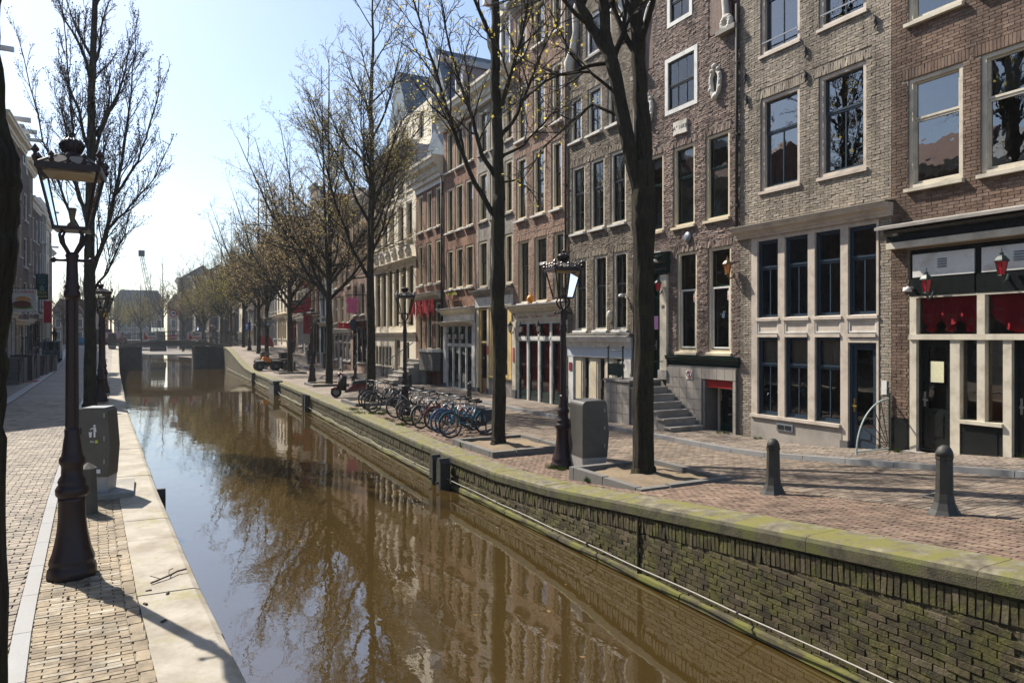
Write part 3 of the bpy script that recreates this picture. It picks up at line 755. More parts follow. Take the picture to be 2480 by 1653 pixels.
def wall_lantern(h, x, z, body, glassm, label, y=-.0, arm=.2, s=1.0, hook=True):
    """a lantern fixed to a facade: its own thing, hung on the wall"""
    o = empty('wall_lantern', h.tow((x, y - arm, z)), h.root.rotation_euler.z, label, 'lantern')
    mb = MB(); mb.lathe([(.05 * s, -.13 * s), (.09 * s, .09 * s)], 6); mb.build('glass', glassm, o)
    mb = MB()
    for i in range(6):
        a = math.pi / 3 * i; mb.tube([(.052 * s * math.cos(a), .052 * s * math.sin(a), -.13 * s), (.093 * s * math.cos(a), .093 * s * math.sin(a), .09 * s)], .007 * s, 4)
    mb.lathe([(.012 * s, -.2 * s), (.025 * s, -.17 * s), (.06 * s, -.14 * s), (.055 * s, -.125 * s)], 6)
    mb.build('cage', body, o)
    mb = MB(); mb.lathe([(.12 * s, .085 * s), (.115 * s, .105 * s), (.06 * s, .17 * s), (.03 * s, .19 * s), (.035 * s, .22 * s), (.012 * s, .235 * s), (.006 * s, .3 * s)], 6); mb.build('roof', body, o)
    mb = MB(); mb.tube([(0, 0, -.17 * s), (0, arm * .35, -.24 * s), (0, arm * .8, -.2 * s), (0, arm + .02, -.1 * s)], .02 * s, 6); mb.lathe([(.06 * s, 0), (.05 * s, .02)], 10)
    mb.build('arm', body, o); return o
def cctv(h, x, z, label, y=0.0):
    o = empty('security_camera', h.tow((x, y, z)), h.root.rotation_euler.z, label, 'camera')
    mb = MB(); mb.box(-.03, -.02, -.05, .03, 0, .09); mb.box(-.025, -.2, .04, .025, -.02, .085); mb.build('bracket', WHITE, o)
    mb = MB(); mb.smooth = True; mb.lathe([(.075, .06), (.085, .0), (.08, -.03)], 12, (0, -.2)); mb.build('housing', WHITE, o)
    mb = MB(); mb.smooth = True; mb.ball((0, -.2, -.03), .06, 10, 6); mb.build('dome', BLACKP, o); return o
def sign_plate(h, x, z, w_, hh, m, label, y=-.02, lines=(), tm=None, name='wall_sign', cat='sign'):
    o = empty(name, h.tow((x, y, z)), h.root.rotation_euler.z, label, cat)
    mb = MB(); mb.box(-w_ / 2, -.012, -hh / 2, w_ / 2, .0, hh / 2); mb.build('plate', m, o)
    for (t, dz, sz) in lines: lettering(t, sz, tm, o, (0, -.014, dz), (R(90), 0, 0), .0008)
    return o

h = House(9.33, 5.2, 'brown brick house with black and white shopfront at the right edge'); H1 = h
U = h.u
c1, c2 = (U(2199.6), U(2331.8)), (U(2376), U(2376) + 1.1)
h.arch = [(a - .12, b + .12, z, z + .22) for a, b in (c1, c2) for z in (8.05, 11.5)] + [(3.75, 4.9, z, z + .22) for z in (8.05, 11.5)]
for a, b in (c1, c2, (3.85, 4.8)):
    h.window(a, b, 5.77, 8.05, CREAM2, CREAM2, .08, .36, 1, 1, cur=BEIGEC if a > 2 else WHITEC, curf=.9 if a > 2 else .35, sill=CREAM2, sillp=.11, gl=GLASSD)
    h.window(a, b, 9.19, 11.5, CREAM2, CREAM2, .08, .36, 1, 1, sill=CREAM2, sillp=.11, gl=GLASSD)
h.op.append((.37, 5.0, .36, 4.5))
w_ = h.wall(-.2, 13.6, MO1)
h.bricks([(.0, 5.2, 5.1, 11.9), (.0, .36, 1.0, 4.55)], B1, nparts=300, jit=.004, tilt=.012, gap=.009)
h.cornice(-.1, 5.3, 13.1, 13.6, .5, CREAM2)
h.bx('pier_base', BLACKP, 0, .36, -.03, .0, .1, 1.0)
mb = MB(); mb.prism([(-.32, 4.97), (.0, 5.06), (.0, 5.1), (-.36, 5.01), (-.36, 4.95)], 'x', -.16, 5.2); mb.build('ledge', STONE, h.root)
h.cornice(-.06, 5.2, 4.69, 4.95, .2, BLACKP, 'fascia', [(.02, 0), (-.5, 0), (-.5, .5), (-.8, .7), (-1, .9), (-1, 1), (.02, 1)])
h.bx('moulding', CREAM2, -.02, 5.2, -.17, .0, 4.55, 4.68)
h.bx('fascia_board', BLACKP, .38, 5.0, .05, .12, 3.52, 4.54)
for a, b in ((U(2209), U(2358)), (U(2376), U(2376) + 1.3)):
    mb = MB(); mb.box(a, .015, 3.93, b, .05, 4.4); p_ = mb.build('panel', WHITE, h.root)
    mb = MB()
    for i in range(4): mb.box((a + b) / 2 - .09, -.0, 4.1 + i * .05, (a + b) / 2 + .09, .02, 4.125 + i * .05)
    mb.build('vent', ZINC, p_)
h.bx('sign_board', BLACKP, .4, U(2362), -.03, .05, 3.55, 3.9); h.bx('sign_board', BLACKP, U(2366), 5.0, -.03, .05, 3.55, 3.9)
h.bx('trim', CREAM2, .4, 5.0, -.02, .05, 3.505, 3.545)
X1 = [U(2205), U(2221), U(2303), U(2326), U(2368), U(2387), U(2431), U(2452)]
xe = 5.0
h.bx('transom', CREAM2, X1[0], xe, -.06, .12, 2.65, 2.76)
h.bx('post', CREAM2, X1[0], X1[1], -.03, .14, .36, 2.65); h.bx('post', CREAM2, X1[0], X1[1], -.03, .14, 2.76, 3.5)
h.bx('post', CREAM2, X1[4], X1[5], -.03, .14, 2.76, 3.5); h.bx('post', CREAM2, X1[2], X1[3], -.03, .14, .36, 2.65); h.bx('post', CREAM2, X1[4], X1[5], -.03, .14, 1.05, 2.65); h.bx('post', CREAM2, X1[6], X1[7], -.03, .14, .3, 2.65)
for a, b in ((X1[1], X1[4]), (X1[5], xe)):
    mb = MB(); mb.quad((a, .1, 2.76), (b, .1, 2.76), (b, .1, 3.5), (a, .1, 3.5)); p_ = mb.build('window', GLASSC, h.root)
    h.curtain(a + .02, b - .02, 2.78, 3.5, .15, REDC, p_, 'swag')
for a, b in ((X1[3], X1[4]), (X1[5], X1[6])):
    mb = MB(); mb.quad((a, .1, 1.1), (b, .1, 1.1), (b, .1, 2.65), (a, .1, 2.65)); mb.build('window', GLASS, h.root)
h.bx('shop_sill', CREAM2, X1[3], X1[6], -.08, .14, 1.03, 1.1)
h.bx('panel', BLACKP, X1[2] + .03, X1[6], -.01, .12, .36, 1.03); h.bx('panel', BLACKP, X1[3] + .1, X1[6] - .1, -.025, -.01, .45, .94)
h.door(X1[1], X1[2], .4, 2.65, BLACKP, BLACKP, .62, .06, hole=False, handle=STEEL)
h.door(X1[7], X1[7] + .95, .4, 2.65, BLACKP, BLACKP, .62, .06, hole=False, handle=STEEL)
h.bx('threshold', STONE, X1[0] - .05, X1[2] + .1, -.22, .1, .1, .36); h.bx('threshold', STONE, X1[6], xe, -.22, .1, .1, .38)
h.bx('plinth', DSTONE, X1[2] + .1, X1[6], -.06, .1, .1, .36)
h.bx('back_wall', M('shop wall tile', (.35, .11, .05), .4, .3, 6), X1[5] - .4, xe, .9, .95, .36, 1.75); h.bx('back_wall', WARMW, X1[5] - .4, xe, .9, .95, 1.75, 2.7)
REDGL = M('red lantern glass', (.45, .005, .02), .15, .1, 5, spec=.6)
ORGL = M('orange lantern glass', (.6, .2, .05), .2, .1, 5, spec=.6); CLEARL = M('frosted lantern glass', (.55, .52, .45), .2, .1, 5)
DKGR = M('lantern dark green', (.02, .035, .03), .4, .2, 10)
wall_lantern(h, U(2262), 3.74, DKGR, REDGL, 'red glass lantern on the black board, left of the two', -.03, .22, 1.15)
wall_lantern(h, U(2444), 3.98, DKGR, REDGL, 'red glass lantern on the black board, at the right edge', -.03, .22, 1.15)
cctv(h, U(2212), 3.66, 'white dome camera at the left end of the black shop board', -.0)
sign_plate(h, (X1[1] + X1[2]) / 2 + .02, 2.0, .27, .42, M('pale yellow paper', (.6, .58, .38), .7), 'pale paper notice hanging behind the black shop door', .09, name='notice')
po_ = sign_plate(h, U(2303), 7.02, .54, .56, WHITE, 'white poster with red and black print in the brown house window', .185, [], None, name='poster', cat='poster')
PRB = M('poster black print', (.02, .02, .025), .6); PRR = M('poster red print', (.4, .02, .03), .6)
for t_, z_ in (('NO PHOTOS', .13), ('OR FILMING', .06), ('SEX WORKERS', -.01)): lettering(t_, .048, PRB, po_, (.12, -.014, z_), (R(90), 0, 0))
lettering('RESPECT SEX WORKERS', .048, PRR, po_, (0, -.014, -.2), (R(90), 0, 0))
mb = MB(); mb.prism([(-.26, .04), (-.1, .16), (-.03, .14), (-.05, -.02), (-.16, -.04), (-.26, -.1)], 'y', -.016, -.012); mb.build('red_figure', PRR, po_); mb = MB(); mb.prism([(-.26, -.16), (-.26, -.04), (-.17, .02), (-.12, -.04), (-.2, -.15)], 'y', -.019, -.0165); mb.build('grey_figure', DSTONE, po_)
# fan shaped railing between houses 1 and 2
f = empty('fan_railing', h.tow((-.02, -.05, .22)), R(-90), 'quarter circle wrought iron fan railing on the pavement beside the blue door', 'railing')
GALV = M('pale green metal', (.3, .36, .33), .5, .15, 10)
mb = MB(); mb.ring((0, -.02, .12), 1.05, .018, 'x', 16, 6, math.pi / 2, math.pi)
fr_ = mb.build('arc', GALV, f); mb = MB(); mb.tube([(0, 0, 0), (0, 0, 1.3)], .022, 6); mb.build('post', DKGR, f); mb = MB(); mb.tube([(0, -1.07, 0), (0, -1.07, .2)], .02, 6); mb.tube([(0, -1.07, .12), (0, 0, .12)], .014, 6); mb.build('foot_bar', GALV, f)
for k in range(1, 6):
    a = math.pi / 2 + k * math.pi / 12; mb = MB(); mb.tube([(0, -.02 + .1 * math.cos(a), .12 + .1 * math.sin(a)), (0, -.02 + 1.05 * math.cos(a), .12 + 1.05 * math.sin(a))], .009, 5); mb.build('spoke', IRON, f)

# ---- house 2 (grey brick, tall blue and white glazing)
h = House(13.59, 4.26, 'grey brick house with tall white and blue gridded shop windows'); U = h.u; H2 = h
cols = ((U(1842.5), U(1937)), (U(1983.6), U(2098)))
h.arch = [(a - .12, b + .12, z, z + .22) for a, b in cols for z in (8.82, 12.2)]
for a, b in cols:
    h.window(a, b, 6.43, 8.82, WARMW, NAVY, .09, .36, 2, 1, sill=WARMW, sillp=.06, d=.18, gl=GLASSD)
    h.window(a, b, 9.92, 12.2, WARMW, NAVY, .09, .36, 2, 1, sill=WARMW, sillp=.06, d=.18, gl=GLASSD)
xa, xb = U(1821.5), U(2130)
h.op.append((xa, xb, .1, 5.3))
h.wall(-.2, 13.8, MO2)
h.bricks([(.0, 4.26, 5.55, 12.6), (.0, xa, .1, 5.4), (xb, 4.26, .2, 5.4)], B2, .2, .062, nparts=300, jit=.005, tilt=.03, gap=.008)
h.cornice(-.1, 4.36, 13.2, 13.8, .5, WARMW)
h.cornice(-.08, 4.3, 5.28, 5.56, .3, WARMW, 'cornice', None, M('lead', (.22, .19, .15), .7, .2, 6))
gc = [(U(1836), U(1885.7)), (U(1902), U(1958)), (U(1975), U(2037)), (U(2055.6), U(2124))]
px = [xa] + [q for g_ in gc for q in g_] + [xb]
for i in range(0, 10, 2): h.bx('post', WARMW, px[i] + .003, px[i + 1] - .003, -.03, .16, .12 if i > 5 else .68, 5.28)
h.bx('head', WARMW, gc[0][0], gc[3][1], -.02, .16, 5.17, 5.28)
for i, (a, b) in enumerate(gc):
    h.window(a, b, 3.18, 5.17, NAVY, NAVY, .03, .34, 2, 1, sill=WARMW, hole=False, d=.12, y=.03, sillp=.06)
    mb = MB(); mb.box(a, .0, 2.8, b, .1, 3.1); p_ = mb.build('panel', WARMW, h.root)
    mb = MB(); mb.frame(a, b, 2.8, 3.1, .035, -.02, .0); mb.build('moulding', WHITE, p_)
    h.bx('ledge', WARMW, a, b, -.06, .12, 2.7, 2.78)
    if i < 3:
        h.window(a, b, .72, 2.7, NAVY, NAVY, .03, .34, 2, 1, sill=None, hole=False, d=.12, y=.03, cur=BEIGEC, curf=.35)
h.bx('shop_sill', WARMW, xa, gc[2][1] + .01, -.09, .14, .64, .715)
h.bx('plinth', GREYP, xa, gc[2][1] + .04, -.04, .14, -.1, .64)
mb = MB(); mb.box(1.25, -.07, .38, 1.75, -.04, .56); p_ = mb.build('vent', ZINC, h.root); mb = MB(); mb.box(1.3, -.08, .42, 1.48, -.07, .52); mb.box(1.52, -.08, .42, 1.7, -.07, .52); mb.build('grille', IRON, p_)
h.door(gc[3][0], gc[3][1], .14, 2.56, NAVY, NAVY, .78, .05, y=.03, hole=False, handle=GOLD)
h.bx('head', WARMW, gc[3][0], gc[3][1], -.03, .1, 2.58, 2.68)
h.bx('post_base', DSTONE, px[6], px[7], -.045, .1, .1, .36); h.bx('post_base', DSTONE, px[8], px[9], -.045, .1, .1, .36)
for z in (8.15, 9.35):
    for x in ((.25, 2.1) if z < 9 else (.2, 2.1, 3.9)): h.anchor(x, z + (.8 if z < 9 else .2))
for a, b in cols: h.bx('guard_rail', ZINC, a + .05, b - .05, -.02, -.0, 10.22, 10.25)
sign_plate(h, U(2143), 1.62, .12, .3, WHITE, 'small white doorbell panel on the grey brick pier beside the blue door', -.02, name='doorbell', cat='doorbell')

# ---- house 3 (rough brown brick, neck gable, stair)
h = House(18.17, 4.58, 'rough brown brick house with neck gable and year plaque'); U = h.u; H3 = h
r2 = [(U(1565), U(1606.7)), (U(1631), U(1682.6)), (U(1709), U(1767))]
r1 = [(U(1640), U(1688)), (U(1715), U(1771))]
h.arch = [(a - .1, b + .1, 8.36, 8.58) for a, b in r2] + [(a - .1, b + .1, 5.2, 5.42) for a, b in r1]
for a, b in r2: h.window(a, b, 5.97, 8.36, CREAM, DGREEN, .08, .38, 1, 1, cur=WHITEC, curf=.12, sill=CREAM, sillp=.09, d=.17)
GOLDG = M('stained glass amber', (.09, .06, .016), .25, .5, 25)
for a, b in r1:
    wi = h.window(a, b, 2.26, 5.2, CREAM, DGREEN, .08, .36, 1, 1, sill=CREAM, sillp=.08, d=.17)
    mb = MB(); mb.box(a + .13, .19, 4.15, b - .13, .2, 5.05); mb.build('stained_glass', GOLDG, wi)
    mb = MB(); mb.frame(a + .1, b - .1, 2.38, 4.1, .05, .06, .1); mb.build('inner_frame', WHITE, wi)
h.window(1.56, 2.97, 9.42, 11.13, WHITE, DSASH, .13, .5, 3, 3, sill=None, d=.14, y=-.03)
h.window(1.66, 2.75, 12.05, 13.5, WHITE, DSASH, .12, .5, 2, 2, sill=None, d=.14, y=-.03)
dx0, dx1 = U(1574), U(1604)
h.op += [(dx0, dx1, 1.42, 5.2), (U(1711.5), U(1778.5), -.1, 1.52)]
h.wall(-.2, 11.1, MO2, flank=REDTILE); h.wall(11.1, 14.6, MO2, x0=.95, x1=3.4, name='gable', depth=1)
h.bricks([(.0, 4.58, 2.0, 11.1), (.95, 3.4, 11.1, 14.6)], B3, .165, .058, nparts=300, jit=.01, tilt=.06)
h.gable_roof(11.1, 14.3, REDTILE, .5)
SCUL = M('weathered white sculpture', (.56, .53, .47), .8, .18, 12, .5, 40, stain=(.3, .28, .24), stainf=.2)
def scroll(h, x0, z0, x1, z1, flip):
    pts = []; n = 12
    for i in range(n + 1):
        t = i / n * math.pi / 2; pts.append((x0 + (x1 - x0) * (1 - math.cos(t)), z0 + (z1 - z0) * math.sin(t)) if not flip else (x0 + (x1 - x0) * (1 - math.cos(t)), z0 + (z1 - z0) * math.sin(t)))
    mb = MB(); mb.smooth = True; mb.tube([(p[0], -.03, p[1]) for p in pts], [.1 - .004 * i for i in range(n + 1)], 8); mb.build('scroll', SCUL, h.root)
    mb = MB(); e = x1; mb.prism(([(e, z0)] + pts) if True else pts, 'y', .01, .2); mb.build('scroll_infill', B3, h.root)
scroll(h, .45, 11.15, .95, 13.2, 0); scroll(h, 4.1, 11.15, 3.4, 13.0, 1)
mb = MB(); mb.smooth = True
for i in range(14):
    a = i * .5; mb.ball((4.2 + .14 * math.cos(a), -.12, 11.2 + .16 * math.sin(a)), .09, 8, 5)
mb.build('scroll_ornament', SCUL, h.root); h.bx('shoulder_ledge', STONE, 3.85, 4.55, -.2, .1, 10.95, 11.08); h.bx('shoulder_ledge', STONE, .05, .7, -.2, .1, 10.95, 11.08)
h.cornice(.8, 3.55, 14.6, 15, .3, SCUL); mb = MB(); mb.prism([(.8, 15), (3.55, 15), (2.2, 16)], 'y', -.2, .3); mb.build('pediment', SCUL, h.root)
for xc, zc in ((U(1736), 9.78), (U(1573), 9.85)):
    mb = MB(); mb.smooth = True; pts = []
    for i in range(21):
        a = 2 * math.pi * i / 20; wv = 1 + .09 * math.sin(5 * a); pts.append((xc + .165 * wv * math.cos(a), -.05, zc + .37 * wv * math.sin(a)))
    mb.tube(pts, .065, 8, False); o = mb.build('oval_surround', SCUL, h.root)
    mb = MB(); mb.add([(xc + .14 * math.cos(2 * math.pi * i / 16), -.02, zc + .33 * math.sin(2 * math.pi * i / 16)) for i in range(16)], [tuple(range(16))]); mb.build('oval_pane', DSASH, o)
    mb = MB(); mb.smooth = True
    for k_ in range(14):
        a = k_ * .449; mb = MB(); mb.smooth = True; mb.ball((xc + .2 * math.cos(a), -.07, zc + .41 * math.sin(a)), .04 + .014 * (k_ % 3), 7, 5); mb.build('carved_bead', SCUL, o)
    for dz in (.42, -.42): mb = MB(); mb.smooth = True; mb.ball((xc, -.08, zc + dz), .09, 8, 6); mb.build('carved_knob', SCUL, o)
pl = empty('year_plaque', h.tow((U(1651), -.02, 8.9)), R(-90), 'small white carved year plaque on the rough brown gable', 'plaque')
mb = MB(); mb.prism([(-.3, -.2), (-.12, -.17), (0, -.19), (.3, -.2), (.27, 0), (.3, .2), (.1, .18), (-.05, .2), (-.3, .2), (-.27, 0)], 'y', -.06, 0); mb.build('plaque', SCUL, pl)
lettering('A\u00b0 1683', .17, M('dark lettering', (.03, .03, .035), .7), pl, (0, -.062, 0), (R(90), 0, 0), .002)
h.pipe(4.52, 5.6, 11.6, BLACKP); h.pipe(.12, .3, 11, BLACKP)
# entrance
h.door(dx0 + .02, dx1 - .02, 1.42, 5.15, DGREEN, DGREEN, .62, .08, y=.1, hole=False, fanlight=1.1)
h.bx('pilaster', CREAM2, dx1, dx1 + .3, -.1, .02, 1.5, 4.6); h.bx('pilaster_base', STONE, dx1 - .05, dx1 + .35, -.14, .02, 1.42, 1.7)
h.bx('pilaster', CREAM2, dx0 - .28, dx0, -.1, .02, 1.5, 4.6)
h.cornice(dx0 - .35, dx1 + .38, 4.65, 5.25, .38, DGREEN, 'door_hood', None, WHITE)
h.cornice(U(1619), 4.58, 1.88, 2.16, .16, DGREEN, 'green_ledge')
tl = empty('tile_wall', (0, 0, 0), 0, parent=h.root); tl.name = 'tile_cladding'
rx0, rx1 = U(1711.5), U(1778.5)
mb = MB()
for a, b, c, d in ((U(1619), rx0, -.1, 1.87), (rx1, 4.5, -.1, 1.87), (rx0, rx1, 1.52, 1.87)): mb.box(a, -.07, c, b, -.02, d)
mb.box(rx0 - .02, -.02, -.1, rx0 + .02, .55, 1.52); mb.build('grout', DSTONE, tl)
tu = MB(); tu.box(-.5, -.02, -.5, .5, .02, .5); tum = tu.mesh('tile', TILEG); z = .02; tw = .3
while z < 1.8:
    x = U(1619) + .01; hh = min(.3, 1.86 - z)
    while x < 4.48:
        ww = min(tw, 4.5 - x)
        if not (x + ww > rx0 + .02 and x < rx1 - .02 and z < 1.5) and ww > .06: inst('tile', tum, tl, (x + ww / 2, -.075, z + hh / 2), (0, 0, 0), (ww - .012, 1, hh - .012))
        x += tw
    z += .3
h.bx('lintel', REDP, rx0 + .02, rx1, -.02, .1, 1.3, 1.52)
h.door(rx0 + .12, rx1, .02, 1.3, WARMW, DGREEN, .85, .05, y=.3, hole=False); h.bx('basement_floor', STONE, rx0, rx1, -.05, .6, -.05, .03)
ps = sign_plate(h, U(1676), 1.62, .26, .26, WHITE, 'round red no pedestrians sign on the grey tiled wall', -.1)
mb = MB(); mb.ring((0, -.014, 0), .1, .012, 'y', 20, 5); mb.tube([(-.07, -.014, .07), (.07, -.014, -.07)], .008, 5); mb.build('prohibition_ring', REDP, ps)
mb = MB(); mb.ball((0, -.016, .05), .016, 8, 5); mb.tube([(0, -.016, .03), (.01, -.016, -.02), (-.03, -.016, -.07)], .012, 5); mb.tube([(.01, -.016, -.02), (.035, -.016, -.07)], .01, 5); mb.build('pictogram', BLACKP, ps)
# stair beside the facade
st = empty('entrance_stair', h.tow((0, -.15, .07)), R(-90), 'grey stone stair with tiled landing and dark railing below the green door', 'stair')
mb = MB(); mb.box(.25, -1.15, -.2, 1.5, 0.02, 1.28); mb.build('landing_block', DSTONE, st)
for zz in range(4):
    for xx in range(4): inst('tile', tum, st, (.25 + .31 * xx + .155, -1.165, .02 + .31 * zz + .15), (0, 0, 0), (.298, 1, .298))
    for yy in range(3): inst('tile', tum, st, (.24, -.2 - .31 * yy - .02, .02 + .31 * zz + .15), (0, 0, R(90)), (.298, 1, .298))
mb = MB(); mb.box(.2, -1.22, 1.28, 1.53, .02, 1.35); mb.build('landing_slab', STONE, st)
for i in range(6):
    x = 1.5 + i * .3; z1 = 1.35 - (i + 1) * .2
    mb = MB(); mb.box(x, -1.12, -.2, x + .32, .02, z1 - .05); mb.box(x, -1.16, z1 - .05, x + .33, .02, z1); mb.build('step', STONE, st)
RAILG = M('dark railing green', (.015, .03, .028), .35, .2, 8)
mb = MB()
for x, z in ((.3, 1.35), (1.05, 1.35)): mb.tube([(x, -1.08, z), (x, -1.08, z + .95)], .025, 8); mb.ball((x, -1.08, z + .98), .045, 8, 6)
mb.tube([(.3, -1.08, 2.22), (1.05, -1.08, 2.22)], .016, 6); mb.tube([(.3, -1.08, 1.85), (1.05, -1.08, 1.85)], .016, 6); mb.box(.33, -1.09, 1.45, 1.02, -1.07, 1.82); mb.build('railing', RAILG, st)
mb = MB(); mb.tube([(1.75, -1.08, .95), (1.75, -1.08, 2.0)], .025, 8); mb.ball((1.75, -1.08, 2.03), .045, 8, 6); mb.tube([(1.75, -1.08, 1.9), (1.75, -.1, 1.9)], .012, 6); mb.build('newel_post', RAILG, st)
wall_lantern(h, U(1607) + .05, 4.25, DKGR, REDGL, 'small red lantern on the cream pilaster beside the green door', -.1, .15, 1.0)
wall_lantern(h, U(1777), 4.55, M('lantern bronze', (.12, .07, .03), .45), ORGL, 'orange glass lantern on the corner of the rough brick house', -.01, .22, 1.15)
cctv(h, U(1606) + .02, 5.0, 'white camera under the green door hood', -.12)
sign_plate(h, U(1584), 3.15, .22, .42, M('pink notice', (.6, .3, .5), .7), 'pink notice taped behind the green door glass', .08, name='notice')
lettering('38', .16, BLACKP, h.root, (dx1 + .15, -.104, 3.62), (R(90), 0, 0), .002)
mb = MB(); mb.smooth = True; mb.lathe([(.16, -.02), (.13, .02), (.01, .03)], 14); sd = mb.build('siren_disc', ZINC, None, h.tow((U(1668), -.06, 5.62)), 0); sd.rotation_euler = (0, R(-90), 0); tag(sd, 'small round grey disc on the rough brick wall above the lower windows', 'disc')

# ---- house 4 (grey brown brick, six over rows of three)
h = House(22.17, 4.0, 'dark grey brown brick house with cream door row and barred sashes'); U = h.u; H4 = h
rA = [(U(1385), U(1417)), (U(1429.5), U(1464)), (U(1478.6), U(1516))]; rB = [(U(1382), U(1409)), (U(1423.7), U(1457)), (U(1472), U(1508))]; rC = [(U(1392), U(1421)), (U(1438), U(1470)), (U(1485), U(1519.5))]
h.arch = [(a - .1, b + .1, z, z + .24) for r_, z in ((rA, 8.97), (rB, 11.54), (rC, 5.56)) for a, b in r_]
for a, b in rA: h.window(a, b, 6.5, 8.97, CREAM2, DSASH, .095, .4, 2, 2, 1, cur=BEIGEC, curf=.95, cm='open', sill=WHITE, sillp=.12)
for a, b in rB: h.window(a, b, 9.89, 11.54, CREAM2, DSASH, .095, .4, 2, 2, 1, cur=M('plum curtain', (.06, .02, .04), .9), curf=1, cm='open', sill=WHITE, sillp=.12, gl=GLASSD)
for a, b in rC: h.window(a, b, 2.93, 5.56, CREAM2, DSASH, .095, .4, 2, 2, 1, cur=BEIGEC, curf=1, cm='open', sill=WHITE, sillp=.08)
h.window(1.25, 2.75, 12.7, 14.2, WHITE, DSASH, .12, .4, 2, 2, sill=STONE, d=.12)
h.op.append((.12, 3.9, .0, 2.32))
h.wall(-.2, 12.4, MO2); h.wall(12.4, 15.4, MO2, x0=.85, x1=3.2, name='gable', depth=1)
h.bricks([(.0, 4.0, 2.75, 12.4), (.85, 3.2, 12.4, 15.4)], B4, .185, .06, nparts=300, jit=.007, tilt=.035)
h.gable_roof(12.4, 15.2, REDTILE, .5)
mb = MB(); mb.smooth = True
for sx, s_ in ((.85, -1), (3.2, 1)):
    mb.tube([(sx + s_ * .6, -.05, 12.4), (sx + s_ * .62, -.08, 12.9), (sx + s_ * .35, -.08, 13.3), (sx + s_ * .2, -.06, 13.9), (sx + s_ * .22, -.06, 14.6), (sx, -.05, 15.2)], [.16, .2, .15, .12, .14, .1], 8)
mb.build('scroll', SCUL, h.root); h.cornice(.7, 3.35, 15.4, 15.8, .3, SCUL); mb = MB(); mb.smooth = True
mb.lathe([(1.1, 15.8), (.9, 16.2), (.5, 16.6), (.2, 16.8), (.25, 17), (.05, 17.2)], 10, (2.02, .0)); mb.build('crest', SCUL, h.root)
h.cornice(-.02, 3.98, 2.34, 2.7, .3, WHITE, 'cornice', None, STONE)
h.bx('fascia_board', M('pale blue paint', (.48, .53, .58), .5, .06), .05, 3.95, -.06, .1, 2.0, 2.34)
for x, wd, m in ((.12, .32, WHITE), (3.55, .35, WHITE)): h.bx('pilaster', m, x, x + wd, -.05, .12, .0, 2.0)
xx = .46
for i in range(3):
    h.bx('panel', CREAM2, xx, xx + .52, .02, .12, .02, 2.0); h.bx('panel', CREAM, xx + .08, xx + .44, .0, .02, .15, 1.85)
    h.door(xx + .54, xx + .92, .02, 2.0, CREAM2, DSASH, .8, .04, y=.05, hole=False); xx += .96
h.bx('plinth', DSTONE, .1, .46, -.07, .1, -.1, .25)
h.bx('shelf_ledge', STONE, 0, 3.98, -.18, .0, 2.78, 2.84)
cctv(h, U(1516), 4.05, 'white camera between the lower windows of the dark brick house', 0)
sign_plate(h, .28, 1.62, .2, .3, M('maroon plate', (.2, .02, .03), .5), 'small maroon plaque on the white pilaster', -.06)
mb = MB(); mb.smooth = True; mb.ball((0, 0, 0), .12, 10, 8, 1.8); al = mb.build('alarm_box', CREAM2, None, h.tow((U(1481), -.08, 3.4))); tag(al, 'cream alarm box between the dark barred windows', 'alarm box')
nb = sign_plate(h, 3.72, 1.75, .4, .3, WHITE, 'white number board beside the tiled landing', -.2, [('38', 0, .2)], BLACKP)

# ---- house 5 (pink brown, red doors)
h = House(26.52, 4.35, 'tall pink brown brick house with red curtained glass doors'); U = h.u; H5 = h
rA = [(U(1250.7), U(1275)), (U(1291), U(1319.6)), (U(1335.4), U(1361))]; rC = [(U(1256), U(1281)), (U(1295), U(1325)), (U(1341), U(1366))]
h.arch = [(a - .1, b + .1, z, z + .26) for r_, z in ((rA, 10.3), (rA, 13.3), (rC, 6.74), (rA, 16.3)) for a, b in r_]
for (a, b) in rA:
    h.window(a, b, 7.63, 10.3, CREAM, DSASH, .12, .45, 1, 1, cur=WHITEC if a < 1 else None, sill=WHITE, sillp=.14, d=.2, gl=GLASSD)
    h.window(a, b, 10.99, 13.3, CREAM, DSASH, .12, .45, 1, 1, sill=WHITE, sillp=.14, d=.2, gl=GLASSD)
    h.window(a, b, 14.5, 16.3, CREAM, DSASH, .12, .45, 1, 1, sill=WHITE, sillp=.12, d=.2, gl=GLASSD)
for i, (a, b) in enumerate(rC): h.window(a, b, 4.12, 6.74, CREAM, DSASH, .08, .4, 1, 1, sill=WHITE, sillp=.1, d=.2, transom_m=WHITE if i == 1 else None, cur=WHITEC, curf=1.0, gl=GLASSD)
h.op.append((.3, 4.05, .0, 3.35))
h.wall(-.2, 16.9, MO2); h.bricks([(.0, 4.35, 4.05, 16.9)], B5, .2, .063, nparts=300, jit=.006, tilt=.03)
h.gable_roof(16.9, 19.6, REDTILE, .4); h.cornice(-.05, 4.4, 16.5, 17.0, .4, STONE)
mb = MB(); mb.smooth = True
for i in range(16): mb.ball((.5 + .22 * i, -.1, 16.95 + .35 * math.sin(i * 1.1) ** 2), .17, 8, 5)
mb.build('crest', SCUL, h.root)
h.cornice(-.05, 4.35, 3.72, 4.0, .4, CREAM2, 'cornice', None, STONE)
fb = h.bx('fascia_board', CREAM2, .25, 4.1, -.06, .1, 3.36, 3.72)
TR = M('red lettering', (.3, .03, .03), .6)
lettering('Room to Rent', .16, TR, h.root, (.95, -.063, 3.54), (R(90), 0, 0)); lettering('The Office 52', .16, TR, h.root, (2.1, -.063, 3.54), (R(90), 0, 0)); lettering('EZALMA 52', .16, TR, h.root, (3.35, -.063, 3.54), (R(90), 0, 0))
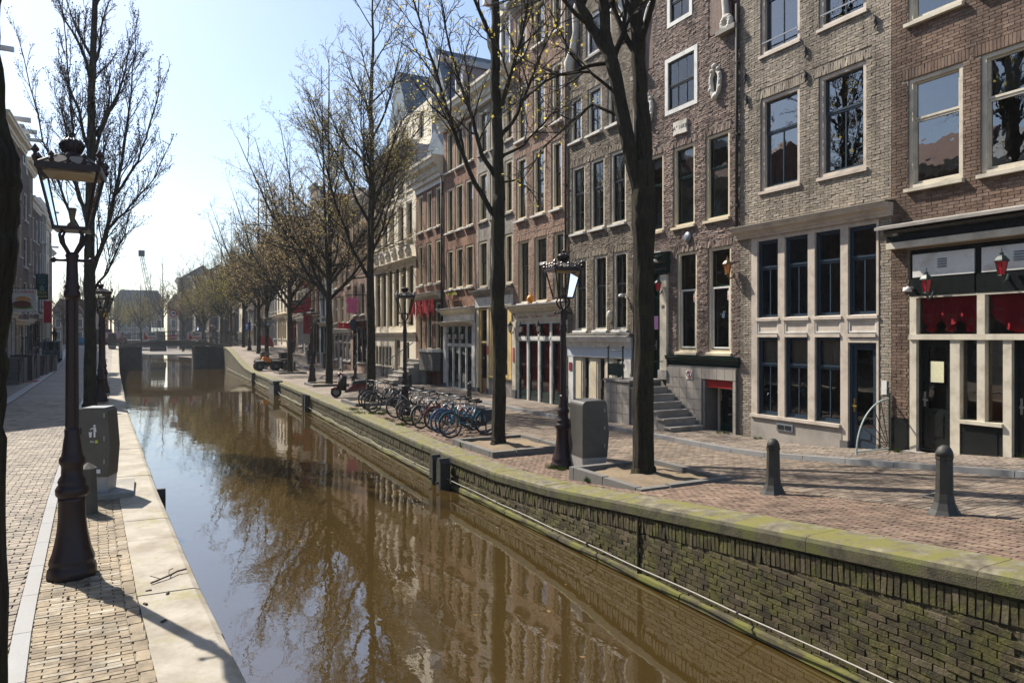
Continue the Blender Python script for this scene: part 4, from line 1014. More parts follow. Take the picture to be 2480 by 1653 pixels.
h.bx('pilaster', CREAM2, .0, .32, -.08, .12, .45, 3.36); h.bx('pilaster_base', DSTONE, -.02, .34, -.1, .12, -.05, .45); h.bx('pilaster', CREAM2, 4.03, 4.35, -.08, .12, .45, 3.36); h.bx('pilaster_base', DSTONE, 4.01, 4.37, -.1, .12, -.05, .45)
h.bx('transom', WHITE, .32, 4.03, -.01, .14, 2.58, 2.7); h.bx('head', WHITE, .32, 4.03, -.01, .14, 3.28, 3.36)
for i in range(4):
    a = .34 + i * .925; b = a + .86
    h.bx('post', WHITE, a - .035, a + .035, -.01, .14, .0, 3.28)
    wi = h.window(a + .04, b, 2.7, 3.28, WHITE, DSASH, .03, None, hole=False, sill=None, y=.0, d=.1, cur=REDV, gl=GLASSC)
    h.door(a + .04, b, .02, 2.58, WHITE, DGREEN, .82, .03, y=.0, hole=False, cur=REDV)
wall_lantern(h, .95, 3.05, BLACKP, CLEARL, 'black wall lantern above the left red curtained door', 0, .18, 1.1); wall_lantern(h, 2.45, 3.05, BLACKP, CLEARL, 'black wall lantern above the middle red curtained doors', 0, .18, 1.1); wall_lantern(h, .12, 3.1, BLACKP, CLEARL, 'black wall lantern on the cream pilaster beside the red doors', -.08, .15, 1.1)
sign_plate(h, .16, 1.95, .14, .62, M('red notice', (.5, .05, .03), .6), 'tall red notice on the cream pilaster beside the red doors', -.09)
for x_, lb in ((U(1680), 'left'), (U(1763), 'right')):
    q_ = sign_plate(H3, H3.y0 - (h.y0 - x_), 3.85, .2, .26, WHITE, 'small white poster with red figure in the ' + lb + ' window above the tiled wall', .1, name='poster', cat='poster'); mb = MB(); mb.prism([(-.08, -.06), (-.02, -.06), (-.01, .02), (.0, .09), (-.05, .07)], 'y', -.016, -.012); mb.build('red_figure', PRR, q_); print_lines(q_, PRB, [(.01, .09, .06, .012), (.01, .09, .035, .012), (.01, .08, .01, .012)], -.012); print_lines(q_, PRR, [(-.08, .08, -.1, .014)], -.012)
pk = MB(); pk.smooth = True; pk.ball((0, 0, 0), .15, 10, 8, 1.1); pk.lathe([(.03, .15), (.02, .22)], 6)
po = pk.build('orange_lamp', M('orange plastic', (.75, .25, .02), .4), None, h.tow((U(1300), -.3, 4.24))); tag(po, 'round orange lamp standing on the cream shop cornice', 'lamp')
h.pipe(4.3, .2, 16, BLACKP)

# ---- houses 6 and 7 share one long white cornice
BW6 = brickwall('grey brick wall', (.36, .33, .285), (.29, .265, .23), (.2, .18, .155), .2, .064)
BW7 = brickwall('red brown brick wall', (.32, .17, .112), (.25, .13, .088), (.18, .14, .105), .2, .064)
BW8 = brickwall('brown red brick wall', (.27, .145, .1), (.21, .112, .08), (.16, .125, .095), .2, .064)
ARCH6 = brickpiece('grey arch brick', [(.3, .27, .23), (.36, .32, .27)], .9, .5); ARCH7 = brickpiece('red arch brick', [(.25, .15, .11), (.3, .185, .14)], .9, .5)
h = House(30.3, 3.78, 'grey brick house with ochre shopfront beside the red doors'); U = h.u; H6 = h
cs = [(U(1159), U(1180)), (U(1187), U(1207)), (U(1222), U(1241))]
for i, (a, b) in enumerate(cs):
    h.window(a, b, 8.13, 10.46, CREAM, DSASH, .11, .45, 1, 1, sill=STONE, sillp=.1, d=.2, gl=GLASSD); h.window(a, b, 11.3, 13.35, CREAM, DSASH, .11, .45, 1, 1, sill=STONE, sillp=.1, d=.2, gl=GLASSD); h.window(a, b, 5.02, 7.23, CREAM, DSASH, .11, .45, 1, 1, sill=STONE, sillp=.1, d=.2, gl=GLASSD, cur=BEIGEC)
h.op.append((.1, 3.6, .0, 4.1)); h.wall(-.2, 14.1, BW6)
mb = MB()
h.cornice(-.1, 3.8, 4.55, 4.85, .35, STONE, 'cornice', None, STONE); h.bx('fascia_board', WHITE, .0, 3.75, -.1, .1, 4.1, 4.55)
h.bx('pilaster', CREAM, .05, .3, -.05, .12, .3, 4.1); h.bx('pilaster', CREAM, 1.22, 1.42, -.05, .12, .3, 4.1); h.bx('pilaster', YELLOW, 3.3, 3.65, -.05, .12, .9, 4.1); h.bx('pilaster', YELLOW, 1.42, 1.62, -.02, .12, .9, 4.1); h.bx('pilaster', YELLOW, 2.4, 2.6, -.02, .12, .9, 4.1)
h.door(.36, 1.2, .05, 4.05, YELLOW, M('brown door', (.12, .07, .045), .4), .7, .07, y=.0, hole=False, fanlight=1.5)
h.window(1.64, 2.4, .95, 4.05, YELLOW, DSASH, .06, .35, hole=False, sill=None, y=.0); h.window(2.6, 3.3, .95, 4.05, YELLOW, DSASH, .06, .35, hole=False, sill=None, y=.0, cur=M('teal panel', (.1, .16, .15), .8))
h.bx('shop_sill', YELLOW, 1.3, 3.7, -.1, .1, .85, .95); h.bx('plinth', GREYP, 1.3, 3.68, -.03, .12, -.1, .85); h.bx('pilaster_base', DSTONE, 0, .33, -.08, .1, -.1, .3); h.bx('pilaster_base', DSTONE, 1.2, 1.3, -.08, .1, -.1, .35)
sign_plate(h, 1.32, 2.1, .15, .4, M('red notice', (.5, .05, .03), .6), 'red notice on the cream post of the ochre shopfront', -.06)
h.cornice(-.1, 3.78, 13.55, 14.5, .65, CREAM2, 'roof_cornice'); h.sloped_roof(14.5, 18.2, REDTILE, y1=3.6)
h.dormer(2.0, 1.0, 14.7, 17.4, .5, WHITE, ZINC, True, False)
h = House(34.51, 4.21, 'red brown brick house with white four door shopfront'); U = h.u; H7 = h
cs = [(U(1081), U(1097)), (U(1103), U(1121)), (U(1126), U(1146))]
for a, b in cs:
    h.window(a, b, 8.13, 10.46, CREAM, DSASH, .11, .42, 1, 1, sill=WHITE, sillp=.14, d=.22, gl=GLASSD); h.window(a, b, 11.29, 13.4, CREAM, DSASH, .11, .42, 1, 1, sill=WHITE, sillp=.14, d=.22, gl=GLASSD); h.window(a, b, 5.16, 7.25, CREAM, DSASH, .11, .42, 1, 1, sill=WHITE, sillp=.14, d=.22, gl=GLASSD)
h.op.append((.2, 4.0, 0, 3.4)); h.wall(-.2, 14.1, BW7)
h.cornice(-.05, 4.1, 3.85, 4.15, .4, CREAM2, 'cornice', None, WHITE); h.bx('fascia_board', WHITE, .1, 4.0, -.05, .1, 3.5, 3.85); h.cornice(-.02, 4.0, 3.28, 3.5, .5, CREAM2, 'canopy')
h.bx('pilaster', WHITE, .1, .45, -.06, .12, .3, 3.4); h.bx('pilaster', WHITE, 3.75, 4.1, -.06, .12, .3, 3.4); h.bx('pilaster_base', DSTONE, .08, .47, -.08, .1, -.1, .3); h.bx('pilaster_base', DSTONE, 3.73, 4.12, -.08, .1, -.1, .3)
h.bx('transom', WHITE, .45, 3.75, -.02, .14, 2.25, 2.35)
for i in range(4):
    a = .47 + i * .82; h.bx('post', WHITE, a - .03, a + .06, -.02, .14, .1, 3.28)
    h.window(a + .07, a + .78, 2.35, 3.28, WHITE, DSASH, .03, None, hole=False, sill=None, y=0); h.door(a + .07, a + .78, .1, 2.25, WHITE, DGREEN, .85, .03, y=0, hole=False)
    if i < 3: wall_lantern(h, a + .8, 2.75, BLACKP, CLEARL, ['left', 'middle', 'right'][i] + ' one of three black lanterns over the white shop doors', 0, .2, 1.2)
h.bx('threshold', STONE, .3, 3.9, -.2, .1, -.05, .1)
h.cornice(-.2, 4.22, 13.55, 14.5, .65, CREAM2, 'roof_cornice'); h.sloped_roof(14.5, 18.2, REDTILE, y1=3.6)
h.dormer(1.35, .95, 14.7, 16.6, .3, WHITE, ZINC, True, True)
fbx = empty('flower_box', h.tow((1.6, -.22, 4.62)), R(-90), 'small planter with yellow green plants under the red brown house windows', 'planter'); mb = MB(); mb.box(-.5, -.12, 0, .5, .12, .2); mb.build('box', M('terracotta box', (.2, .09, .06), .8), fbx)
mb = MB(); rg = random.Random(4)
for i in range(160):
    x, y, z = rg.uniform(-.48, .48), rg.uniform(-.1, .1), .2; mb.add([(x, y, z), (x + .03, y, z), (x + rg.uniform(-.08, .08), y + rg.uniform(-.08, .08), z + rg.uniform(.1, .22))], [(0, 1, 2)])
tag(mb.build('plants', M('yellow green leaves', (.3, .3, .04), .7), fbx), kind='stuff')
# ---- house 8: low, red curtain
h = House(38.8, 4.29, 'low brown brick house with white cornice, stair and red curtain'); U = h.u; H8 = h
cs = [(.35, 1.15), (1.75, 2.55), (3.1, 3.9)]
for a, b in cs:
    h.window(a, b, 8.7, 10.86, CREAM, DSASH, .11, .42, 1, 1, sill=WHITE, sillp=.14, d=.22, gl=GLASSD); h.window(a, b, 5.65, 8.0, CREAM, DSASH, .11, .42, 1, 1, sill=WHITE, sillp=.14, d=.22, gl=GLASSD)
    h.window(a, b, 2.0 if a > 1 else 1.6, 4.6, CREAM, DSASH, .11, .42, 1, 1, sill=None, d=.2, gl=GLASSD)
h.wall(-.2, 11.9, BW8); h.cornice(-.15, 4.3, 11.3, 12.4, .7, CREAM2, 'roof_cornice'); h.bx('frieze', WHITE, 0, 4.29, -.05, 0, 11.0, 11.3); h.gable_roof(12.3, 14.4, SLATE, .3)
h.cornice(-.05, 4.2, 4.75, 5.1, .55, CREAM2, 'canopy', None, WHITE); h.pipe(4.2, .2, 12, BLACKP, .06)
for i in range(4):
    mb = MB(); mb.smooth = True; a = .5 + i * .95
    for k in range(5):
        for j in range(9): t = j / 8; mb.v.append((a + .7 * t + .06 * k * (t - .5), -.5 + .03 * math.sin(j * 1.6 + k), 4.75 - (1.15 - .5 * math.sin(math.pi * t)) * k / 4))
    for k in range(4):
        for j in range(8): q = k * 9 + j; mb.f.append((q, q + 1, q + 10, q + 9)); mb.m.append(0); mb.sm.append(True)
    mb.build('awning_curtain', M('scarlet awning', (.35, .015, .02), .8, .2, 5), h.root)
h.bx('bay', DSTONE, 2.2, 4.2, -.6, 0, .9, 1.9); h.bx('bay_sill', WHITE, 2.15, 4.25, -.65, 0, 1.9, 2.05)
h.steps(.1, 1.9, .1, 1.45, 6, .3, STONE, -.2); h.bx('landing', STONE, .1, 1.9, -.25, 0, -.1, 1.45)
mb = MB(); mb.tube([(.15, -2.0, .5), (.15, -2.0, 1.2), (.15, -.2, 2.4)], .03, 6); mb.build('handrail', RAILG, h.root)
h.bx('basement_door', DSASH, 2.6, 3.3, -.62, -.6, .0, .85)
# ---- house 9: white plaster, set back attic with blue slate gables
PLAS = M('cream plaster', (.66, .6, .48), .8, .08, 1.2, .1, 20, stain=(.55, .48, .37), stainf=.15)
h = House(47.23, 8.43, 'wide cream plastered house with tall shop windows and blue slate gables'); H9 = h
xs5 = [.5, 1.95, 3.4, 5.2, 6.75]
for i, x in enumerate(xs5):
    h.window(x, x + 1.05, 8.6, 10.9, CREAM2, WHITE if i in (2, 0) else DSASH, .1, .45, 2, 2, 1, sill=PLAS, d=.25, sillp=.12, gl=GLASSD)
    h.window(x, x + 1.05, 11.5, 13.3, CREAM2, WHITE if i > 2 else DSASH, .1, .45, 2, 2, sill=PLAS, d=.2, gl=GLASSD)
for i in range(6):
    a = .35 + i * 1.32; h.window(a, a + 1.1, 3.3, 7.1, CREAM, DSASH, .1, .4, 2, 2, 2, sill=None, d=.22, gl=GLASSD)
for i in range(5): h.window(.35 + i * .72, .95 + i * .72, .8, 2.1, CREAM, DSASH, .06, None, 2, sill=CREAM2, d=.15)
h.door(4.5, 5.6, .05, 2.6, CREAM, M('taupe door', (.15, .12, .1), .5), .2, .1); h.op.append((6.4, 7.3, .4, 2.4))
h.wall(-.2, 14.1, PLAS, flank=M('lilac plaster flank', (.42, .4, .42), .9, .12, 1))
h.bx('side_door', DGREEN, 6.4, 7.3, .2, .25, .4, 2.4)
h.cornice(-.1, 8.5, 7.2, 7.45, .25, CREAM2, 'string_course'); h.cornice(-.1, 8.5, 2.75, 3.0, .2, CREAM2, 'string_course'); h.cornice(-.15, 8.55, 13.6, 14.3, .8, PLAS, 'roof_cornice'); h.bx('plinth', DSTONE, 0, 4.4, -.05, 0, -.1, .7)
for i in range(6):
    mb = MB(); mb.smooth = True; x = .7 + i * 1.3
    mb.ball((x, -.08, 7.95), .2, 8, 6, 1.3); mb.ball((x, -.12, 8.25), .12, 8, 6); mb.ball((x, -.1, 7.62), .1, 8, 6); mb.build('relief_ornament', SCUL, h.root)
for x in (.45, 1.8): h.bx('shutter', DGREEN, x - .3, x - .02, -.1, -.02, 11.5, 13.3); h.bx('shutter', DGREEN, x + 1.1, x + 1.38, -.1, -.02, 11.5, 13.3)
mb = MB(); O = [(1.0, 1.9, 14.9, 16.6), (2.9, 3.8, 14.9, 16.6), (6.2, 7.1, 14.9, 16.6)]
h.wall(14.3, 17.0, PLAS, y0=1.0, name='attic_wall', op=O, flank=M('lilac plaster flank', (.42, .4, .42), .9, .12, 1))
for a, b, c, d in O: h.window(a, b, c, d, CREAM2, DSASH, .08, .4, hole=False, sill=None, y=1.03)
h.gable_roof(17.0, 20.6, SLATE, 1.0, x0=.0, x1=4.2); h.gable_roof(17.0, 20.8, SLATE, 2.0, x0=4.3, x1=8.4)
gs = House(38.6, 5.2, 'blue slate gable peak rising behind the low brown house', x=FX + 5.5, name='gabled_house'); gs.window(1.6, 2.6, 14.5, 16.2, WHITE, DSASH, .1, .4, sill=None); gs.wall(0, 15.6, SLATE, depth=7); gs.gable_roof(15.6, 20.5, SLATE, .02, 7)

# ------------------------------------------------------------------ plainer houses further along both banks
PAL = {
 'brown': (brickwall('wall brown', (.26, .17, .13), (.2, .135, .105), (.16, .13, .1)), CREAM), 'pink': (brickwall('wall pink', (.36, .25, .2), (.29, .2, .16), (.2, .16, .13)), CREAM2),
 'grey': (brickwall('wall grey', (.3, .28, .25), (.24, .22, .195), (.16, .15, .13)), WHITE), 'dark': (brickwall('wall dark', (.13, .1, .085), (.1, .08, .07), (.1, .09, .075)), WHITE),
 'cream': (PLAS, CREAM2), 'white': (M('white plaster', (.6, .58, .54), .85, .08, 1.5), WHITE), 'red': (brickwall('wall red', (.3, .13, .09), (.23, .1, .07), (.18, .14, .11)), CREAM2), 'slate': (M('blue grey paint', (.2, .24, .28), .7, .1, 2), WHITE)}
def plain_house(y0, W, H, pal, label, side, cols=3, floors=None, top='cornice', seed=0, base=0.0, shop=None, x=None, zr=None, group=None, simple=False):
    rg = random.Random(seed); m, fr = PAL[pal]
    h = House(y0, W, label, side, base=base, x=x)
    g0 = 3.4 + rg.uniform(-.2, .5); fl = floors or max(2, int((H - g0) / 3.0)); fh = (H - g0 - .6) / fl
    pit = W / cols; ww = pit * rg.uniform(.48, .6)
    sm = rg.choice([DSASH, DSASH, WHITE])
    for f in range(fl):
        z0 = g0 + .45 + f * fh; hh = min(fh - .75, 2.3 - .15 * f)
        for c in range(cols):
            xx = pit * (c + .5); h.window(xx - ww / 2, xx + ww / 2, z0, z0 + hh, fr, sm, .08, .42, 2 if rg.random() < .4 else 1, 1, sill=WHITE if rg.random() < .7 else STONE, d=.18, cur=rg.choice([None, None, WHITEC, BEIGEC]), curf=rg.choice([1, .5]), sillp=.1, gl=GLASSD)
    if shop is not None:
        sc = {'g': DGREEN, 'w': WHITE, 'c': CREAM, 'r': REDP, 'b': BLACKP, 'n': NAVY}[shop]
        n = max(2, int(W / 1.3)); 
        di = rg.randrange(n)
        for i in range(n):
            a, b = .3 + (W - .6) * i / n + .05, .3 + (W - .6) * (i + 1) / n - .05
            if i == di: h.door(a, b, .1, g0 - .4, sc, sc, .6, .08, fanlight=.5)
            else: h.window(a, b, .75, g0 - .4, sc, sc, .08, .3, 1, 1, sill=STONE, gl=GLASSD, cur=rg.choice([None, REDC, None]))
        h.cornice(.1, W - .1, g0 - .35, g0, .3, sc if rg.random() < .5 else CREAM2)
    h.wall(-.3, H, m)
    if top == 'cornice': h.cornice(-.05, W + .03, H - .6, H + .05, .55, fr, 'roof_cornice'); h.sloped_roof(H, H + 2.6, rg.choice([REDTILE, SLATE]))
    elif top == 'gable':
        x0, x1 = W * .22, W * .78; h.wall(H, H + 2.4, m, x0=x0, x1=x1, depth=.6, name='gable', op=[]); h.cornice(x0 - .15, x1 + .15, H + 2.4, H + 2.75, .25, SCUL)
        h.window((x0 + x1) / 2 - .5, (x0 + x1) / 2 + .5, H + .3, H + 1.7, WHITE, DSASH, .1, .4, hole=False, sill=None, y=-.08, d=.1)
        for sx, s_ in ((x0, -1), (x1, 1)):
            mb = MB(); mb.prism([(sx, H), (sx + s_ * x0 * .9, H), (sx + s_ * x0 * .5, H + .5), (sx + s_ * .25, H + 1.4), (sx, H + 2.2)], 'y', 0.01, .25); mb.build('scroll', SCUL, h.root)
        h.gable_roof(H, H + 2.2, REDTILE, .3)
    elif top == 'step':
        for k in range(4):
            q = W * .5 * (k + .6) / 4.6; h.bx('gable_step', m, q, W - q, 0.01, .35, H + k * .75, H + (k + 1) * .75 - .004); h.bx('step_cap', SCUL, q - .05, q + .5, -.04, .4, H + (k + 1) * .75 - .1, H + (k + 1) * .75 - .0)
        h.gable_roof(H, H + 2.8, REDTILE, .35)
    if rg.random() < .5 and not simple:
        mb = MB(); mb.box(W / 2 - .1, -1.1, H + (2.0 if top != 'cornice' else .25), W / 2 + .1, .1, H + (2.22 if top != 'cornice' else .5)); mb.build('hoist_beam', WHITE, h.root)
    if rg.random() < .5: mb = MB(); mb.box(W * .2, 4.5, H, W * .2 + .7, 5.3, H + 3.2); mb.build('chimney', m, h.root)
    return h
right = [(53.2, 5.97, 12.8, 'pink', 'pinkish brick house with arched doorway and pink hanging sign', 3, 'cornice', 'g'), (59.3, 6.1, 12.6, 'brown', 'brown brick house beside the pink sign house, with white lintels', 3, 'cornice', 'w'),
 (64.2, 4.9, 13.4, 'slate', 'blue grey painted house behind the green awning', 2, 'cornice', 'g'), (69.5, 5.3, 13.8, 'brown', 'brown brick bar house hung with long red banners', 3, 'gable', 'b'), (75, 5.5, 12.9, 'grey', 'grey brick house right of the bar sign', 3, 'cornice', 'w'),
 (81, 6.0, 13.6, 'pink', 'pale pink brick house with dark red shop awning', 3, 'cornice', 'r'), (87.5, 6.5, 12.6, 'cream', 'cream house with classical white shop cornice near the bridge', 3, 'cornice', 'c'), (93, 5.5, 14, 'grey', 'grey gabled house level with the far bridge', 3, 'gable', 'w'),
 (99.5, 6.5, 13, 'pink', 'pink brick house just past the bridge', 3, 'cornice', 'n'), (105, 5.5, 14.2, 'brown', 'narrow brown gabled house past the bridge', 2, 'gable', 'w'), (112, 7, 13.2, 'grey', 'broad grey house past the bridge', 4, 'cornice', 'c'), (119, 7, 14, 'cream', 'distant cream house on the right bank', 3, 'cornice', 'w'),
 (126, 7, 13.5, 'brown', 'distant brown house on the right bank', 3, 'gable', 'g'), (134, 8, 14, 'grey', 'farthest but one grey house on the right bank', 4, 'cornice', 'w'), (142, 8, 13, 'pink', 'farthest pink house on the right bank', 4, 'cornice', 'w'), (151, 9, 13.5, 'cream', 'pale house where the right bank swings left', 4, 'cornice', 'w'), (161, 10, 14, 'grey', 'grey house at the far turn of the right bank', 5, 'cornice', 'w')]
RH = []
for i, (yf, W, H, pal, lab, c, top, shop) in enumerate(right):
    RH.append(plain_house(yf, W, H, pal, lab, 'R', c, None, top, 20 + i, max(0, zR(yf - W / 2)) + .06, shop, x=FX + bend(yf - W / 2)))
left = [(33.5, 6.0, 13.2, 'brown', 'brown brick house at the near end of the left row', 3, 'cornice', 'b'), (39.6, 5.4, 14.6, 'dark', 'dark brick gabled house near the left edge', 3, 'gable', 'g'), (45.1, 6.0, 14.4, 'brown', 'brown brick house above the shoarma sign', 3, 'cornice', 'w'), (51.2, 5.6, 15.2, 'brown', 'brown house with hoist beam behind the shoarma sign', 3, 'cornice', 'c'), (56.9, 5.4, 14.2, 'dark', 'dark brick house behind the dark green hanging sign', 2, 'gable', 'w'),
 (62.4, 5.0, 15.4, 'brown', 'tall brown house with hoist beam on the left bank', 3, 'cornice', 'n'), (67.5, 7.0, 13.0, 'dark', 'tall dark brick flank house on the left bank', 3, 'cornice', 'b'), (74.6, 6, 13.6, 'dark', 'dark brick house with pale shopfront on the left bank', 3, 'cornice', 'c'), (80.8, 7, 14.0, 'grey', 'grey house with rows of white windows on the left bank', 4, 'cornice', 'c'),
 (88, 7, 13.4, 'cream', 'cream house on the left bank beside the bridge', 3, 'cornice', 'c'), (95.2, 7, 13.8, 'brown', 'brown house on the left bank past the bridge', 4, 'gable', 'w'), (102.4, 8, 13, 'grey', 'far grey house on the left bank', 4, 'cornice', 'w'), (110.6, 8, 13.6, 'dark', 'far dark house on the left bank', 4, 'cornice', 'w'), (118.8, 9, 12.6, 'brown', 'farthest brown house on the left bank', 4, 'cornice', 'w')]
LH = []
for i, (yn, W, H, pal, lab, c, top, shop) in enumerate(left):
    LH.append(plain_house(yn, W, H, pal, lab, 'L', c, None, top, 60 + i, zL(yn + W / 2) + .04, shop, x=-6.9 - .065 * max(0, yn + W / 2 - 48) + bend(yn + W / 2)))
for i, (yn, W, H, pal, lab) in enumerate([(-2, 8.5, 12.5, 'brown', 'unseen brown house added for reflections, set back left of the canal'), (6.6, 8, 13.5, 'grey', 'unseen grey house added for reflections, set back left of the canal'), (14.8, 9, 12.5, 'dark', 'unseen dark house added for reflections, set back left of the canal'), (24, 9, 13, 'red', 'unseen red house added for reflections, set back left of the canal')]):  # unseen houses added for pane reflections, set back to let sun onto the street
    plain_house(yn, W, H, pal, lab, 'L', 3, None, 'cornice', 90 + i, .3, 'w', x=-14.5)

# ------------------------------------------------------------------ trees
def bark_mat():
    m, n, l, b = _new('tree bark')
    g = n.new('ShaderNodeNewGeometry'); pos = g.outputs['Position']
    v = node(n, 'ShaderNodeVectorMath', operation='MULTIPLY'); l.new(pos, v.inputs[0]); v.inputs[1].default_value = (1, 1, .16)
    f = noise(n, l, v.outputs[0], 26, 6, .7)
    c = ramp(n, l, f, [(.3, (.012, .01, .008)), (.55, (.04, .033, .024)), (.8, (.075, .063, .045))])
    s = ramp(n, l, noise(n, l, pos, 2.0, 6, .7), [(.5, 0.0), (.68, .75)])
    c = mixc(n, l, s, c, (.048, .05, .018))
    l.new(c, b.inputs['Base Color']); b.inputs['Roughness'].default_value = .9; b.inputs['Specular IOR Level'].default_value = .2
    bp = node(n, 'ShaderNodeBump', i_Strength=1.0, i_Distance=.07); l.new(f, bp.inputs['Height']); l.new(bp.outputs[0], b.inputs['Normal'])
    return m
BARK = bark_mat()
TWIG = M('twig bark', (.085, .068, .056), .85, .25, 3)
def leaf_mat(name, col, tr=.5):
    m, n, l, b = _new(name); n.remove(b); out = n['Material Output']
    g = n.new('ShaderNodeNewGeometry'); r = g.outputs['Random Per Island']
    c = ramp(n, l, r, [(0, mul(col, .55)), (.5, col), (1, mul(col, 1.5))])
    d = n.new('ShaderNodeBsdfDiffuse'); t = n.new('ShaderNodeBsdfTranslucent'); x = n.new('ShaderNodeMixShader'); x.inputs[0].default_value = tr
    l.new(c, d.inputs[0]); l.new(c, t.inputs[0]); l.new(d.outputs[0], x.inputs[1]); l.new(t.outputs[0], x.inputs[2]); l.new(x.outputs[0], out.inputs[0]); return m
BUDY = leaf_mat('yellow blossom buds', (.62, .5, .1)); BUDO = leaf_mat('olive young leaves', (.34, .29, .09)); BUDB = leaf_mat('brown buds', (.06, .045, .03), .3); BUDR = leaf_mat('rust young leaves', (.38, .29, .14))
RV = Vector((CY, -SY, 0))    # to the right as the camera sees it
class Tree:
    def __init__(s, seed, up=.25, spread=.75, leaf=.06, nleaf=2, dens=1.0, leafp=.8):
        s.r = random.Random(seed); s.T = MB(); s.B = MB(); s.W = MB(); s.L = MB(); s.up = up; s.spread = spread; s.leaf = leaf; s.nleaf = nleaf; s.dens = dens; s.leafp = leafp
        s.T.smooth = s.B.smooth = True
    def rv(s): return Vector((s.r.gauss(0, 1), s.r.gauss(0, 1), s.r.gauss(0, 1)))
    def path(s, p, d, L, n, wob, up):
        pts = [Vector(p)]; d = Vector(d).normalized()
        for i in range(n):
            d = (d + s.rv() * wob + Vector((0, 0, up))).normalized(); pts.append(pts[-1] + d * (L / n))
        return pts
    def buds(s, p, d):
        for i in range(s.nleaf):
            if s.r.random() > s.leafp: continue
            c = p + s.rv() * s.leaf * .9; a = s.rv().normalized() * s.leaf * s.r.uniform(.5, 1.1); b = a.cross(s.rv()).normalized() * s.leaf * .45
            s.L.add([c - a * .5 - b, c - a * .5 + b, c + a * .5 + b, c + a * .5 - b], [(0, 1, 2, 3)])
    def side(s, pts, rad, lvl, t0=.25, n=None, L=None):
        """spawn side branches along a limb"""
        tot = sum((b - a).length for a, b in zip(pts, pts[1:])); k = len(pts) - 1
        if n is None: n = int({1: 3.0, 2: 5.2, 3: 7.5}[lvl] * tot * s.dens + s.r.random())
        ph = s.r.uniform(0, 6.28)
        for i in range(n):
            t = t0 + (1 - t0) * (i + s.r.random()) / n; f = min(t * k, k - .001); j = int(f); p = pts[j].lerp(pts[j + 1], f - j); d = (pts[j + 1] - pts[j]).normalized()
            ph += 2.4 + s.r.uniform(-.5, .5); o = d.orthogonal().normalized(); o = (o * math.cos(ph) + d.cross(o) * math.sin(ph))
            sp = s.spread * s.r.uniform(.7, 1.25); dd = (d + o * sp + Vector((0, 0, .1))).normalized()
            rr = rad[j] * (.55 if lvl == 1 else .5); LL = (L or tot * .5) * (1.1 - .65 * t) * s.r.uniform(.6, 1.15)
            s.branch(p, dd, LL, max(rr, .0035), lvl + 1)
    def branch(s, p, d, L, r, lvl):
        if L < .12: return
        if lvl <= 1:
            n = max(6, int(L / .35)); pts = s.path(p, d, L, n, .09, s.up * .22); rad = [r * (1 - .82 * i / n) for i in range(n + 1)]; s.B.tube(pts, rad, 7, False); s.side(pts, rad, 1)
        elif lvl == 2:
            n = max(4, int(L / .3)); pts = s.path(p, d, L, n, .13, s.up * .28); rad = [min(r, .035) * (1 - .8 * i / n) + .0015 for i in range(n + 1)]; s.B.tube(pts, rad, 4, False); s.side(pts, rad, 2, .15)
        elif lvl == 3:
            n = 3; L = min(L, 1.0); pts = s.path(p, d, L, n, .16, s.up * .3); rad = [.009, .008, .0065, .004]; s.W.tube(pts, rad, 3, False); s.side(pts, rad, 3, .2); s.buds(pts[-1], d)
        else:
            L = min(max(L, .18), .45); pts = s.path(p, d, L, 2, .2, s.up * .3); s.W.tube(pts, [.0065, .0055, .004], 3, False); s.buds(pts[-1], d)
            if s.r.random() < .6: s.buds(pts[1], d)
    def trunk(s, pts, rad, n=14, burl=()):
        P = []; Q = []
        for i in range(len(pts) - 1):
            a, b = Vector(pts[i]), Vector(pts[i + 1])
            for k in range(6):
                t = k / 6; P.append(a.lerp(b, t) + Vector((s.r.gauss(0, 1), s.r.gauss(0, 1), 0)) * rad[i] * .03); rr = rad[i] + (rad[i + 1] - rad[i]) * t; z = P[-1].z
                for bz, bw, ba in burl: rr += ba * math.exp(-((z - bz) / bw) ** 2)
                Q.append(rr * (1 + s.r.uniform(-.03, .03)))
        P.append(Vector(pts[-1])); Q.append(rad[-1]); N = 2 * n; k = len(P) - 1; tot = P[-1].z - P[0].z; rings = int(tot / .11); vs = []; ph = s.r.uniform(0, 6)
        for j in range(rings + 1):
            f = min(j / rings * k, k - .001); i = int(f); p = P[i].lerp(P[i + 1], f - i); rr = Q[i] + (Q[i + 1] - Q[i]) * (f - i)
            for q in range(N):
                a = 2 * math.pi * q / N; z = p.z
                e = 1 + .035 * math.sin(7 * a + ph + 1.4 * math.sin(z * 1.7)) + .03 * math.sin(12 * a + 2.1 * math.sin(z * 2.3 + 1) + ph) + .02 * math.sin(3 * a + z) + s.r.uniform(-.025, .025)
                vs.append((p.x + rr * e * math.cos(a), p.y + rr * e * math.sin(a), z))
        s.T.add(vs, [(j * N + q, j * N + (q + 1) % N, (j + 1) * N + (q + 1) % N, (j + 1) * N + q) for j in range(rings) for q in range(N)] + [tuple(range(rings * N, rings * N + N))])
        return [Vector(p) for p in pts]
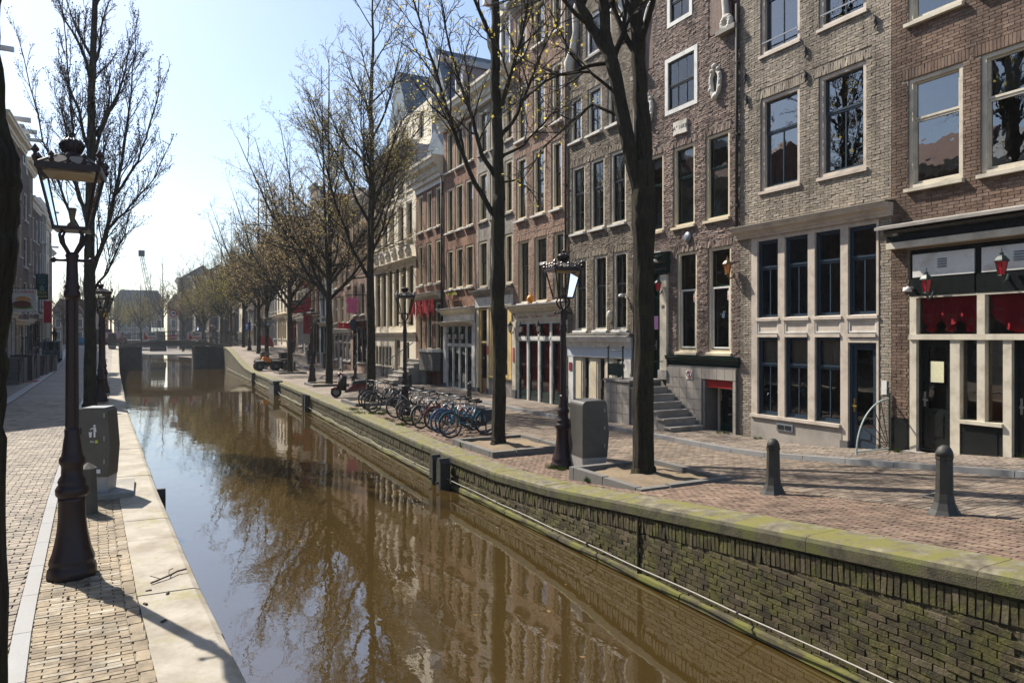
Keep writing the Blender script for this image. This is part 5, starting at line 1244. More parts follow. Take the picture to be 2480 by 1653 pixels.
    def leader(s, pts, rad, lvl0=.1, L=3.2, n=None, first=True):
        """a main stem that carries limbs"""
        V = [Vector(p) for p in pts]; P = []; Q = []
        for i in range(len(V) - 1):
            for k in range(4): P.append(V[i].lerp(V[i + 1], k / 4) + s.rv() * .012); Q.append(rad[i] + (rad[i + 1] - rad[i]) * k / 4)
        P.append(V[-1]); Q.append(rad[-1]); s.B.tube(P, Q, 9, False)
        tot = sum((b - a).length for a, b in zip(P, P[1:])); n = n or int(tot * 1.25); k = len(P) - 1; ph = s.r.uniform(0, 6)
        for i in range(n):
            t = lvl0 + (1 - lvl0) * (i + s.r.random()) / n; f = min(t * k, k - .001); j = int(f); p = P[j].lerp(P[j + 1], f - j); d = (P[j + 1] - P[j]).normalized()
            ph += 2.4 + s.r.uniform(-.4, .4); o = d.orthogonal().normalized(); o = o * math.cos(ph) + d.cross(o) * math.sin(ph)
            s.branch(p, (d + o * s.spread * s.r.uniform(.9, 1.3)).normalized(), L * (1.1 - .66 * t) * s.r.uniform(.75, 1.15), Q[j] * .5, 1)
    def limb(s, pts, r0, r1=.012, t0=.2, L=1.6):
        V = [Vector(p) for p in pts]; P = []
        for i in range(len(V) - 1):
            for k in range(4): P.append(V[i].lerp(V[i + 1], k / 4) + s.rv() * .015)
        P.append(V[-1]); k = len(P) - 1; Q = [r0 + (r1 - r0) * i / k for i in range(k + 1)]; s.B.tube(P, Q, 7, False); s.side(P, Q, 1, t0, L=L)
    def build(s, loc, label, bud, group=None, trunkm=None, name='tree'):
        o = empty(name, loc, 0, label, 'tree', group)
        s.T.build('trunk', BARK, o); s.B.build('branches', BARK, o); tag(s.W.build('twigs', TWIG, o), kind='stuff')
        if s.L.f: tag(s.L.build('buds', bud, o), kind='stuff')
        return o
def off(ox, z, dep=0): return Vector((RV.x * ox + SY * dep, RV.y * ox + CY * dep, z))
# tree 1: forked trunk in the near pit
t = Tree(11, .2, .8, .05, 2, .95, .35)
t.trunk([(0, 0, -.05), (0, 0, .25), (.0, .0, 2.5), off(0, 4.4), off(-.0, 5.75)], [.26, .195, .175, .18, .2], 16, [(4.55, .16, .05), (5.0, .2, .03)])
t.leader([off(.06, 5.3), off(.0, 6.2), off(-.09, 7.6), off(-.2, 8.85), off(-.3, 11, .3), off(-.2, 14, .5)], [.15, .15, .13, .12, .08, .02], .35, 3.0)
t.leader([off(-.1, 5.2), off(-.28, 6.1), off(-.6, 7.67)], [.13, .135, .12], .95, 2, 1)
t.leader([off(-.6, 7.6), off(-.95, 8.3, .1), off(-1.25, 8.9, .2), off(-2.1, 11, .5), off(-2.6, 13, .4)], [.1, .09, .08, .05, .015], .2, 2.6)
t.leader([off(-.6, 7.6), off(-.7, 8.3), off(-.75, 8.95), off(-.9, 11, -.3), off(-.8, 13.5, -.4)], [.11, .1, .09, .06, .015], .2, 2.6)
t.limb([off(-.55, 7.5), off(-.38, 8.2), off(-.3, 8.9), off(.2, 11, -.2)], .06)
t.limb([off(-.58, 7.6), off(-1.1, 7.5, .1), off(-1.8, 7.3, .2), off(-2.6, 6.7, .3)], .045, .008, .25, 1.5)
t.limb([off(-.5, 7.0), off(-1.0, 7.35, -.1), off(-1.6, 7.3, -.1), off(-2.3, 7.7, 0)], .035, .008, .25, 1.4)
t.limb([off(-.4, 6.6), off(-.9, 6.9, .3), off(-1.7, 6.3, .6), off(-2.2, 5.6, .8)], .035, .008, .3, 1.2)
T1 = t.build((8.03, 10.1, zR(10.1)), 'dark forked tree in the nearest right kerbed pit', BUDY)
# tree 2
t = Tree(12, .2, .75, .05, 1, 1.1, .35)
t.trunk([(0, 0, -.05), (0, 0, .2), off(.02, 2.2), off(-.03, 3.6), off(.0, 6.2)], [.23, .17, .155, .16, .15], 14, [(3.25, .12, .05), (4.1, .12, .05), (5.3, .2, .025)])
t.leader([off(0, 6.1), off(-.02, 7.5), off(-.1, 9.5), off(-.08, 11.5), off(.1, 14), off(.1, 17)], [.15, .135, .12, .1, .06, .015], .25, 3.4, 9)
t.limb([off(0, 5.6), off(-.6, 6.5), off(-1.1, 7.8, .1), off(-1.5, 9, .2), off(-2.1, 11, .3), off(-2.5, 12.5, .3)], .075, .012, .3, 2.2)
t.limb([off(-.02, 6.5), off(-.4, 7.2), off(-.75, 8.4), off(-1.2, 9.8, -.2), off(-1.5, 11.5, -.3)], .07, .012, .3, 2.0)
t.limb([off(.02, 6.5), off(.45, 6.6), off(.75, 6.35), off(1.0, 6.0)], .03, .006, .5, .7)
t.limb([off(0, 7.6), off(.45, 8.2), off(1.0, 9.6), off(1.8, 11.2)], .06, .012, .3, 1.8)
t.limb([off(0, 7.1), off(.6, 7.5, .2), off(1.3, 8.3, .4), off(2.0, 8.8, .5)], .045, .008, .3, 1.6)
T2 = t.build((7.74, 15.4, 0), 'straight dark tree in the pit behind the street lamp, right of the bicycles', BUDY)
# tree 3
t = Tree(13, .2, .72, .05, 1, 1.2, .55)
t.trunk([(0, 0, -.05), (0, 0, .2), off(.02, 2.5), off(-.02, 5.2)], [.24, .19, .165, .15], 14, [(3.7, .15, .04)])
t.leader([off(-.02, 5.1), off(0, 7), off(.04, 9), off(0, 12), off(.1, 15), off(0, 18)], [.15, .14, .12, .09, .05, .015], .12, 5.2, 20)
t.limb([off(-.02, 5.0), off(-.7, 6.2), off(-1.4, 8), off(-1.9, 10), off(-2.5, 12.5)], .08, .012, .25, 2.2); t.limb([off(.02, 6), off(.5, 7.2), off(1.0, 9), off(1.2, 11)], .06, .012, .25, 2.0)
T3 = t.build((8.1, 27.7, 0), 'tall straight tree behind the parked scooter', BUDO)
# generic vase shaped trees, four shapes
def vase(seed, H=17.5, leaf=.065, nl=1, dens=1.0, fork=4.6, spread=.8, wide=1.5, nm=8, lp=.65, top=1.0):
    t = Tree(seed, .16, spread, leaf, nl, dens, lp); r_ = t.r
    t.trunk([(0, 0, -.08), (0, 0, .2), (.03, 0, fork * .5), (0, .03, fork + .3)], [.27, .2, .17, .16], 12, [(fork * .8, .2, .04)])
    t.leader([(0, .02, fork), (.05, 0, H * .45), (0, .05, H * .7), (0, 0, H)], [.15, .11, .07, .012], .1, 3.4 * wide, int(13 * dens + 2))
    ph = r_.uniform(0, 6)
    for i in range(nm):
        ph += 6.283 / nm + r_.uniform(-.3, .3); c, s_ = math.cos(ph), math.sin(ph); z0 = fork + r_.uniform(-.3, 1.8); q = wide * r_.uniform(.8, 1.2); hh = H * top * r_.uniform(.62, .84)
        t.leader([(0, 0, z0), (c * .8 * q, s_ * .8 * q, z0 + 1.4), (c * 1.9 * q, s_ * 1.9 * q, z0 + (hh - z0) * .45), (c * 3.0 * q, s_ * 3.0 * q, hh)], [.1, .085, .055, .012], .12, 2.5 * wide, int(11 * dens + 2))
    return t
V = [vase(21), vase(22, 19, wide=1.6), vase(23, 18, .065, 1, 1.0), vase(24, 18, .075, 1, 1.0)]
print('TREE FACES', [(len(t.B.f), len(t.W.f), len(t.L.f)) for t in V])
def place(t, loc, label, bud, group, rz=0, sc=1.0, cache={}):
    k = id(t)
    if k not in cache: cache[k] = t.build(loc, label, bud, group); o = cache[k]
    else:
        o = copy_tree(cache[k]); o.location = loc; o['label'] = label
        for c in o.children:
            if c.name.startswith('buds') and c.data.materials[0] != bud:
                c.data = c.data.copy(); c.data.materials[0] = bud
    o.rotation_euler = (0, 0, rz); o.scale = (sc, sc, sc); return o
G = 'trees along the right bank'
place(V[1], (9.15, 39.5, 0), 'large budding tree behind the second street lamp from the quad bike', BUDR, G)
place(V[0], (9.6, 54, zR(54)), 'budding tree just right of the parked quad bike', BUDR, G, 1.0)
place(V[2], (9.7, 66, zR(66)), 'budding tree just beyond the parked quad bike', BUDR, G, 2.0)
place(V[3], (10.1, 74, zR(74)), 'olive leaved tree close before the bridge on the right bank', BUDO, G, .4)
place(V[0], (9.6, 82, zR(82)), 'slim olive tree standing at the right end of the bridge', BUDO, G, 3.1, .82)
place(V[3], (10 + bend(98), 98, zR(98)), 'olive tree just past the bridge', BUDO, G, 1.9, .95)
place(V[2], (10 + bend(108), 108, zR(108)), 'second olive tree past the bridge', BUDO, G, 4.4, 1.0)
place(V[3], (9.8 + bend(122), 122, .2), 'third olive tree past the bridge, leaning over the water', BUDO, G, 5.2, .95)
place(V[2], (9.6 + bend(136), 136, .2), 'fourth tree past the bridge, pale with distance', BUDR, G, 2.6, .95)
bare = vase(31, 18, .05, 1, .8, 5.5, .65, 1.15, 6, .4)
place(bare, (9.6 + bend(150), 150, .2), 'bare rounded tree standing above the far olive trees', BUDB, 'far bare trees', 0, 1.1)
place(bare, (-6 + bend(128), 128, .2), 'bare tree in the haze left of the crane', BUDB, 'far bare trees', 2, 1.0)
place(bare, (-6.5 + bend(150), 150, .2), 'farther bare tree in the haze left of the crane', BUDB, 'far bare trees', 4, .8)
place(bare, (-6 + bend(112), 112, .2), 'bare tree behind the yellow street sign', BUDB, 'far bare trees', 1, .9)
place(V[3], (9.6 + bend(164), 164, .2), 'olive tree at the far turn of the right bank', BUDO, G, 1.2, .9)
place(V[2], (9.8 + bend(178), 178, .2), 'farthest olive tree closing the right bank vista', BUDO, G, 3.7, .9)
for i, (x, y, s_) in enumerate(((-24, 172, 1.0), (-15, 178, 1.1), (-7, 184, 1.1), (1, 188, 1.15), (-32, 166, .9), (9, 176, 1.1))): place(bare, (x, y, .2), ['bare tree in the haze behind the crane, leftmost', 'bare tree in the haze, second from the left behind the crane', 'bare tree in the haze right behind the crane', 'bare tree in the haze before the far grey block', 'bare tree in the haze behind the left row of houses', 'bare tree in the haze behind the far turn'][i], BUDB, 'far bare trees', i * 1.1, s_)
# left bank: upright tree behind the near lamp, and the trunk at the picture's edge
t = Tree(41, .5, .45, .04, 2, 1.05, .9)
t.trunk([(0, 0, -.05), (0, 0, .2), off(.0, 3), off(-.02, 5.5)], [.26, .2, .17, .16], 14, [(4.2, .15, .03)])
t.leader([off(-.02, 5.4), off(0, 8), off(.05, 11), off(.15, 14), off(.2, 18)], [.16, .14, .12, .09, .02], .05, 4.2, 16)
t.limb([off(.02, 4.6), off(.5, 5.8), off(1.0, 8), off(1.4, 10.5), off(1.6, 13)], .09, .012, .1, 2.6)
t.limb([off(.9, 7.4), off(1.7, 8.6), off(2.2, 10.2), off(2.6, 11.6)], .05, .008, .2, 1.7)
t.limb([off(.6, 6.2), off(1.4, 7.0), off(2.2, 7.9), off(2.8, 9.2)], .045, .008, .2, 1.7)
t.limb([off(.05, 4.0), off(.6, 4.7), off(1.2, 6.0), off(1.6, 7.4)], .05, .008, .15, 1.8)
t.limb([off(-.05, 5.5), off(-.9, 7.2), off(-1.6, 9.3), off(-2.6, 13.2)], .06, .01, .25, 1.7)
t.limb([off(-.02, 6), off(-.5, 8), off(-.7, 11), off(-1.0, 14.5)], .07, .01, .15, 2.0)
place(t, (-1.72, 28.5, .28), 'tall upright bare tree behind the large lamp on the left quay', BUDB, 'left quay trees')
t = Tree(42, .4, .5, .03, 1, .8, .5)
t.trunk([(0, 0, -.1), (0, 0, .3), off(-.02, 1.9), off(.0, 2.35), off(.045, 2.9), off(.045, 3.2), off(.0, 3.55), off(-.03, 4.2), off(-.05, 7)], [.25, .205, .19, .19, .2, .2, .19, .185, .17], 18, [(3.3, .2, .02)])
t.leader([off(-.05, 6.9), off(-.3, 9), off(-.5, 13)], [.17, .12, .03], .1, 3, 6)
t.build((-.826, 4.375, .28), 'dark mossy trunk cut by the left picture edge', BUDB)

# kerbed pits around the trees
SOIL = M('pale sandy soil', (.2, .15, .095), .95, .3, 14, .8, 60, stain=(.12, .09, .06), stainf=.3)
PITK = M('dark pit kerb', (.13, .125, .115), .7, .2, 5, .2, 60)
def pit(x0, x1, y0, y1, z, label):
    o = empty('tree_pit', (x0, y0, z), 0, label, 'tree pit', 'kerbed tree pits'); w_, d = x1 - x0, y1 - y0; k = .16; hh = .13
    mb = MB(); n = 10
    for j in range(n + 1):
        for i in range(n + 1): mb.v.append((k + (w_ - 2 * k) * i / n, k + (d - 2 * k) * j / n, .05 + random.uniform(-.015, .03) + (.04 if 3 < i < 7 and 3 < j < 7 else 0)))
    mb.f = [(j * (n + 1) + i, j * (n + 1) + i + 1, (j + 1) * (n + 1) + i + 1, (j + 1) * (n + 1) + i) for j in range(n) for i in range(n)]; mb.m = [0] * 100; mb.sm = [True] * 100
    mb.build('soil', SOIL, o)
    def kb(a, b, c, e):
        mb = MB(); q = .004; dz = random.uniform(-.008, .008)
        mb.hexa([(a + q, b + q, -.15), (c - q, b + q, -.15), (c - q, e - q, -.15), (a + q, e - q, -.15)], [(a + .012, b + .012, hh + dz), (c - .012, b + .012, hh + dz), (c - .012, e - .012, hh + dz), (a + .012, e - .012, hh + dz)]); mb.build('kerb_stone', PITK, o)
    for j in range(2): kb(0, k + (d - 2 * k) * j / 2, k, k + (d - 2 * k) * (j + 1) / 2); kb(w_ - k, k + (d - 2 * k) * j / 2, w_, k + (d - 2 * k) * (j + 1) / 2)
    kb(0, 0, w_ * .3, k); kb(w_ * .3, 0, w_, k); kb(0, d - k, w_ * .6, d); kb(w_ * .6, d - k, w_, d)
    return o
pit(6.95, 8.95, 8.8, 10.95, zR(9.8), 'stone kerbed pit with pale soil round the forked tree'); pit(6.85, 8.9, 13.95, 16.3, 0, 'stone kerbed pit between the bicycles and the street lamp')
pit(7.2, 9.2, 26.7, 29.0, 0, 'kerbed pit beside the parked scooter'); pit(8.0, 10.0, 38.3, 40.7, 0, 'kerbed pit by the bollard beyond the scooter'); pit(8.6, 10.6, 52.8, 55.2, zR(54), 'kerbed pit next to the quad bike'); pit(8.8, 10.6, 65, 67, zR(66) + .03, 'small kerbed pit beyond the quad bike')

# ------------------------------------------------------------------ crown lanterns
LAMPM = M('oxblood lamp paint', (.02, .01, .011), .42, .3, 12, .08, 60, spec=.35)
LGLASS = glass('lantern glass', (.95, .96, .95), 1.25, .02)
MILK = leaf_mat('milky roof glass', (.42, .39, .35), .6); REFL = M('lamp reflector', (.55, .45, .32), .4, .1, 5)
def lamp_proto(full=True):
    o = empty('street_lamp'); n = 16 if full else 8
    mb = MB(); mb.smooth = True
    mb.lathe([(.25, -.1), (.255, .05), (.245, .1), (.225, .12), (.235, .16), (.228, .19), (.2, .26), (.175, .36), (.155, .46), (.142, .58), (.138, .76), (.145, .8)], 8 if full else 6, rot=math.pi / 8); mb.build('pedestal', LAMPM, o)
    mb = MB(); mb.smooth = True
    mb.lathe([(.14, .8), (.165, .83), (.168, .88), (.15, .91), (.135, .93), (.145, .955), (.13, .99), (.11, 1.02), (.108, 1.1), (.112, 1.12), (.13, 1.15), (.13, 1.19), (.108, 1.22), (.1, 1.26), (.085, 1.38), (.076, 1.42), (.078, 1.47), (.07, 1.5)], n); mb.build('collar', LAMPM, o)
    # fluted shaft
    m_ = 16 if full else 8; prof = [(.07, 1.5), (.066, 2.1), (.062, 2.82)]
    mb = MB()
    vs = []; fs = []
    for r_, z in prof:
        for i in range(m_):
            a = 2 * math.pi * i / m_; q = r_ * (1 if i % 2 else (.86 if full else 1)); vs.append((q * math.cos(a), q * math.sin(a), z))
    for j in range(2):
        for i in range(m_): k = (i + 1) % m_; fs.append((j * m_ + i, j * m_ + k, (j + 1) * m_ + k, (j + 1) * m_ + i))
    mb.add(vs, fs); mb.build('shaft', LAMPM, o)
    mb = MB(); mb.smooth = True
    mb.lathe([(.062, 2.8), (.085, 2.84), (.085, 2.87), (.066, 2.9), (.08, 2.93), (.062, 2.97), (.055, 3.18), (.06, 3.22), (.07, 3.25), (.05, 3.28)], n)
    if full:
        for s_ in (-1, 1): mb.tube([(0, 0, 3.2), (s_ * .16, 0, 3.2)], .015, 6); mb.ball((s_ * .18, 0, 3.2), .03, 8, 6)
    mb.build('capital', LAMPM, o)
    mb = MB(); mb.smooth = True
    for k in range(4):
        a = math.pi / 4 + k * math.pi / 2; c, s_ = math.cos(a), math.sin(a)
        mb.tube([(c * r_, s_ * r_, z) for r_, z in ((.03, 3.24), (.07, 3.3), (.13, 3.37), (.15, 3.45), (.12, 3.49), (.16, 3.51))], [.022, .02, .019, .018, .016, .014], 6)
    mb.build('bracket', LAMPM, o)
    b, t, z0, z1 = .155, .28, 3.51, 4.08       # half widths of the square lantern
    lan = empty('lantern', parent=o)
    mb = MB()
    mb.box(-b - .015, -b - .015, z0 - .015, b + .015, b + .015, z0 + .02)
    for sx, sy in ((-1, -1), (1, -1), (1, 1), (-1, 1)): mb.tube([(sx * b, sy * b, z0), (sx * t, sy * t, z1)], .016, 5)
    mb.frame(-t - .03, t + .03, z1 - .0, z1 + .055, .0275, -t - .03, t + .03) if False else None
    for sx in (-1, 1): mb.box(sx * t - .03, -t - .03, z1 - .01, sx * t + .03, t + .03, z1 + .05); mb.box(-t + .03, sx * t - .03, z1 - .01, t - .03, sx * t + .03, z1 + .05)
    mb.build('lantern_frame', LAMPM, lan)
    for k in range(4):
        c, s_ = [(0, -1), (1, 0), (0, 1), (-1, 0)][k]; ux, uy = -s_, c; mb = MB(); f = .985
        mb.quad((c * b * f - ux * b, s_ * b * f - uy * b, z0 + .02), (c * b * f + ux * b, s_ * b * f + uy * b, z0 + .02), (c * t * f + ux * t, s_ * t * f + uy * t, z1), (c * t * f - ux * t, s_ * t * f - uy * t, z1)); mb.build('pane', LGLASS, lan)
    mb = MB(); e = .13; zt = 4.235
    mb.hexa([(-t, -t, z1 + .052), (t, -t, z1 + .052), (t, t, z1 + .052), (-t, t, z1 + .052)], [(-e, -e, zt), (e, -e, zt), (e, e, zt), (-e, e, zt)]); mb.build('roof_glass', MILK, lan)
    mb = MB()
    for sx, sy in ((-1, -1), (1, -1), (1, 1), (-1, 1)):
        mb.tube([(sx * t, sy * t, z1 + .05), (sx * e, sy * e, zt)], .012, 5)
        if full: mb.lathe([(.012, z1 + .04), (.038, z1 + .09), (.016, z1 + .12), (.042, z1 + .16), (.004, z1 + .21)], 6, (sx * (t + .02), sy * (t + .02)))
        else: mb.lathe([(.012, z1 + .04), (.04, z1 + .12), (.004, z1 + .2)], 4, (sx * (t + .02), sy * (t + .02)))
    if full:
        for k in range(4):
            c, s_ = [(0, -1), (1, 0), (0, 1), (-1, 0)][k]
            for q in (-.55, 0, .55): mb.lathe([(.008, z1 + .04), (.03, z1 + .075), (.012, z1 + .1), (.03, z1 + .13), (.003, z1 + .16)], 6, (c * (t + .015) - s_ * q * t, s_ * (t + .015) + c * q * t))
            pts = []
            for i in range(13): q = -1 + i / 6; pts.append((c * (t + .012) - s_ * q * t, s_ * (t + .012) + c * q * t, z1 + .06 + .018 * math.cos(q * math.pi * 3)))
            mb.tube(pts, .008, 4)
    mb.build('cresting', LAMPM, lan)
    mb = MB(); mb.smooth = True
    mb.lathe([(.135, zt - .01), (.14, zt + 0.018), (.085, zt + 0.024), (.08, zt + 0.054), (.095, zt + 0.066), (.118, zt + 0.132), (.112, zt + 0.168), (.07, zt + 0.192), (.03, zt + 0.204), (.018, zt + 0.216), (.033, zt + 0.234), (.03, zt + 0.258), (.006, zt + 0.270), (.003, zt + 0.300)], 12 if full else 8)
    if full:
        for i in range(10): a = i * math.pi / 5; mb.tube([(.085 * math.cos(a), .085 * math.sin(a), zt + 0.054), (.125 * math.cos(a), .125 * math.sin(a), zt + 0.132), (.07 * math.cos(a), .07 * math.sin(a), zt + 0.198)], .011, 5)
    mb.build('crown', LAMPM, lan)
    mb = MB(); mb.smooth = True; mb.lathe([(.06, z0 + .02), (.045, z0 + .06), (.02, z0 + .08), (.035, z0 + .16), (.045, z0 + .22)], 10); mb.build('burner', M('burner brass', (.12, .09, .06), .4, metal=.5), lan)
    mb = MB(); mb.add([(-t * .88, -t * .88, z1 - .03), (t * .88, -t * .88, z1 - .03), (t * .88, t * .88, z1 - .03), (-t * .88, t * .88, z1 - .03), (-t * .5, -t * .5, z1 + .03), (t * .5, -t * .5, z1 + .03), (t * .5, t * .5, z1 + .03), (-t * .5, t * .5, z1 + .03)], [(4, 5, 6, 7), (0, 1, 5, 4), (1, 2, 6, 5), (2, 3, 7, 6), (3, 0, 4, 7)])
    mb.build('reflector', REFL, lan)
    return o
LG_ = 'crown lanterns along the canal'
LP = lamp_proto(True)
def lamp(src, x, y, z, rz, label, first=False, sc=1.0):
    o = src if first else copy_tree(src); o.location = (x, y, z); o.rotation_euler = (0, 0, R(rz)); o.scale = (sc, sc, sc); return tag(o, label, 'street lamp', LG_)
lamp(LP, -.66, 8.35, .28, -3, 'large dark crown lantern in the left foreground', True).scale = (.9, .9, 1.0)
lamp(LP, 7.68, 12.3, 0, -10, 'dark crown lantern beside the near grey bin on the right bank')
lamp(LP, 8.0, 23.2, 0, -10, 'dark crown lantern among the parked bicycles')
lamp(LP, 8.9, 42.9, 0, 30, 'dark crown lantern right of the quad bike')
LS = lamp_proto(False)
lamp(LS, -1.5, 30.5, .28, 20, 'crown lantern just behind the upright left tree', True)
lamp(LS, -1.62, 35.4, .28, 20, 'crown lantern second behind the upright left tree')
for x, y, lab in ((9.2, 63, 'crown lantern behind the quad bike'), (9.6, 77, 'crown lantern by the blue arrow sign'), (9.6, 90, 'crown lantern at the right end of the bridge'), (9.6 + bend(101), 101, 'first crown lantern past the bridge'), (9.6 + bend(113), 113, 'second crown lantern past the bridge'), (9.6 + bend(126), 126, 'third crown lantern past the bridge'), (-4.6, 99, 'crown lantern past the bridge on the left bank')):
    lamp(LS, x, y, zR(y) if x > 0 else zL(y), 30, lab)

# ------------------------------------------------------------------ bins, bollards
BINM = M('anthracite bin', (.1, .096, .09), .42, .15, 5, .05, 60, metal=.4, stain=(.08, .075, .07), stainf=.1); BINB = M('galvanised bin base', (.34, .33, .32), .55, .2, 6, metal=.2); BINT = M('bin lid steel', (.3, .3, .3), .35, .1, 6, metal=.7)
def litter_bin(x, y, z, rz, label, w_=.55, d=.62, hh=1.42, picto=False, sc=1.0):
    o = empty('litter_bin', (x, y, z), R(rz), label, 'bin', 'tall grey litter bins'); o.scale = (sc, sc, sc)
    b = MB(); b.hexa([(-w_ * .44, -d * .42, 0), (w_ * .44, -d * .42, 0), (w_ * .44, d * .42, 0), (-w_ * .44, d * .42, 0)], [(-w_ * .5, -d * .46, .3), (w_ * .48, -d * .46, .3), (w_ * .48, d * .46, .3), (-w_ * .5, d * .46, .3)]); b.build('base', BINB, o)
    r_ = .1; arc = [(-w_ * .5 + r_ - r_ * math.cos(t), hh - r_ + r_ * math.sin(t)) for t in [k * math.pi / 2 / 5 for k in range(6)]]
    prof = [(-w_ * .5, .302)] + [(w_ * .49, .302), (w_ * .56, .75), (w_ * .47, hh - .04), (w_ * .4, hh)] + arc[::-1]
    b = MB(); b.prism(prof, 'y', -d * .48, d * .48); b.build('body', BINM, o)
    b = MB(); b.prism([(-w_ * .5 + r_, hh + .004), (w_ * .4, hh + .004), (w_ * .4, hh + .012), (-w_ * .5 + r_, hh + .012)], 'y', -d * .46, d * .46); b.build('lid', BINT, o)
    b = MB()
    for zz in (.5, .85, 1.2): b.box(w_ * .36, -d * .48 - .012, zz, w_ * .4, -d * .48, zz + .07)
    b.build('hinge', BINT, o)
    if picto:
        WHT = M('white decal', (.75, .75, .75), .5); b = MB(); yq = -d * .48 - .004
        b.add([(.0 + .028 * math.cos(i * .628), yq, 1.08 + .028 * math.sin(i * .628)) for i in range(10)], [tuple(range(10))]); K_ = 0
        b.add([(-.03, yq, 1.045), (.03, yq, 1.045), (.045, yq, .93), (.02, yq, .93), (.02, yq, .8), (-.02, yq, .8), (-.02, yq, .93)], [(6, 5, 4, 3, 2, 1, 0)])
        b.add([(-.03, yq, 1.045), (-.03, yq, 1.02), (-.09, yq, .98), (-.1, yq, 1.0)], [(0, 1, 2, 3)]); b.add([(-.13, yq, .93), (-.055, yq, .93), (-.07, yq, .8), (-.115, yq, .8)], [(0, 3, 2, 1)])
        b.v = [(.04 + p[0] * .62, p[1], 1.0 + (p[2] - .95) * .62) for p in b.v]
        b.build('pictogram', WHT, o); b = MB(); b.box(.05, yq, .82, .085, yq + .003, .86); b.build('lime_decal', M('lime decal', (.5, .55, .05), .5), o)
        lettering('FILL', .04, WHT, o, (.01, yq, .84), (R(90), 0, 0), .0005); b = MB(); b.box(-.17, yq, .95, -.14, yq + .01, 1.05); b.build('lock', BLACKP, o)
        b = MB(); b.box(.02, yq, .36, .12, yq + .003, .42); b.build('label_sticker', WHT, o)
    return o
litter_bin(7.92, 11.72, zR(11.6) - .01, -8, 'tall dark grey bin between the lamp and the forked tree')
litter_bin(-.66, 12.45, .28, -18, 'tall dark grey bin with white litter pictogram on the left quay', .46, .4, 1.34, True)
litter_bin(8.75, 61, zR(61), 0, 'grey bin beside the front of the quad bike'); litter_bin(-2.9, 79, zL(79), 0, 'pale bin at the left end of the bridge', .7, .6, 1.5)
mb = MB(); mb.box(-.34, -.6, 0, .34, .6, .08); tag(mb.build('stone_slab', STONE, None, (-.5, 12.6, .275)), 'low stone slab under the pictogram bin on the left quay', 'slab')
BOLM = M('dark bollard iron', (.03, .029, .025), .6, .3, 10, .3, 60)
BP = empty('bollard'); mb = MB(); mb.lathe([(.2, -.05), (.19, .0), (.15, .06), (.115, .14), (.097, .25), (.09, .64), (.097, .66), (.097, .69)], 8); mb.build('shaft', BOLM, BP); mb = MB(); mb.smooth = True; mb.lathe([(.095, .69), (.09, .74), (.065, .79), (.03, .815), (.002, .82)], 12); mb.build('cap', BOLM, BP)
BG = 'dark iron bollards'
bl = [(8.21, 7.3, 'dark bollard in the middle right foreground'), (8.4, 4.92, 'nearest dark bollard at the lower right'), (9.0, 31.6, 'small bollard behind the scooter'), (9.3, 44.2, 'bollard left of the second lamp from the quad bike'), (9.2, 34.5, 'bollard in front of the parked scooter'), (12.0, 34, 'bollard beside the stone stair of the low brown house'), (10.4, 56.6, 'bollard standing before the quad bike rear wheel'), (9.6, 56.2, 'bollard standing before the quad bike middle wheel'), (12.0, 44.5, 'bollard in front of the arched doorway'), (11.9, 26.4, 'bollard behind the bicycles near the ochre shop')]
for i, (x, y, lab) in enumerate(bl):
    o = BP if i == 0 else copy_tree(BP); o.location = (x, y, zR(y)); tag(o, lab, 'bollard', BG)
mb = MB(); mb.lathe([(.13, 0), (.125, .02), (.105, .6), (.11, .62), (.002, .7)], 8, rot=math.pi / 8); tag(mb.build('bollard', M('weathered dark bollard', (.07, .065, .055), .75, .3, 6, .3, 60), None, (-.7, 11.2, .28)), 'weathered octagonal bollard in front of the pictogram bin', 'bollard')

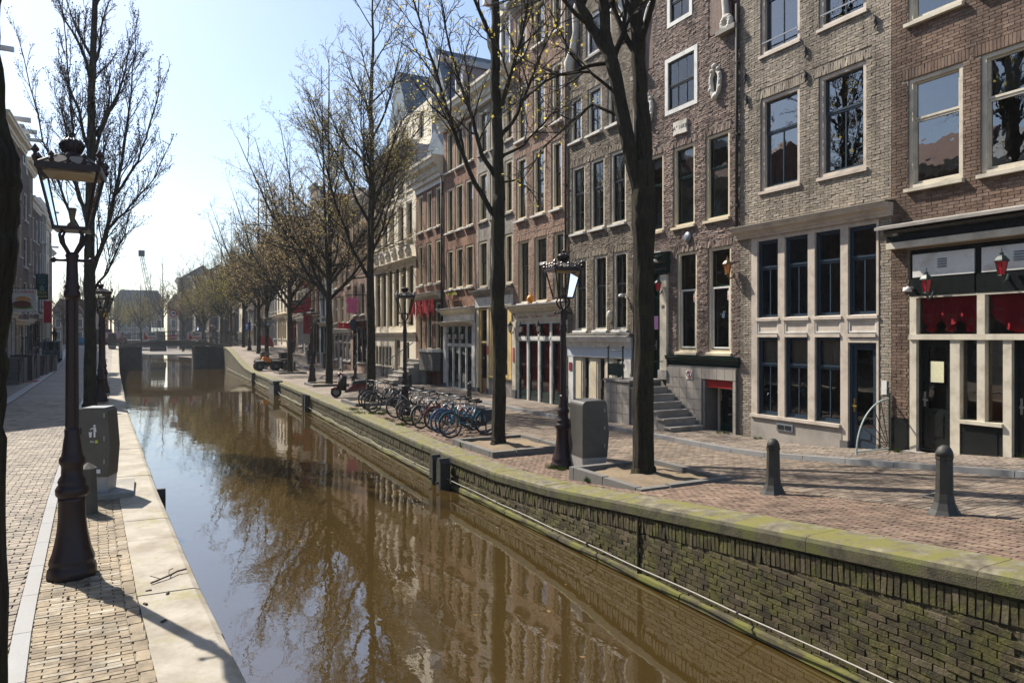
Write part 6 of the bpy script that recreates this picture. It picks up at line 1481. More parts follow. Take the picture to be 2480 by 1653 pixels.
# ------------------------------------------------------------------ bicycles, scooter, quad bike
TYRE = M('tyre rubber', (.012, .012, .012), .7, .3, 20); RIMM = M('wheel rim', (.14, .145, .15), .4, .1, 20, metal=.6); SADM = M('black saddle', (.015, .014, .013), .5)
def bicycle(x, y, z, rz, fm, label, lean=4, basket=False, bag=False, tyre=None):
    o = empty('bicycle', (x, y, z), 0, label, 'bicycle', 'bicycles parked along the quay'); o.rotation_euler = (R(lean), 0, R(rz))
    # local x: forward; wheels 0.345 m radius, axles 1.08 m apart
    for wx in (.54, -.54):
        mb = MB(); mb.ring((wx, 0, .345), .325, .021, 'y', 28, 6); wo = mb.build('wheel', tyre or TYRE, o)
        mb = MB(); mb.ring((wx, 0, .345), .3, .012, 'y', 28, 4); mb.build('rim', RIMM, wo)
        mb = MB()
        for k in range(14): a = k * math.pi / 7; mb.tube([(wx, .03 * (-1) ** k, .345), (wx + .3 * math.cos(a), 0, .345 + .3 * math.sin(a))], .0016, 3, False)
        mb.tube([(wx, -.06, .345), (wx, .06, .345)], .025, 8); mb.build('spokes', RIMM, wo)
        mb = MB(); mb.ring((wx, 0, .345), .36, .012, 'y', 14, 4, .35 if wx < 0 else .2, 2.7 if wx < 0 else 2.0); mb.build('mudguard', fm, o)
    mb = MB(); mb.smooth = True
    bb = (-.08, 0, .3); sc_ = (-.24, 0, .78); hd = (.36, 0, .86); hb = (.4, 0, .68)
    mb.tube([bb, sc_], .016, 8); mb.tube([hd, hb], .02, 8); mb.tube([hb, (.28, 0, .42), (.05, 0, .31), bb], .019, 8); mb.tube([(.37, 0, .78), (.1, 0, .55), (-.16, 0, .53)], .015, 8)
    for s_ in (-.045, .045): mb.tube([bb, (-.54, s_, .345)], .01, 6); mb.tube([(-.22, s_ * .4, .72), (-.54, s_, .345)], .009, 6); mb.tube([hb, (.47, s_, .55), (.54, s_, .345)], .012, 6)
    mb.build('frame', fm, o)
    mb = MB(); mb.smooth = True; mb.tube([hd, (.34, 0, 1.02)], .013, 6); mb.tube([(.1, -.29, 1.02), (.22, -.28, 1.06), (.36, -.15, 1.06), (.36, .15, 1.06), (.22, .28, 1.06), (.1, .29, 1.02)], .012, 6); mb.build('handlebar', RIMM, o)
    mb = MB()
    for s_ in (-1, 1): mb.tube([(.08, s_ * .292, 1.015), (.2, s_ * .283, 1.055)], .018, 6)
    mb.build('grips', SADM, o)
    mb = MB(); mb.smooth = True; mb.tube([(-.24, 0, .76), (-.27, 0, .9)], .012, 6); mb.hexa([(-.4, -.1, .9), (-.12, -.025, .92), (-.12, .025, .92), (-.4, .1, .9)], [(-.4, -.09, .97), (-.12, -.015, .95), (-.12, .015, .95), (-.4, .09, .97)]); mb.build('saddle', SADM, o)
    mb = MB(); mb.box(-.8, -.06, .7, -.3, -.045, .715); mb.box(-.8, .045, .7, -.3, .06, .715)
    for k in range(5): mb.box(-.79 + k * .1, -.045, .702, -.775 + k * .1, .045, .713)
    for s_ in (-.06, .06): mb.tube([(-.7, s_, .7), (-.54, s_, .345)], .006, 5)
    mb.build('carrier', IRON, o)
    mb = MB(); mb.ring((-.08, .04, .3), .085, .008, 'y', 16, 4); mb.tube([(-.08, .05, .3), (.04, .06, .19)], .009, 5); mb.tube([(-.08, -.05, .3), (-.2, -.06, .41)], .009, 5); mb.box(-.0, .06, .18, .08, .15, .2); mb.box(-.24, -.15, .4, -.16, -.06, .42); mb.box(-.52, .03, .27, -.08, .055, .37); mb.build('crankset', IRON, o)
    mb = MB(); mb.smooth = True; mb.lathe([(.035, -.03), (.04, .02), (.02, .04)], 10); l_ = mb.build('headlight', RIMM, o, (.44, 0, .92)); l_.rotation_euler = (0, R(90), 0)
    if basket:
        mb = MB()
        for k in range(5): q = 1 - .06 * k; zz = 1.08 - .06 * k; mb.tube([(.42, -.17 * q, zz), (.68, -.17 * q, zz), (.68, .17 * q, zz), (.42, .17 * q, zz), (.42, -.17 * q, zz)], .006, 4)
        for k in range(14): t = k / 14 * 4; sdx = [(.42 + .26 * (t % 1), -.17), (.68, -.17 + .34 * (t % 1)), (.68 - .26 * (t % 1), .17), (.42, .17 - .34 * (t % 1))][int(t)]; mb.tube([(sdx[0], sdx[1], 1.08), (sdx[0] * .97 + .015, sdx[1] * .8, .84)], .004, 4)
        mb.build('basket', M('wire basket', (.4, .37, .3), .6, .1, 10), o)
    if bag:
        for s_ in (-1, 1):
            mb = MB(); mb.hexa([(-.82, s_ * .07, .38), (-.42, s_ * .07, .38), (-.42, s_ * .2, .4), (-.82, s_ * .2, .4)], [(-.84, s_ * .065, .73), (-.4, s_ * .065, .73), (-.42, s_ * .19, .7), (-.8, s_ * .19, .7)]); mb.build('pannier', M('slate pannier', (.03, .04, .05), .7, .2, 10), o)
    return o
BL = M('blue bicycle paint', (.02, .1, .22), .3, .1, 8); BK = M('black bicycle paint', (.015, .015, .016), .3); GRN = M('grey bicycle paint', (.25, .26, .27), .35); RDB = M('red bicycle paint', (.35, .02, .02), .35); TEAL = M('teal bicycle paint', (.02, .14, .2), .3); BLT = M('blue tyre rubber', (.02, .08, .18), .6)
for i, (y, dx, rz, fm, lab, ln, bas, bag, ty) in enumerate([
    (17.2, 7.75, 182, TEAL, 'nearest teal bicycle with dark panniers at the tree', 6, False, True, None), (17.75, 7.9, 172, BL, 'blue bicycle with blue tyres, second from the tree', 5, True, False, BLT), (18.25, 7.85, 188, BL, 'blue bicycle leaning third from the tree', -4, False, False, BLT),
    (18.8, 7.95, 178, RDB, 'red framed bicycle in the middle of the row', 4, False, False, None), (19.5, 7.7, 196, GRN, 'grey bicycle with a wire basket turned towards the water', 7, True, False, None), (20.2, 7.75, 176, BK, 'black bicycle left of the wire basket one', 3, False, False, None),
    (21.3, 7.9, 184, BK, 'black bicycle right of the lamp post in the row', -5, False, False, None), (22.3, 7.95, 172, GRN, 'grey bicycle directly before the lamp post', 5, False, False, None), (24.4, 7.75, 186, BK, 'black bicycle left of the lamp post', 4, False, False, None), (25.2, 7.9, 178, GRN, 'silver bicycle second from the far end of the row', 5, False, False, None), (26.0, 7.95, 190, BK, 'farthest bicycle in the row, beside the tall tree', 3, False, False, None)]):
    bicycle(dx, y, zR(y) + .005, rz, fm, lab, ln, bas, bag, ty)
for i, (x, y, rz, fm) in enumerate(((8.6, 85.6, 10, BK), (9.3, 86.2, 20, GRN), (10.1, 86.0, -5, BK), (6.2, 85.4, 5, BK), (5.0, 85.3, 3, BL))): bicycle(x, y, 1.95 if x < 8 else zR(86) + .05, rz, fm, ['black bicycle at the right end of the bridge railing', 'grey bicycle behind the right bridge railing', 'black bicycle farthest right beside the bridge', 'black bicycle leaning on the bridge railing right of the white banner', 'blue bicycle leaning on the bridge railing by the white banner'][i], 3)
for i, y in enumerate((17.5, 18.5, 19.85, 20.9)):
    mb = MB(); mb.smooth = True; mb.tube([(-.45, 0, 0), (-.45, 0, .7), (-.38, 0, .78), (.38, 0, .78), (.45, 0, .7), (.45, 0, 0)], .024, 8); k = mb.build('bicycle_rack', STEEL, None, (7.95, y, zR(y))); tag(k, ['steel rack hoop beside the teal bicycle', 'steel rack hoop beside the red framed bicycle', 'steel rack hoop left of the wire basket', 'steel rack hoop at the far bicycles'][i], 'rack', 'steel bicycle rack hoops')
# scooter, nose to the water
MARO = M('maroon scooter paint', (.1, .008, .012), .25, .2, 8); BLKV = M('black leg cover', (.012, .012, .013), .6, .2, 8)
sc = empty('motor_scooter', (8.15, 31.1, .0), R(176), 'maroon scooter with a black leg cover parked nose to the canal', 'scooter')
for wx in (.62, -.62):
    mb = MB(); mb.smooth = True; mb.ring((wx, 0, .24), .185, .06, 'y', 20, 8); wo = mb.build('wheel', TYRE, sc)
    mb = MB(); mb.lathe([(.13, -.03), (.13, .03)], 14); r_ = mb.build('rim', RIMM, wo, (wx, 0, .24)); r_.rotation_euler = (R(90), 0, 0)
mb = MB(); mb.smooth = True; mb.tube([(.62, 0, .3), (.48, 0, .7), (.42, 0, 1.0)], .035, 8); mb.hexa([(.4, -.08, .42), (.85, -.06, .36), (.85, .06, .36), (.4, .08, .42)], [(.42, -.07, .5), (.8, -.04, .46), (.8, .04, .46), (.42, .07, .5)]); mb.build('front_fork', MARO, sc)
mb = MB(); mb.smooth = True; mb.hexa([(.2, -.24, .3), (.55, -.2, .35), (.55, .2, .35), (.2, .24, .3)], [(.2, -.26, .95), (.45, -.16, 1.02), (.45, .16, 1.02), (.2, .26, .95)]); mb.build('leg_cover', BLKV, sc)
mb = MB(); mb.hexa([(-.85, -.16, .35), (.25, -.17, .22), (.25, .17, .22), (-.85, .16, .35)], [(-.9, -.14, .62), (-.1, -.18, .58), (-.1, .18, .58), (-.9, .14, .62)]); mb.build('body', MARO, sc)
mb = MB(); mb.hexa([(-.85, -.14, .62), (-.05, -.15, .6), (-.05, .15, .6), (-.85, .14, .62)], [(-.8, -.1, .77), (-.12, -.1, .72), (-.12, .1, .72), (-.8, .1, .77)]); mb.build('seat', SADM, sc)
mb = MB(); mb.smooth = True; mb.tube([(.3, -.34, 1.05), (.4, -.2, 1.04), (.42, 0, 1.03), (.4, .2, 1.04), (.3, .34, 1.05)], .016, 6); mb.ball((.46, 0, 1.02), .1, 10, 6); mb.build('handlebar', MARO, sc)
mb = MB()
for s_ in (-1, 1): mb.tube([(.38, s_ * .24, 1.04), (.4, s_ * .3, 1.18)], .006, 4); mb.ball((.4, s_ * .31, 1.22), .05, 8, 6)
mb.build('mirrors', BLKV, sc)
mb = MB(); mb.box(-.95, -.06, .6, -.9, .06, .7); mb.build('tail_light', REDP, sc)
# six wheeled quad bike
qb = empty('quad_bike', (9.1, 58.7, zR(58.7)), R(180), 'black six wheeled quad bike with orange tank panel and rear box', 'quad bike'); qb.scale = (1.15, 1.15, 1.15)
for wx in (.95, -.15, -.85):
    for s_ in (-1, 1):
        mb = MB(); mb.smooth = True; mb.ring((wx, s_ * .45, .32), .21, .11, 'y', 18, 8); wo = mb.build('wheel', TYRE, qb); mb = MB(); mb.lathe([(.13, -.08), (.14, .08)], 12); r_ = mb.build('hub', DSTONE, wo, (wx, s_ * .45, .32)); r_.rotation_euler = (R(90), 0, 0)
mb = MB(); mb.box(-1.1, -.3, .35, 1.1, .3, .6); mb.build('chassis', BLKV, qb)
mb = MB()
for s_ in (-1, 1):
    mb.hexa([(.6, s_ * .3, .62), (1.25, s_ * .3, .58), (1.25, s_ * .58, .56), (.6, s_ * .58, .6)], [(.65, s_ * .3, .78), (1.2, s_ * .3, .72), (1.2, s_ * .55, .66), (.65, s_ * .55, .7)]); mb.hexa([(-1.2, s_ * .3, .62), (.15, s_ * .3, .62), (.15, s_ * .58, .6), (-1.2, s_ * .58, .6)], [(-1.15, s_ * .3, .76), (.1, s_ * .3, .78), (.1, s_ * .55, .7), (-1.15, s_ * .55, .7)])
mb.build('mudguards', BLKV, qb)
mb = MB(); mb.hexa([(.1, -.18, .6), (.8, -.24, .62), (.8, .24, .62), (.1, .18, .6)], [(.25, -.14, .95), (.65, -.2, .98), (.65, .2, .98), (.25, .14, .95)]); mb.build('tank_panel', M('orange panel', (.7, .22, .02), .35), qb)
mb = MB(); mb.hexa([(-.5, -.18, .6), (.15, -.16, .6), (.15, .16, .6), (-.5, .18, .6)], [(-.5, -.16, .85), (.12, -.13, .82), (.12, .13, .82), (-.5, .16, .85)]); mb.build('seat', SADM, qb)
mb = MB(); mb.smooth = True; mb.tube([(.35, 0, .9), (.3, 0, 1.1)], .03, 6); mb.tube([(.15, -.38, 1.16), (.28, -.2, 1.12), (.3, .2, 1.12), (.15, .38, 1.16)], .018, 6); mb.box(.3, -.1, 1.0, .5, .1, 1.14); mb.build('handlebar', BLKV, qb)
mb = MB(); mb.hexa([(-1.2, -.4, .84), (-.5, -.4, .84), (-.5, .4, .84), (-1.2, .4, .84)], [(-1.25, -.45, 1.2), (-.45, -.45, 1.2), (-.45, .45, 1.2), (-1.25, .45, 1.2)]); mb.box(-1.28, -.47, 1.2, -.42, .47, 1.26); mb.build('rear_box', BLKV, qb)
mb = MB(); mb.tube([(.7, -.4, .84), (1.25, -.4, .8), (1.25, .4, .8), (.7, .4, .84)], .015, 5); mb.build('front_rack', IRON, qb)

# small plants at the foot of things, twigs on the left coping
def tuft(x, y, z, rad, n, hh, label, seed):
    rg = random.Random(seed); mb = MB(); cl = [(rg.uniform(-1, 1) * rad, rg.uniform(-1, 1) * rad * 2.2, rg.uniform(.15, .5)) for k in range(3 if n < 300 else 16)]
    for i in range(n):
        c_ = rg.choice(cl); px_, py_ = c_[0] * .7 + rg.gauss(0, .4) * rad * c_[2], c_[1] * .7 + rg.gauss(0, .7) * rad * c_[2]; h2 = hh * rg.uniform(.4, 1.1); dx, dy = rg.uniform(-.6, .6) * h2, rg.uniform(-.6, .6) * h2
        mb.add([(px_ - .006, py_, 0), (px_ + .006, py_, 0), (px_ + dx, py_ + dy, h2)], [(0, 1, 2)])
    tag(mb.build('grass', GRASS, None, (x, y, z)), label, 'grass', None, 'stuff')
tuft(7.55, 12.0, 0, .28, 260, .1, 'grass tuft at the foot of the near right lamp', 1); tuft(7.0, 10.2, zR(10.2) + .01, .1, 120, .12, 'grass tuft at the kerb of the near tree pit', 2); tuft(6.95, 15.6, 0, .12, 160, .14, 'grass tuft at the pit kerb near the bicycles', 3)
tuft(7.3, 21.5, 0, .8, 1500, .07, 'mossy grass strip below the bicycles', 4); tuft(7.2, 24.8, 0, .8, 1800, .08, 'mossy grass strip beside the lamp among bicycles', 5); tuft(7.6, 11.05, zR(11), .12, 90, .06, 'sparse grass by the grey bin', 6)
for i, (x, y) in enumerate(((13.85, 14.0), (13.8, 9.0), (13.9, 6.6), (13.9, 29.3), (13.95, 12.8))): tuft(x, y, zP(y), .14, 90, .09, ['weeds at the foot of the tiled wall', 'weeds at the foot of the fan railing', 'weeds at the black shop plinth', 'weeds at the ochre shopfront', 'weeds at the grey plinth'][i], 10 + i)
STK = M('dead twig', (.07, .05, .035), .9)
tg = empty('fallen_twig', (.0 + wallL(7.75) - .2, 7.75, .31), .5, 'forked dead twig lying on the pale left coping', 'twig')
mb = MB(); mb.tube([(-.2, -.03, 0), (0, 0, .01), (.12, .05, .012), (.2, .02, .02)], .009, 5); mb.tube([(0, 0, .01), (.06, .1, .03), (.13, .15, .02)], .005, 4); mb.tube([(-.1, -.02, .01), (-.14, .09, .03)], .004, 4); mb.build('stick', STK, tg)
for i, (dx, y) in enumerate(((-.4, 7.45), (-.25, 7.3), (-.6, 8.8), (-.35, 6.6), (-.45, 7.1), (-.9, 7.9), (-1.05, 7.6))):
    mb = MB(); mb.hexa([(-.03, -.01, 0), (.03, -.012, 0), (.03, .012, 0), (-.03, .01, 0)], [(-.02, -.006, .012), (.025, -.008, .014), (.025, .008, .014), (-.02, .006, .012)]); tag(mb.build('bark_scrap', STK, None, (wallL(y) + dx, y, .292), i * 1.3), ['dark bark scrap just left of the fallen twig', 'dark bark scrap right below the fallen twig', 'dark bark scrap on the coping beyond the fallen twig', 'dark bark scrap nearest the bottom on the pale coping', 'dark bark scrap left below the fallen twig', 'dark bark scrap close right of the large lamp foot', 'dark bark scrap on the bricks in front of the large lamp'][i], 'bark scrap', 'bark scraps on the left quay')
# drain grates
for x, y, z, lab in ((9.6, 5.6, zR(5.6), 'iron drain grate set in the near right road'), (-3.3, 19.5, .28, 'iron drain grate in the sunlit left road')):
    o = empty('drain_grate', (x, y, z), 0, lab, 'drain grate'); mb = MB(); mb.frame(-.28, .28, -.2, .2, .04, 0, .012); g_ = mb.build('rim', DSTONE, o); g_.rotation_euler = (R(90), 0, 0); mb = MB()
    for i in range(9): mb.box(-.24 + i * .055, -.18, -.004, -.21 + i * .055, .18, .008)
    mb.build('bars', IRON, o)

# ------------------------------------------------------------------ far bridge
BY0, BY1 = 84.5, 91.5
br = empty('canal_bridge', (2.6, BY0, 0), 0, 'low arched stone bridge with iron railings crossing the canal', 'bridge')
DKB = brickwall('bridge brick', (.1, .1, .105), (.075, .075, .08), (.05, .05, .05), .22, .07, .85, 'xz', .6)
def arc_z(x): return 1.6 + .7 * max(0, 1 - (x / 6.2) ** 2)
mb = MB(); xs = [-6.2 + 12.4 * i / 24 for i in range(25)]
top = [(x, arc_z(x)) for x in xs]; bot = [(x, arc_z(x) - .34 if abs(x) > 3 else 1.72) for x in xs]
mb.prism(top + bot[::-1], 'y', 0, BY1 - BY0); mb.build('deck', M('bridge deck stone', (.16, .16, .15), .8, .2, 3, .2, 30), br)
mb = MB(); mb.prism([(x, z + .003) for x, z in top] + [(x, z + .06) for x, z in top][::-1], 'y', -.08, .25); mb.build('deck_edge', COPE_L, br)
for a, b, nm in ((-5.3, -2.95, 'l'), (2.3, 5.3, 'r')):
    mb = MB(); mb.hexa([(a, .02, -2), (b, .02, -2), (b, BY1 - BY0 - .02, -2), (a, BY1 - BY0 - .02, -2)], [(a, .02, 1.6), (b, .02, 1.6), (b, BY1 - BY0 - .02, 1.6), (a, BY1 - BY0 - .02, 1.6)])
    ab = mb.build('abutment', DKB, br)
    mb = MB(); mb.box(a - .02, -.1, -2, b + .1, .02, WATER + .2); mb.build('footing', M('dark wet stone', (.05, .05, .045), .7), ab)
RAILB = M('bridge railing iron', (.02, .028, .028), .45, .2, 8)
for yy in (.12, BY1 - BY0 - .12):
    for i in range(9):
        x = -6.0 + i * 1.5; z = arc_z(x) + .05
        mb = MB(); mb.lathe([(.06, z), (.05, z + .15), (.035, z + .2), (.035, z + .95), (.05, z + .98), (.05, z + 1.05), (.01, z + 1.1)], 8, (x, yy)); mb.build('railing_post', RAILB, br)
    for h2 in (.5, .97):
        mb = MB(); mb.tube([(x, yy, arc_z(x) + .05 + h2) for x in [-6 + .5 * i for i in range(25)]], .028, 6); mb.build('rail', RAILB, br)
RDT = M('banner red print', (.5, .03, .04), .6)
for x, lab in ((-2.2, 'white banner with red figure on the left of the bridge railing'), (2.2, 'white banner with red figure on the right of the bridge railing')):
    bn = empty('railing_banner', (2.6 + x, BY0 + .06, arc_z(x) + .12), 0, lab, 'banner'); mb = MB(); mb.box(-.72, -.015, .1, .72, 0, .95); mb.build('sheet', WHITE, bn)
    mb = MB(); mb.prism([(-.6, .15), (-.15, .15), (-.2, .35), (-.4, .55), (-.45, .85), (-.55, .8), (-.5, .5)], 'y', -.02, -.016); mb.build('red_figure', RDT, bn)
    print_lines(bn, BLACKP, [(-.12, .08, .84, .06), (-.12, .55, .74, .06), (-.12, .5, .63, .06)], -.016); print_lines(bn, RDT, [(-.1, .62, .3, .1)], -.016)
def traffic_sign(x, y, z, kind, label, h_=2.6, sc=1.0):
    o = empty('traffic_sign', (x, y, z), R(-24), label, 'sign'); mb = MB(); mb.tube([(0, .03, 0), (0, .03, h_ + .3)], .03, 8); mb.build('pole', ZINC, o)
    def disc(r_, m, yy, nm='plate', n=24):
        mb = MB(); mb.add([(r_ * math.cos(2 * math.pi * i / n), yy, h_ + r_ * math.sin(2 * math.pi * i / n)) for i in range(n)], [tuple(range(n))]); mb.build(nm, m, o)
    SR = M('sign red', (.5, .02, .02), .5); SW = M('sign white', (.75, .75, .75), .5); SB = M('sign blue', (.02, .12, .4), .5)
    if kind == 'noentry': disc(.36, SR, -.0); mb = MB(); mb.box(-.27, -.012, h_ - .07, .27, -.005, h_ + .07); mb.build('bar', SW, o); mb = MB(); mb.box(-.4, -.01, h_ + .42, .4, .01, h_ + 1.45); mb.build('yellow_board', M('sign yellow', (.65, .4, .01), .5), o); print_lines(o, BLACKP, [(-.32, .34, h_ + 1.3, .07), (-.3, .05, h_ + 1.05, .05), (-.3, .3, h_ + .97, .05), (-.3, .2, h_ + .85, .05), (-.3, .1, h_ + .73, .05)], -.011)
    if kind == 'nocar': disc(.4, SR, 0.0); disc(.3, SW, -.008, 'face'); mb = MB(); mb.box(-.2, -.016, h_ - .06, .2, -.01, h_ + .03); mb.box(-.1, -.016, h_ + .03, .12, -.01, h_ + .1); mb.build('pictogram', BLACKP, o)
    if kind == 'arrow': mb = MB(); mb.box(-.45, -.01, h_ - .45, .45, .01, h_ + .45); mb.build('plate', SB, o); mb = MB(); mb.prism([(-.06, h_ - .3), (.06, h_ - .3), (.06, h_ + .05), (.2, h_ + .05), (0, h_ + .32), (-.2, h_ + .05), (-.06, h_ + .05)], 'y', -.016, -.011); mb.build('arrow', SW, o)
    if kind == 'back': disc(.45, DSTONE, .0)
    return o
traffic_sign(-4.3, 94, zL(94), 'noentry', 'no entry disc under a yellow text board left of the bridge', 2.6)
traffic_sign(2.7, BY0 + .3, arc_z(0) + .02, 'nocar', 'round red and white sign on the middle of the bridge', 3.0, 1); traffic_sign(10.2, 84, zR(84), 'arrow', 'square blue sign with a white arrow at the bridge end', 2.3); traffic_sign(10.9, 79, zR(79), 'back', 'dark round back of a traffic sign near the bridge', 2.7)
bo = empty('barrier_board', (2.6, BY0 - .02, arc_z(0) + .12), 0, 'red and white striped board on the bridge railing', 'board'); mb = MB(); mb.box(-.4, -.03, .05, .4, -.01, .5); mb.build('plate', RDT, bo); mb = MB(); mb.box(-.4, -.04, .2, .4, -.031, .33); mb.build('stripe', WHITE, bo)

# ------------------------------------------------------------------ beyond the bridge: vehicles, barge with crane, closing houses
def car(x, y, z, rz, paint, label, L=4.2, W=1.75, H=1.5, van=False):
    o = empty('parked_car' if not van else 'parked_van', (x, y, z), R(rz), label, 'car' if not van else 'van')
    prof = [(-L / 2, .3), (L / 2, .3), (L / 2, .75), (L * .28, .9), (L * .1, H), (-L * .35, H), (-L * .47, .95), (-L / 2, .8)] if not van else [(-L / 2, .3), (L / 2, .3), (L / 2, .95), (L * .4, 1.15), (L * .26, H), (-L * .48, H), (-L / 2, .9)]
    mb = MB(); mb.prism(prof, 'y', -W / 2, W / 2); mb.build('body', paint, o)
    gz0, gz1 = (.92, H - .1) if not van else (1.2, H - .2); mb = MB()
    for s_ in (-1, 1): mb.prism([(L * .24, gz0), (L * .1, gz1), (-L * .33, gz1), (-L * .42, gz0)], 'y', s_ * (W / 2 + .004) - .002, s_ * (W / 2 + .004) + .002)
    mb.quad((-L * .475, -W * .4, gz0), (-L * .475, W * .4, gz0), (-L * .37, W * .36, gz1), (-L * .37, -W * .36, gz1)); mb.build('windows', M('car glass', (.015, .02, .025), .05), o)
    for sx in (-.3, .32):
        for s_ in (-1, 1): mb = MB(); mb.ring((sx * L, s_ * (W / 2 - .08), .31), .22, .1, 'y', 14, 6); mb.build('wheel', TYRE, o)
    for s_ in (-1, 1): mb = MB(); mb.box(-L / 2 - .01, s_ * W * .38 - .12, .7, -L / 2 + .02, s_ * W * .38 + .12, .82); mb.build('tail_light', REDP, o)
    return o
car(-4.6, 99, zL(99), 90, M('dark van paint', (.02, .025, .035), .3), 'dark van parked behind the left end of the bridge', 4.9, 1.9, 2.1, True); car(-3.2, 96, zL(96), 82, M('plum car paint', (.12, .05, .1), .3), 'plum car parked at the left bridge end'); car(-6.8, 103, zL(103), 90, M('blue car paint', (.08, .2, .3), .3), 'light blue car behind the left lamp posts')
# small dark cart on the left pavement
gc_ = empty('utility_cart', (-6.6, 66.5, zL(66.5)), R(90), 'small dark blue utility cart standing on the left pavement', 'cart')
mb = MB(); mb.prism([(-1.0, .3), (1.0, .3), (1.05, .8), (.5, .95), (.35, 1.7), (-.9, 1.7), (-1.0, .9)], 'y', -.6, .6); mb.build('cab', M('cart paint', (.03, .07, .1), .3), gc_)
for sx in (-.65, .65):
    for s_ in (-1, 1): mb = MB(); mb.ring((sx, s_ * .52, .24), .16, .08, 'y', 14, 6); mb.build('wheel', TYRE, gc_)
mb = MB(); mb.quad((-1.01, -.5, 1.0), (-1.01, .5, 1.0), (-.93, .45, 1.6), (-.93, -.45, 1.6)); mb.build('rear_window', M('car glass', (.015, .02, .025), .05), gc_)
barge = empty('work_barge', (-2.4, 128, WATER), R(90), 'flat work barge with orange gear moored past the bridge', 'barge')
mb = MB(); mb.prism([(-9, -.4), (8, -.4), (9.5, .9), (-9, .9)], 'y', -2, 2); mb.build('hull', M('barge hull', (.05, .06, .06), .6), barge)
mb = MB(); mb.box(-8, -1.6, .9, -3.5, 1.6, 2.8); mb.box(-8.2, -1.8, 2.8, -3.3, 1.8, 3.0); mb.build('cabin', M('barge cabin', (.25, .25, .25), .6), barge); mb = MB(); mb.box(4, -1.5, .9, 6.5, 1.4, 1.7); mb.ball((3, .5, 1.3), .5, 10, 6); mb.build('deck_gear', M('orange gear', (.6, .1, .04), .5), barge)
crn = empty('lattice_crane', (2.0, 139, .2), 0, 'tall lattice jib crane on a barge in the haze', 'crane'); CRM = M('crane steel', (.04, .05, .06), .6)
mb = MB(); mb.box(-1.3, -2, 0, 1.3, 2, 1.0); mb.build('pontoon', CRM, crn); mb = MB(); mb.hexa([(-1.2, -1.3, 1), (1.2, -1.3, 1), (1.2, 1.6, 1), (-1.2, 1.6, 1)], [(-1.1, -1, 3.4), (1.1, -1, 3.4), (1.1, 1.4, 4.2), (-1.1, 1.4, 4.2)]); mb.build('cab', M('crane cab green', (.05, .08, .06), .5), crn)
A, Bv = Vector((0, -1, 3)), Vector((-2.6, -1.5, 16.6)); mb = MB(); ax = (Bv - A).normalized(); e1 = ax.orthogonal().normalized(); e2 = ax.cross(e1); C4 = [(e1 * a + e2 * b) * .42 for a, b in ((1, 1), (1, -1), (-1, -1), (-1, 1))]
for c in C4: mb.tube([A + c, Bv + c * .5], .055, 4)
for k in range(16):
    p, q = A.lerp(Bv, k / 16), A.lerp(Bv, (k + 1) / 16); f0, f1 = 1 - .5 * k / 16, 1 - .5 * (k + 1) / 16
    for i in range(4): mb.tube([p + C4[i] * f0, q + C4[(i + 1) % 4] * f1], .032, 3)
mb.box(Bv.x - .5, Bv.y - .5, Bv.z, Bv.x + .5, Bv.y + .5, Bv.z + 1); mb.build('jib', CRM, crn)
mb = MB(); mb.tube([Bv + Vector((.2, 0, .5)), Vector((2.0, 1.5, 4))], .02, 3); mb.tube([Bv + Vector((.5, 0, .5)), Vector((1.6, -1, 10))], .015, 3); mb.ball((1.6, -1, 9.8), .3, 6, 4); mb.build('cable', CRM, crn)
for i, (x, y, W, H, D, m, lab, rf) in enumerate([(-1.5, 215, 12, 12.5, 10, PAL['grey'][0], 'hazy grey blue building closing the end of the canal', True), (-15, 212, 12, 9.5, 10, PAL['brown'][0], 'hazy low brown building left of the far grey block', False), (-30, 205, 14, 11, 10, PAL['dark'][0], 'far dark building behind the bare left trees', True), (12, 212, 13, 11.5, 10, PAL['pink'][0], 'far pinkish building behind the olive trees', True), (26, 205, 14, 12, 10, PAL['brown'][0], 'far brown building at the right end of the vista', True)]):
    o = empty('distant_building', (x, y, 0), 0, lab, 'building'); mb = MB(); mb.box(-W / 2, 0, -1, W / 2, D, H); mb.build('wall', m, o)
    mb = MB(); mb.prism([(-W / 2 - .3, H), (W / 2 + .3, H), (W / 2 - 1.5, H + 3), (-W / 2 + 1.5, H + 3)], 'y', -.2, D); mb.build('roof', SLATE if rf else REDTILE, o)
    for f_ in range(3):
        for c in range(5):
            xx = -W / 2 + W * (c + .5) / 5; mb = MB(); mb.box(xx - .5, -.06, 2 + f_ * 3.3, xx + .5, -.01, 4.1 + f_ * 3.3); wi = mb.build('window', DSASH, o); mb = MB(); mb.frame(xx - .6, xx + .6, 1.9 + f_ * 3.3, 4.2 + f_ * 3.3, .1, -.1, -.0); mb.build('frame', WHITE, wi)
# ------------------------------------------------------------------ signs and stairs on the left
def hang_sign(x, y, z, w_, hh, m, label, rz=0):
    o = empty('hanging_sign', (x, y, z), R(rz), label, 'sign'); mb = MB(); mb.box(-w_ / 2, -.04, -hh / 2, w_ / 2, .04, hh / 2); mb.build('board', m, o)
    mb = MB(); mb.tube([(-w_ / 2 - .5, 0, hh / 2 + .05), (w_ / 2, 0, hh / 2 + .05)], .02, 6); mb.build('bracket', IRON, o); return o
s_ = hang_sign(-6.0, 46.6, 4.72, 1.36, 1.24, WHITE, 'white shoarma sign with a burger picture on the left', -12)
lettering('SHOARMA', .25, M('sign lettering red', (.4, .02, .02), .5), s_, (0, -.045, .47), (R(90), 0, 0), .003)
def pict(o, pts, m, name, y): mb = MB(); mb.prism(pts, 'y', y - .006, y); mb.build(name, m, o)
ell = lambda cx, cz, a, b, n=24, t0=0, t1=6.283: [(cx + a * math.cos(t0 + (t1 - t0) * i / n), cz + b * math.sin(t0 + (t1 - t0) * i / n)) for i in range(n)]
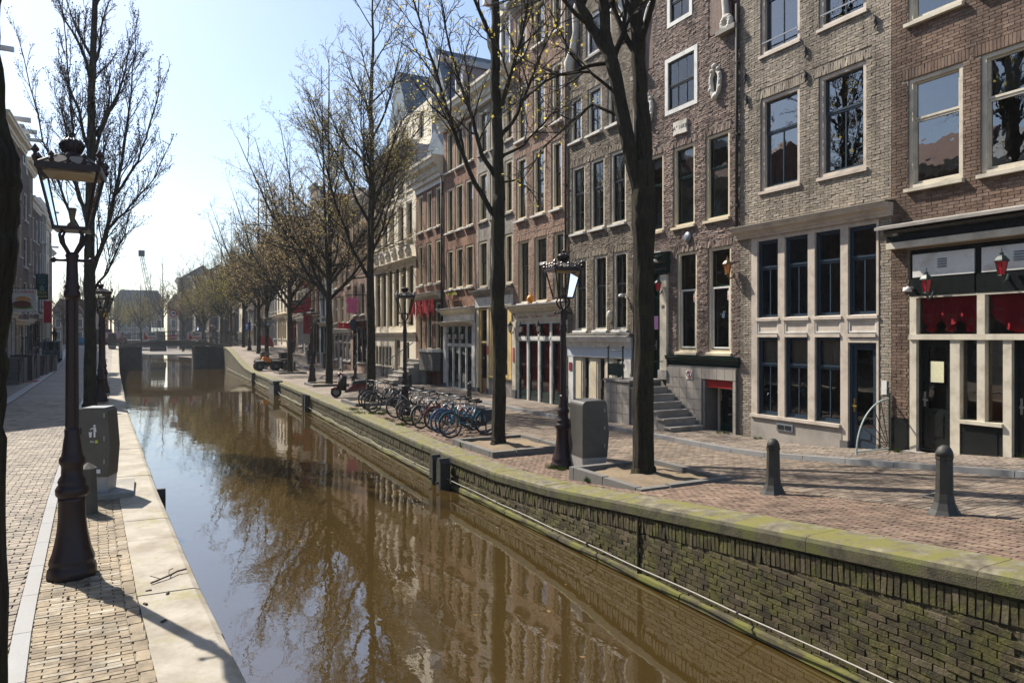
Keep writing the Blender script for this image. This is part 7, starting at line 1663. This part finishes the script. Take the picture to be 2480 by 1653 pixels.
pict(s_, ell(0, -.35, .52, .12), M('lettuce print', (.12, .25, .04), .6), 'lettuce', -.042); pict(s_, ell(-.02, -.2, .46, .2), M('meat print', (.14, .035, .02), .6, .4, 10), 'meat', -.05); pict(s_, ell(.02, -.02, .4, .26, 16, 0, 3.14), M('bun print', (.6, .3, .1), .5, .2, 4), 'bun', -.058)
s2 = hang_sign(-6.75, 61.6, 6.4, .8, 1.85, M('sign dark green', (.01, .035, .03), .5), 'dark green hanging sign with yellow old sailor lettering', -10)
YL = M('yellow lettering', (.55, .45, .05), .6); lettering('OLD', .28, YL, s2, (0, -.045, -.42), (R(90), 0, 0)); lettering('SAILOR', .2, YL, s2, (0, -.045, -.7), (R(90), 0, 0)); SBL = M('sign blue print', (.06, .2, .3), .6); lettering('BAR', .26, SBL, s2, (0, -.045, .76), (R(90), 0, 0)); lettering('CAFE', .22, SBL, s2, (0, -.045, .52), (R(90), 0, 0)); lettering('PUB', .22, SBL, s2, (0, -.045, .31), (R(90), 0, 0)); pict(s2, [(-.18, -.28), (.18, -.28), (.1, -.05), (.22, -.02), (.08, .03), (.05, .14), (-.05, .14), (-.08, .03), (-.22, .05), (-.1, -.05)], M('sign teal print', (.1, .2, .22), .6), 'figure_print', -.042)
s3 = empty('round_sign', (-6.3, 50.5, 5.0), R(-12), 'round white ring sign beside the shoarma sign', 'sign'); mb = MB(); mb.ring((0, 0, 0), .5, .09, 'y', 24, 8); mb.build('ring', WHITE, s3); mb = MB(); mb.lathe([(.44, -.02), (.44, .02)], 24); d_ = mb.build('disc', BLACKP, s3); d_.rotation_euler = (R(90), 0, 0)
mb = MB(); mb.box(-.3, -.03, -1.0, .3, .03, 1.0); tag(mb.build('red_flag', REDV, None, (-7.9, 76, 5.0), R(10)), 'dark red banner hanging on the far left facade', 'banner')
for k, (y, hh) in enumerate(((43.5, 1.3), (48.5, 1.35), (53, 1.2), (57.5, 1.1))):
    o = empty('entrance_stair', (-6.85, y, zL(y) + .05), R(90), ['stone stair with black railings at the left edge', 'second stone stair with railings on the left bank', 'third stone stair with railings on the left bank', 'fourth stone stair on the left bank beside the cart'][k], 'stair', 'left bank stairs')
    mb = MB(); mb.box(0, -1.3, -.2, 1.2, 0, hh); mb.build('landing', DSTONE, o)
    for i in range(5): x = -(i + 1) * .28; z1 = hh - (i + 1) * hh / 6; mb = MB(); mb.box(x, -1.25, -.2, x + .28, -.1, z1); mb.build('step', DSTONE, o)
    for xx in (-1.3, 0.05, 1.15): mb = MB(); zz = hh * .1 if xx < 0 else hh; mb.tube([(xx, -1.25, zz), (xx, -1.25, zz + 1.0)], .025, 6); mb.ball((xx, -1.25, zz + 1.05), .05, 8, 5); mb.build('baluster', IRON, o)
    for q in (.45, .95): mb = MB(); mb.tube([(-1.3, -1.25, hh * .1 + q), (.05, -1.25, hh + q), (1.15, -1.25, hh + q)], .018, 6); mb.build('handrail', IRON, o)
mb = MB(); mb.box(-.4, -.35, 0, .4, .35, 1.35); mb.box(-.44, -.39, 1.35, .44, .39, 1.42); tag(mb.build('steel_cabinet', M('dark steel cabinet', (.03, .04, .045), .5), None, (-5.9, 46.4, zL(46) + .05)), 'dark steel cabinet on the left pavement below the shoarma sign', 'cabinet')
mb = MB(); mb.box(-.5, -.7, 0, .5, .7, .015); tag(mb.build('door_mat', M('red mat', (.25, .02, .03), .9), None, (-5.6, 44.8, zL(45) + .055)), 'red mat on the left pavement before the stair', 'mat')
# right bank signs
h = RH[3]
def rb(px_y, z0, z1, w_, m, label, out=1.0): 
    o = empty('hanging_banner', (FX - out, px_y, (z0 + z1) / 2), R(-20), label, 'banner'); mb = MB(); mb.prism([(-w_ / 2, z0 - (z0 + z1) / 2), (w_ / 2, z0 - (z0 + z1) / 2), (w_ / 2, z1 - (z0 + z1) / 2), (-w_ / 2, z1 - (z0 + z1) / 2)], 'y', -.02, .02); mb.build('cloth', m, o); mb = MB(); mb.tube([(-w_ / 2, 0, z1 - (z0 + z1) / 2), (w_ / 2 + .4, 0, z1 - (z0 + z1) / 2)], .02, 6); mb.build('pole', IRON, o); return o
BNR = M('banner cloth red', (.28, .015, .02), .8)
rb(65.2, 7.2, 9.6, .9, BNR, 'upper dark red banner on the bar house'); rb(64.8, 3.0, 6.3, .7, BNR, 'lower long dark red banner above the terrace signs')
bs = empty('bar_sign', (FX - 1.1, 68.4, 5.6), R(-22), 'black and red bar sign on the right bank facade', 'sign'); mb = MB(); mb.box(-1.0, -.08, -.6, 1.0, .08, .6); mb.build('board', BLACKP, bs); mb = MB(); mb.box(-.92, -.09, -.5, .92, -.081, .15); mb.build('red_panel', RDT, bs); lettering('NEW CASTLE', .24, WHITE, bs, (0, -.09, .36), (R(90), 0, 0)); lettering('BAR', .62, BLACKP, bs, (0, -.1, -.18), (R(90), 0, 0))
pk_ = empty('pink_sign', (FX - .9, 49.6, 5.0), R(-22), 'pink irregular hanging sign before the cream house', 'sign'); mb = MB(); mb.prism([(-.35, -.55), (.1, -.6), (.38, -.45), (.3, -.1), (.42, .2), (.3, .6), (.0, .5), (-.3, .62), (-.42, .25), (-.28, 0), (-.42, -.3)], 'y', -.03, .03); mb.build('board', M('pink board', (.6, .12, .28), .6), pk_); mb = MB(); mb.tube([(-.5, 0, .75), (1.0, 0, .72)], .03, 6); mb.build('bracket', IRON, pk_)
rs = empty('neon_sign', (FX - .7, 51.5, 3.55), R(-22), 'small bright red sign over the arched doorway', 'sign'); mb = MB(); mb.box(-.7, -.06, -.22, .7, .06, .22); mb.build('board', M('bright red board', (.6, .015, .02), .4), rs); print_lines(rs, WHITE, [(-.4, -.3, 0, .2), (.1, .35, .05, .05), (.1, .35, -.06, .05)], -.061)
ov = empty('oval_sign', (FX - .7, 50.0, 3.6), R(-30), 'dark oval sign right of the small red sign', 'sign'); mb = MB(); mb.prism(ell(0, 0, .28, .45), 'y', -.04, .04); mb.build('board', NAVY, ov)
aw = empty('round_sign', (FX - .9, 66.8, 3.1), R(-22), 'pale arched board sign under the bar sign', 'sign'); mb = MB(); mb.prism([(-.55, -1.0), (.55, -1.0), (.55, .5)] + ell(0, .5, .55, .6, 12, 0, 3.14) + [(-.55, .5)], 'y', -.04, .04); mb.build('board', M('pale sign board', (.5, .5, .46), .7), aw)
for y, lab in ((56.5, 'dark wheelie bin beside the arched doorway'), (62.5, 'dark bin under the red banners'), (72, 'grey cabinet before the pale pink house')):
    o = empty('wheelie_bin', (12.9, y, zP(y)), R(-90), lab, 'bin'); mb = MB(); mb.hexa([(-.3, -.3, .1), (.3, -.3, .1), (.3, .3, .1), (-.3, .3, .1)], [(-.38, -.38, 1.25), (.38, -.38, 1.25), (.38, .38, 1.25), (-.38, .38, 1.25)]); mb.build('body', M('bin plastic', (.03, .035, .04), .5), o); mb = MB(); mb.hexa([(-.4, -.4, 1.25), (.4, -.4, 1.25), (.4, .4, 1.25), (-.4, .4, 1.25)], [(-.36, -.36, 1.36), (.36, -.36, 1.36), (.36, .36, 1.36), (-.36, .36, 1.36)]); mb.build('lid', M('bin plastic', (.03, .035, .04), .5), o)
pb = empty('cargo_board', (11.6, 80, zP(80)), 0, 'red curved board leaning by the far right facades', 'board'); mb = MB(); mb.prism(ell(0, .0, .9, 1.3, 14, 0, 3.14), 'y', -.05, .05); mb.build('board', M('red board', (.5, .06, .05), .6), pb)
# person walking away on the far left
CL = M('dark clothing', (.012, .014, .018), .85, .2, 10); SK = M('skin', (.35, .2, .14), .6)
pe = empty('person', (-8.55, 88, zL(88) + .05), R(10), 'person in dark clothes walking away on the left bank', 'person')
m2 = TXT['@person']; m2.materials.clear(); m2.materials.append(CL); smoothmesh(m2); inst('body', m2, pe)
mb = MB(); mb.smooth = True; mb.ball((0, .06, 1.72), .115, 10, 8, 1.1); mb.build('hair', M('dark hair', (.012, .01, .008), .7), pe)
mb = MB(); mb.hexa([(-.16, -.18, 1.0), (.16, -.18, 1.0), (.16, -.02, 1.0), (-.16, -.02, 1.0)], [(-.14, -.16, 1.42), (.14, -.16, 1.42), (.14, -.03, 1.42), (-.14, -.03, 1.42)]); mb.build('backpack', M('black backpack', (.01, .011, .013), .7), pe)

mb = MB(); rg = random.Random(8)
for i in range(60):
    y = rg.uniform(4, 40); x = wallL(y) + (wallR(y) - wallL(y)) * rg.uniform(.1, .97); a = rg.uniform(0, 6.28); s = rg.uniform(.02, .05); c, d = math.cos(a) * s, math.sin(a) * s
    mb.add([(x + c, y + d, WATER + .006), (x - d * .6, y + c * .6, WATER + .004), (x - c, y - d, WATER + .007), (x + d * .6, y - c * .6, WATER + .004)], [(0, 1, 2, 3)])
tag(mb.build('floating_leaves', leaf_mat('floating litter', (.22, .15, .07)), None), 'scattered small leaves floating on the canal water', 'leaves', None, 'stuff')
# ------------------------------------------------------------------ haze
hm = bpy.data.materials.new('thin haze'); hm.use_nodes = True; hn = hm.node_tree.nodes; hn.remove(hn['Principled BSDF'])
pvn = hn.new('ShaderNodeVolumePrincipled'); pvn.inputs['Color'].default_value = (.82, .9, 1.0, 1); pvn.inputs['Density'].default_value = .0003; pvn.inputs['Anisotropy'].default_value = .35
hm.node_tree.links.new(pvn.outputs[0], hn['Material Output'].inputs['Volume'])
mb = MB(); mb.box(-70, -30, -3.2, 70, 260, 26)
tag(mb.build('haze', hm), 'thin pale haze over the canal', 'haze', None, 'stuff')
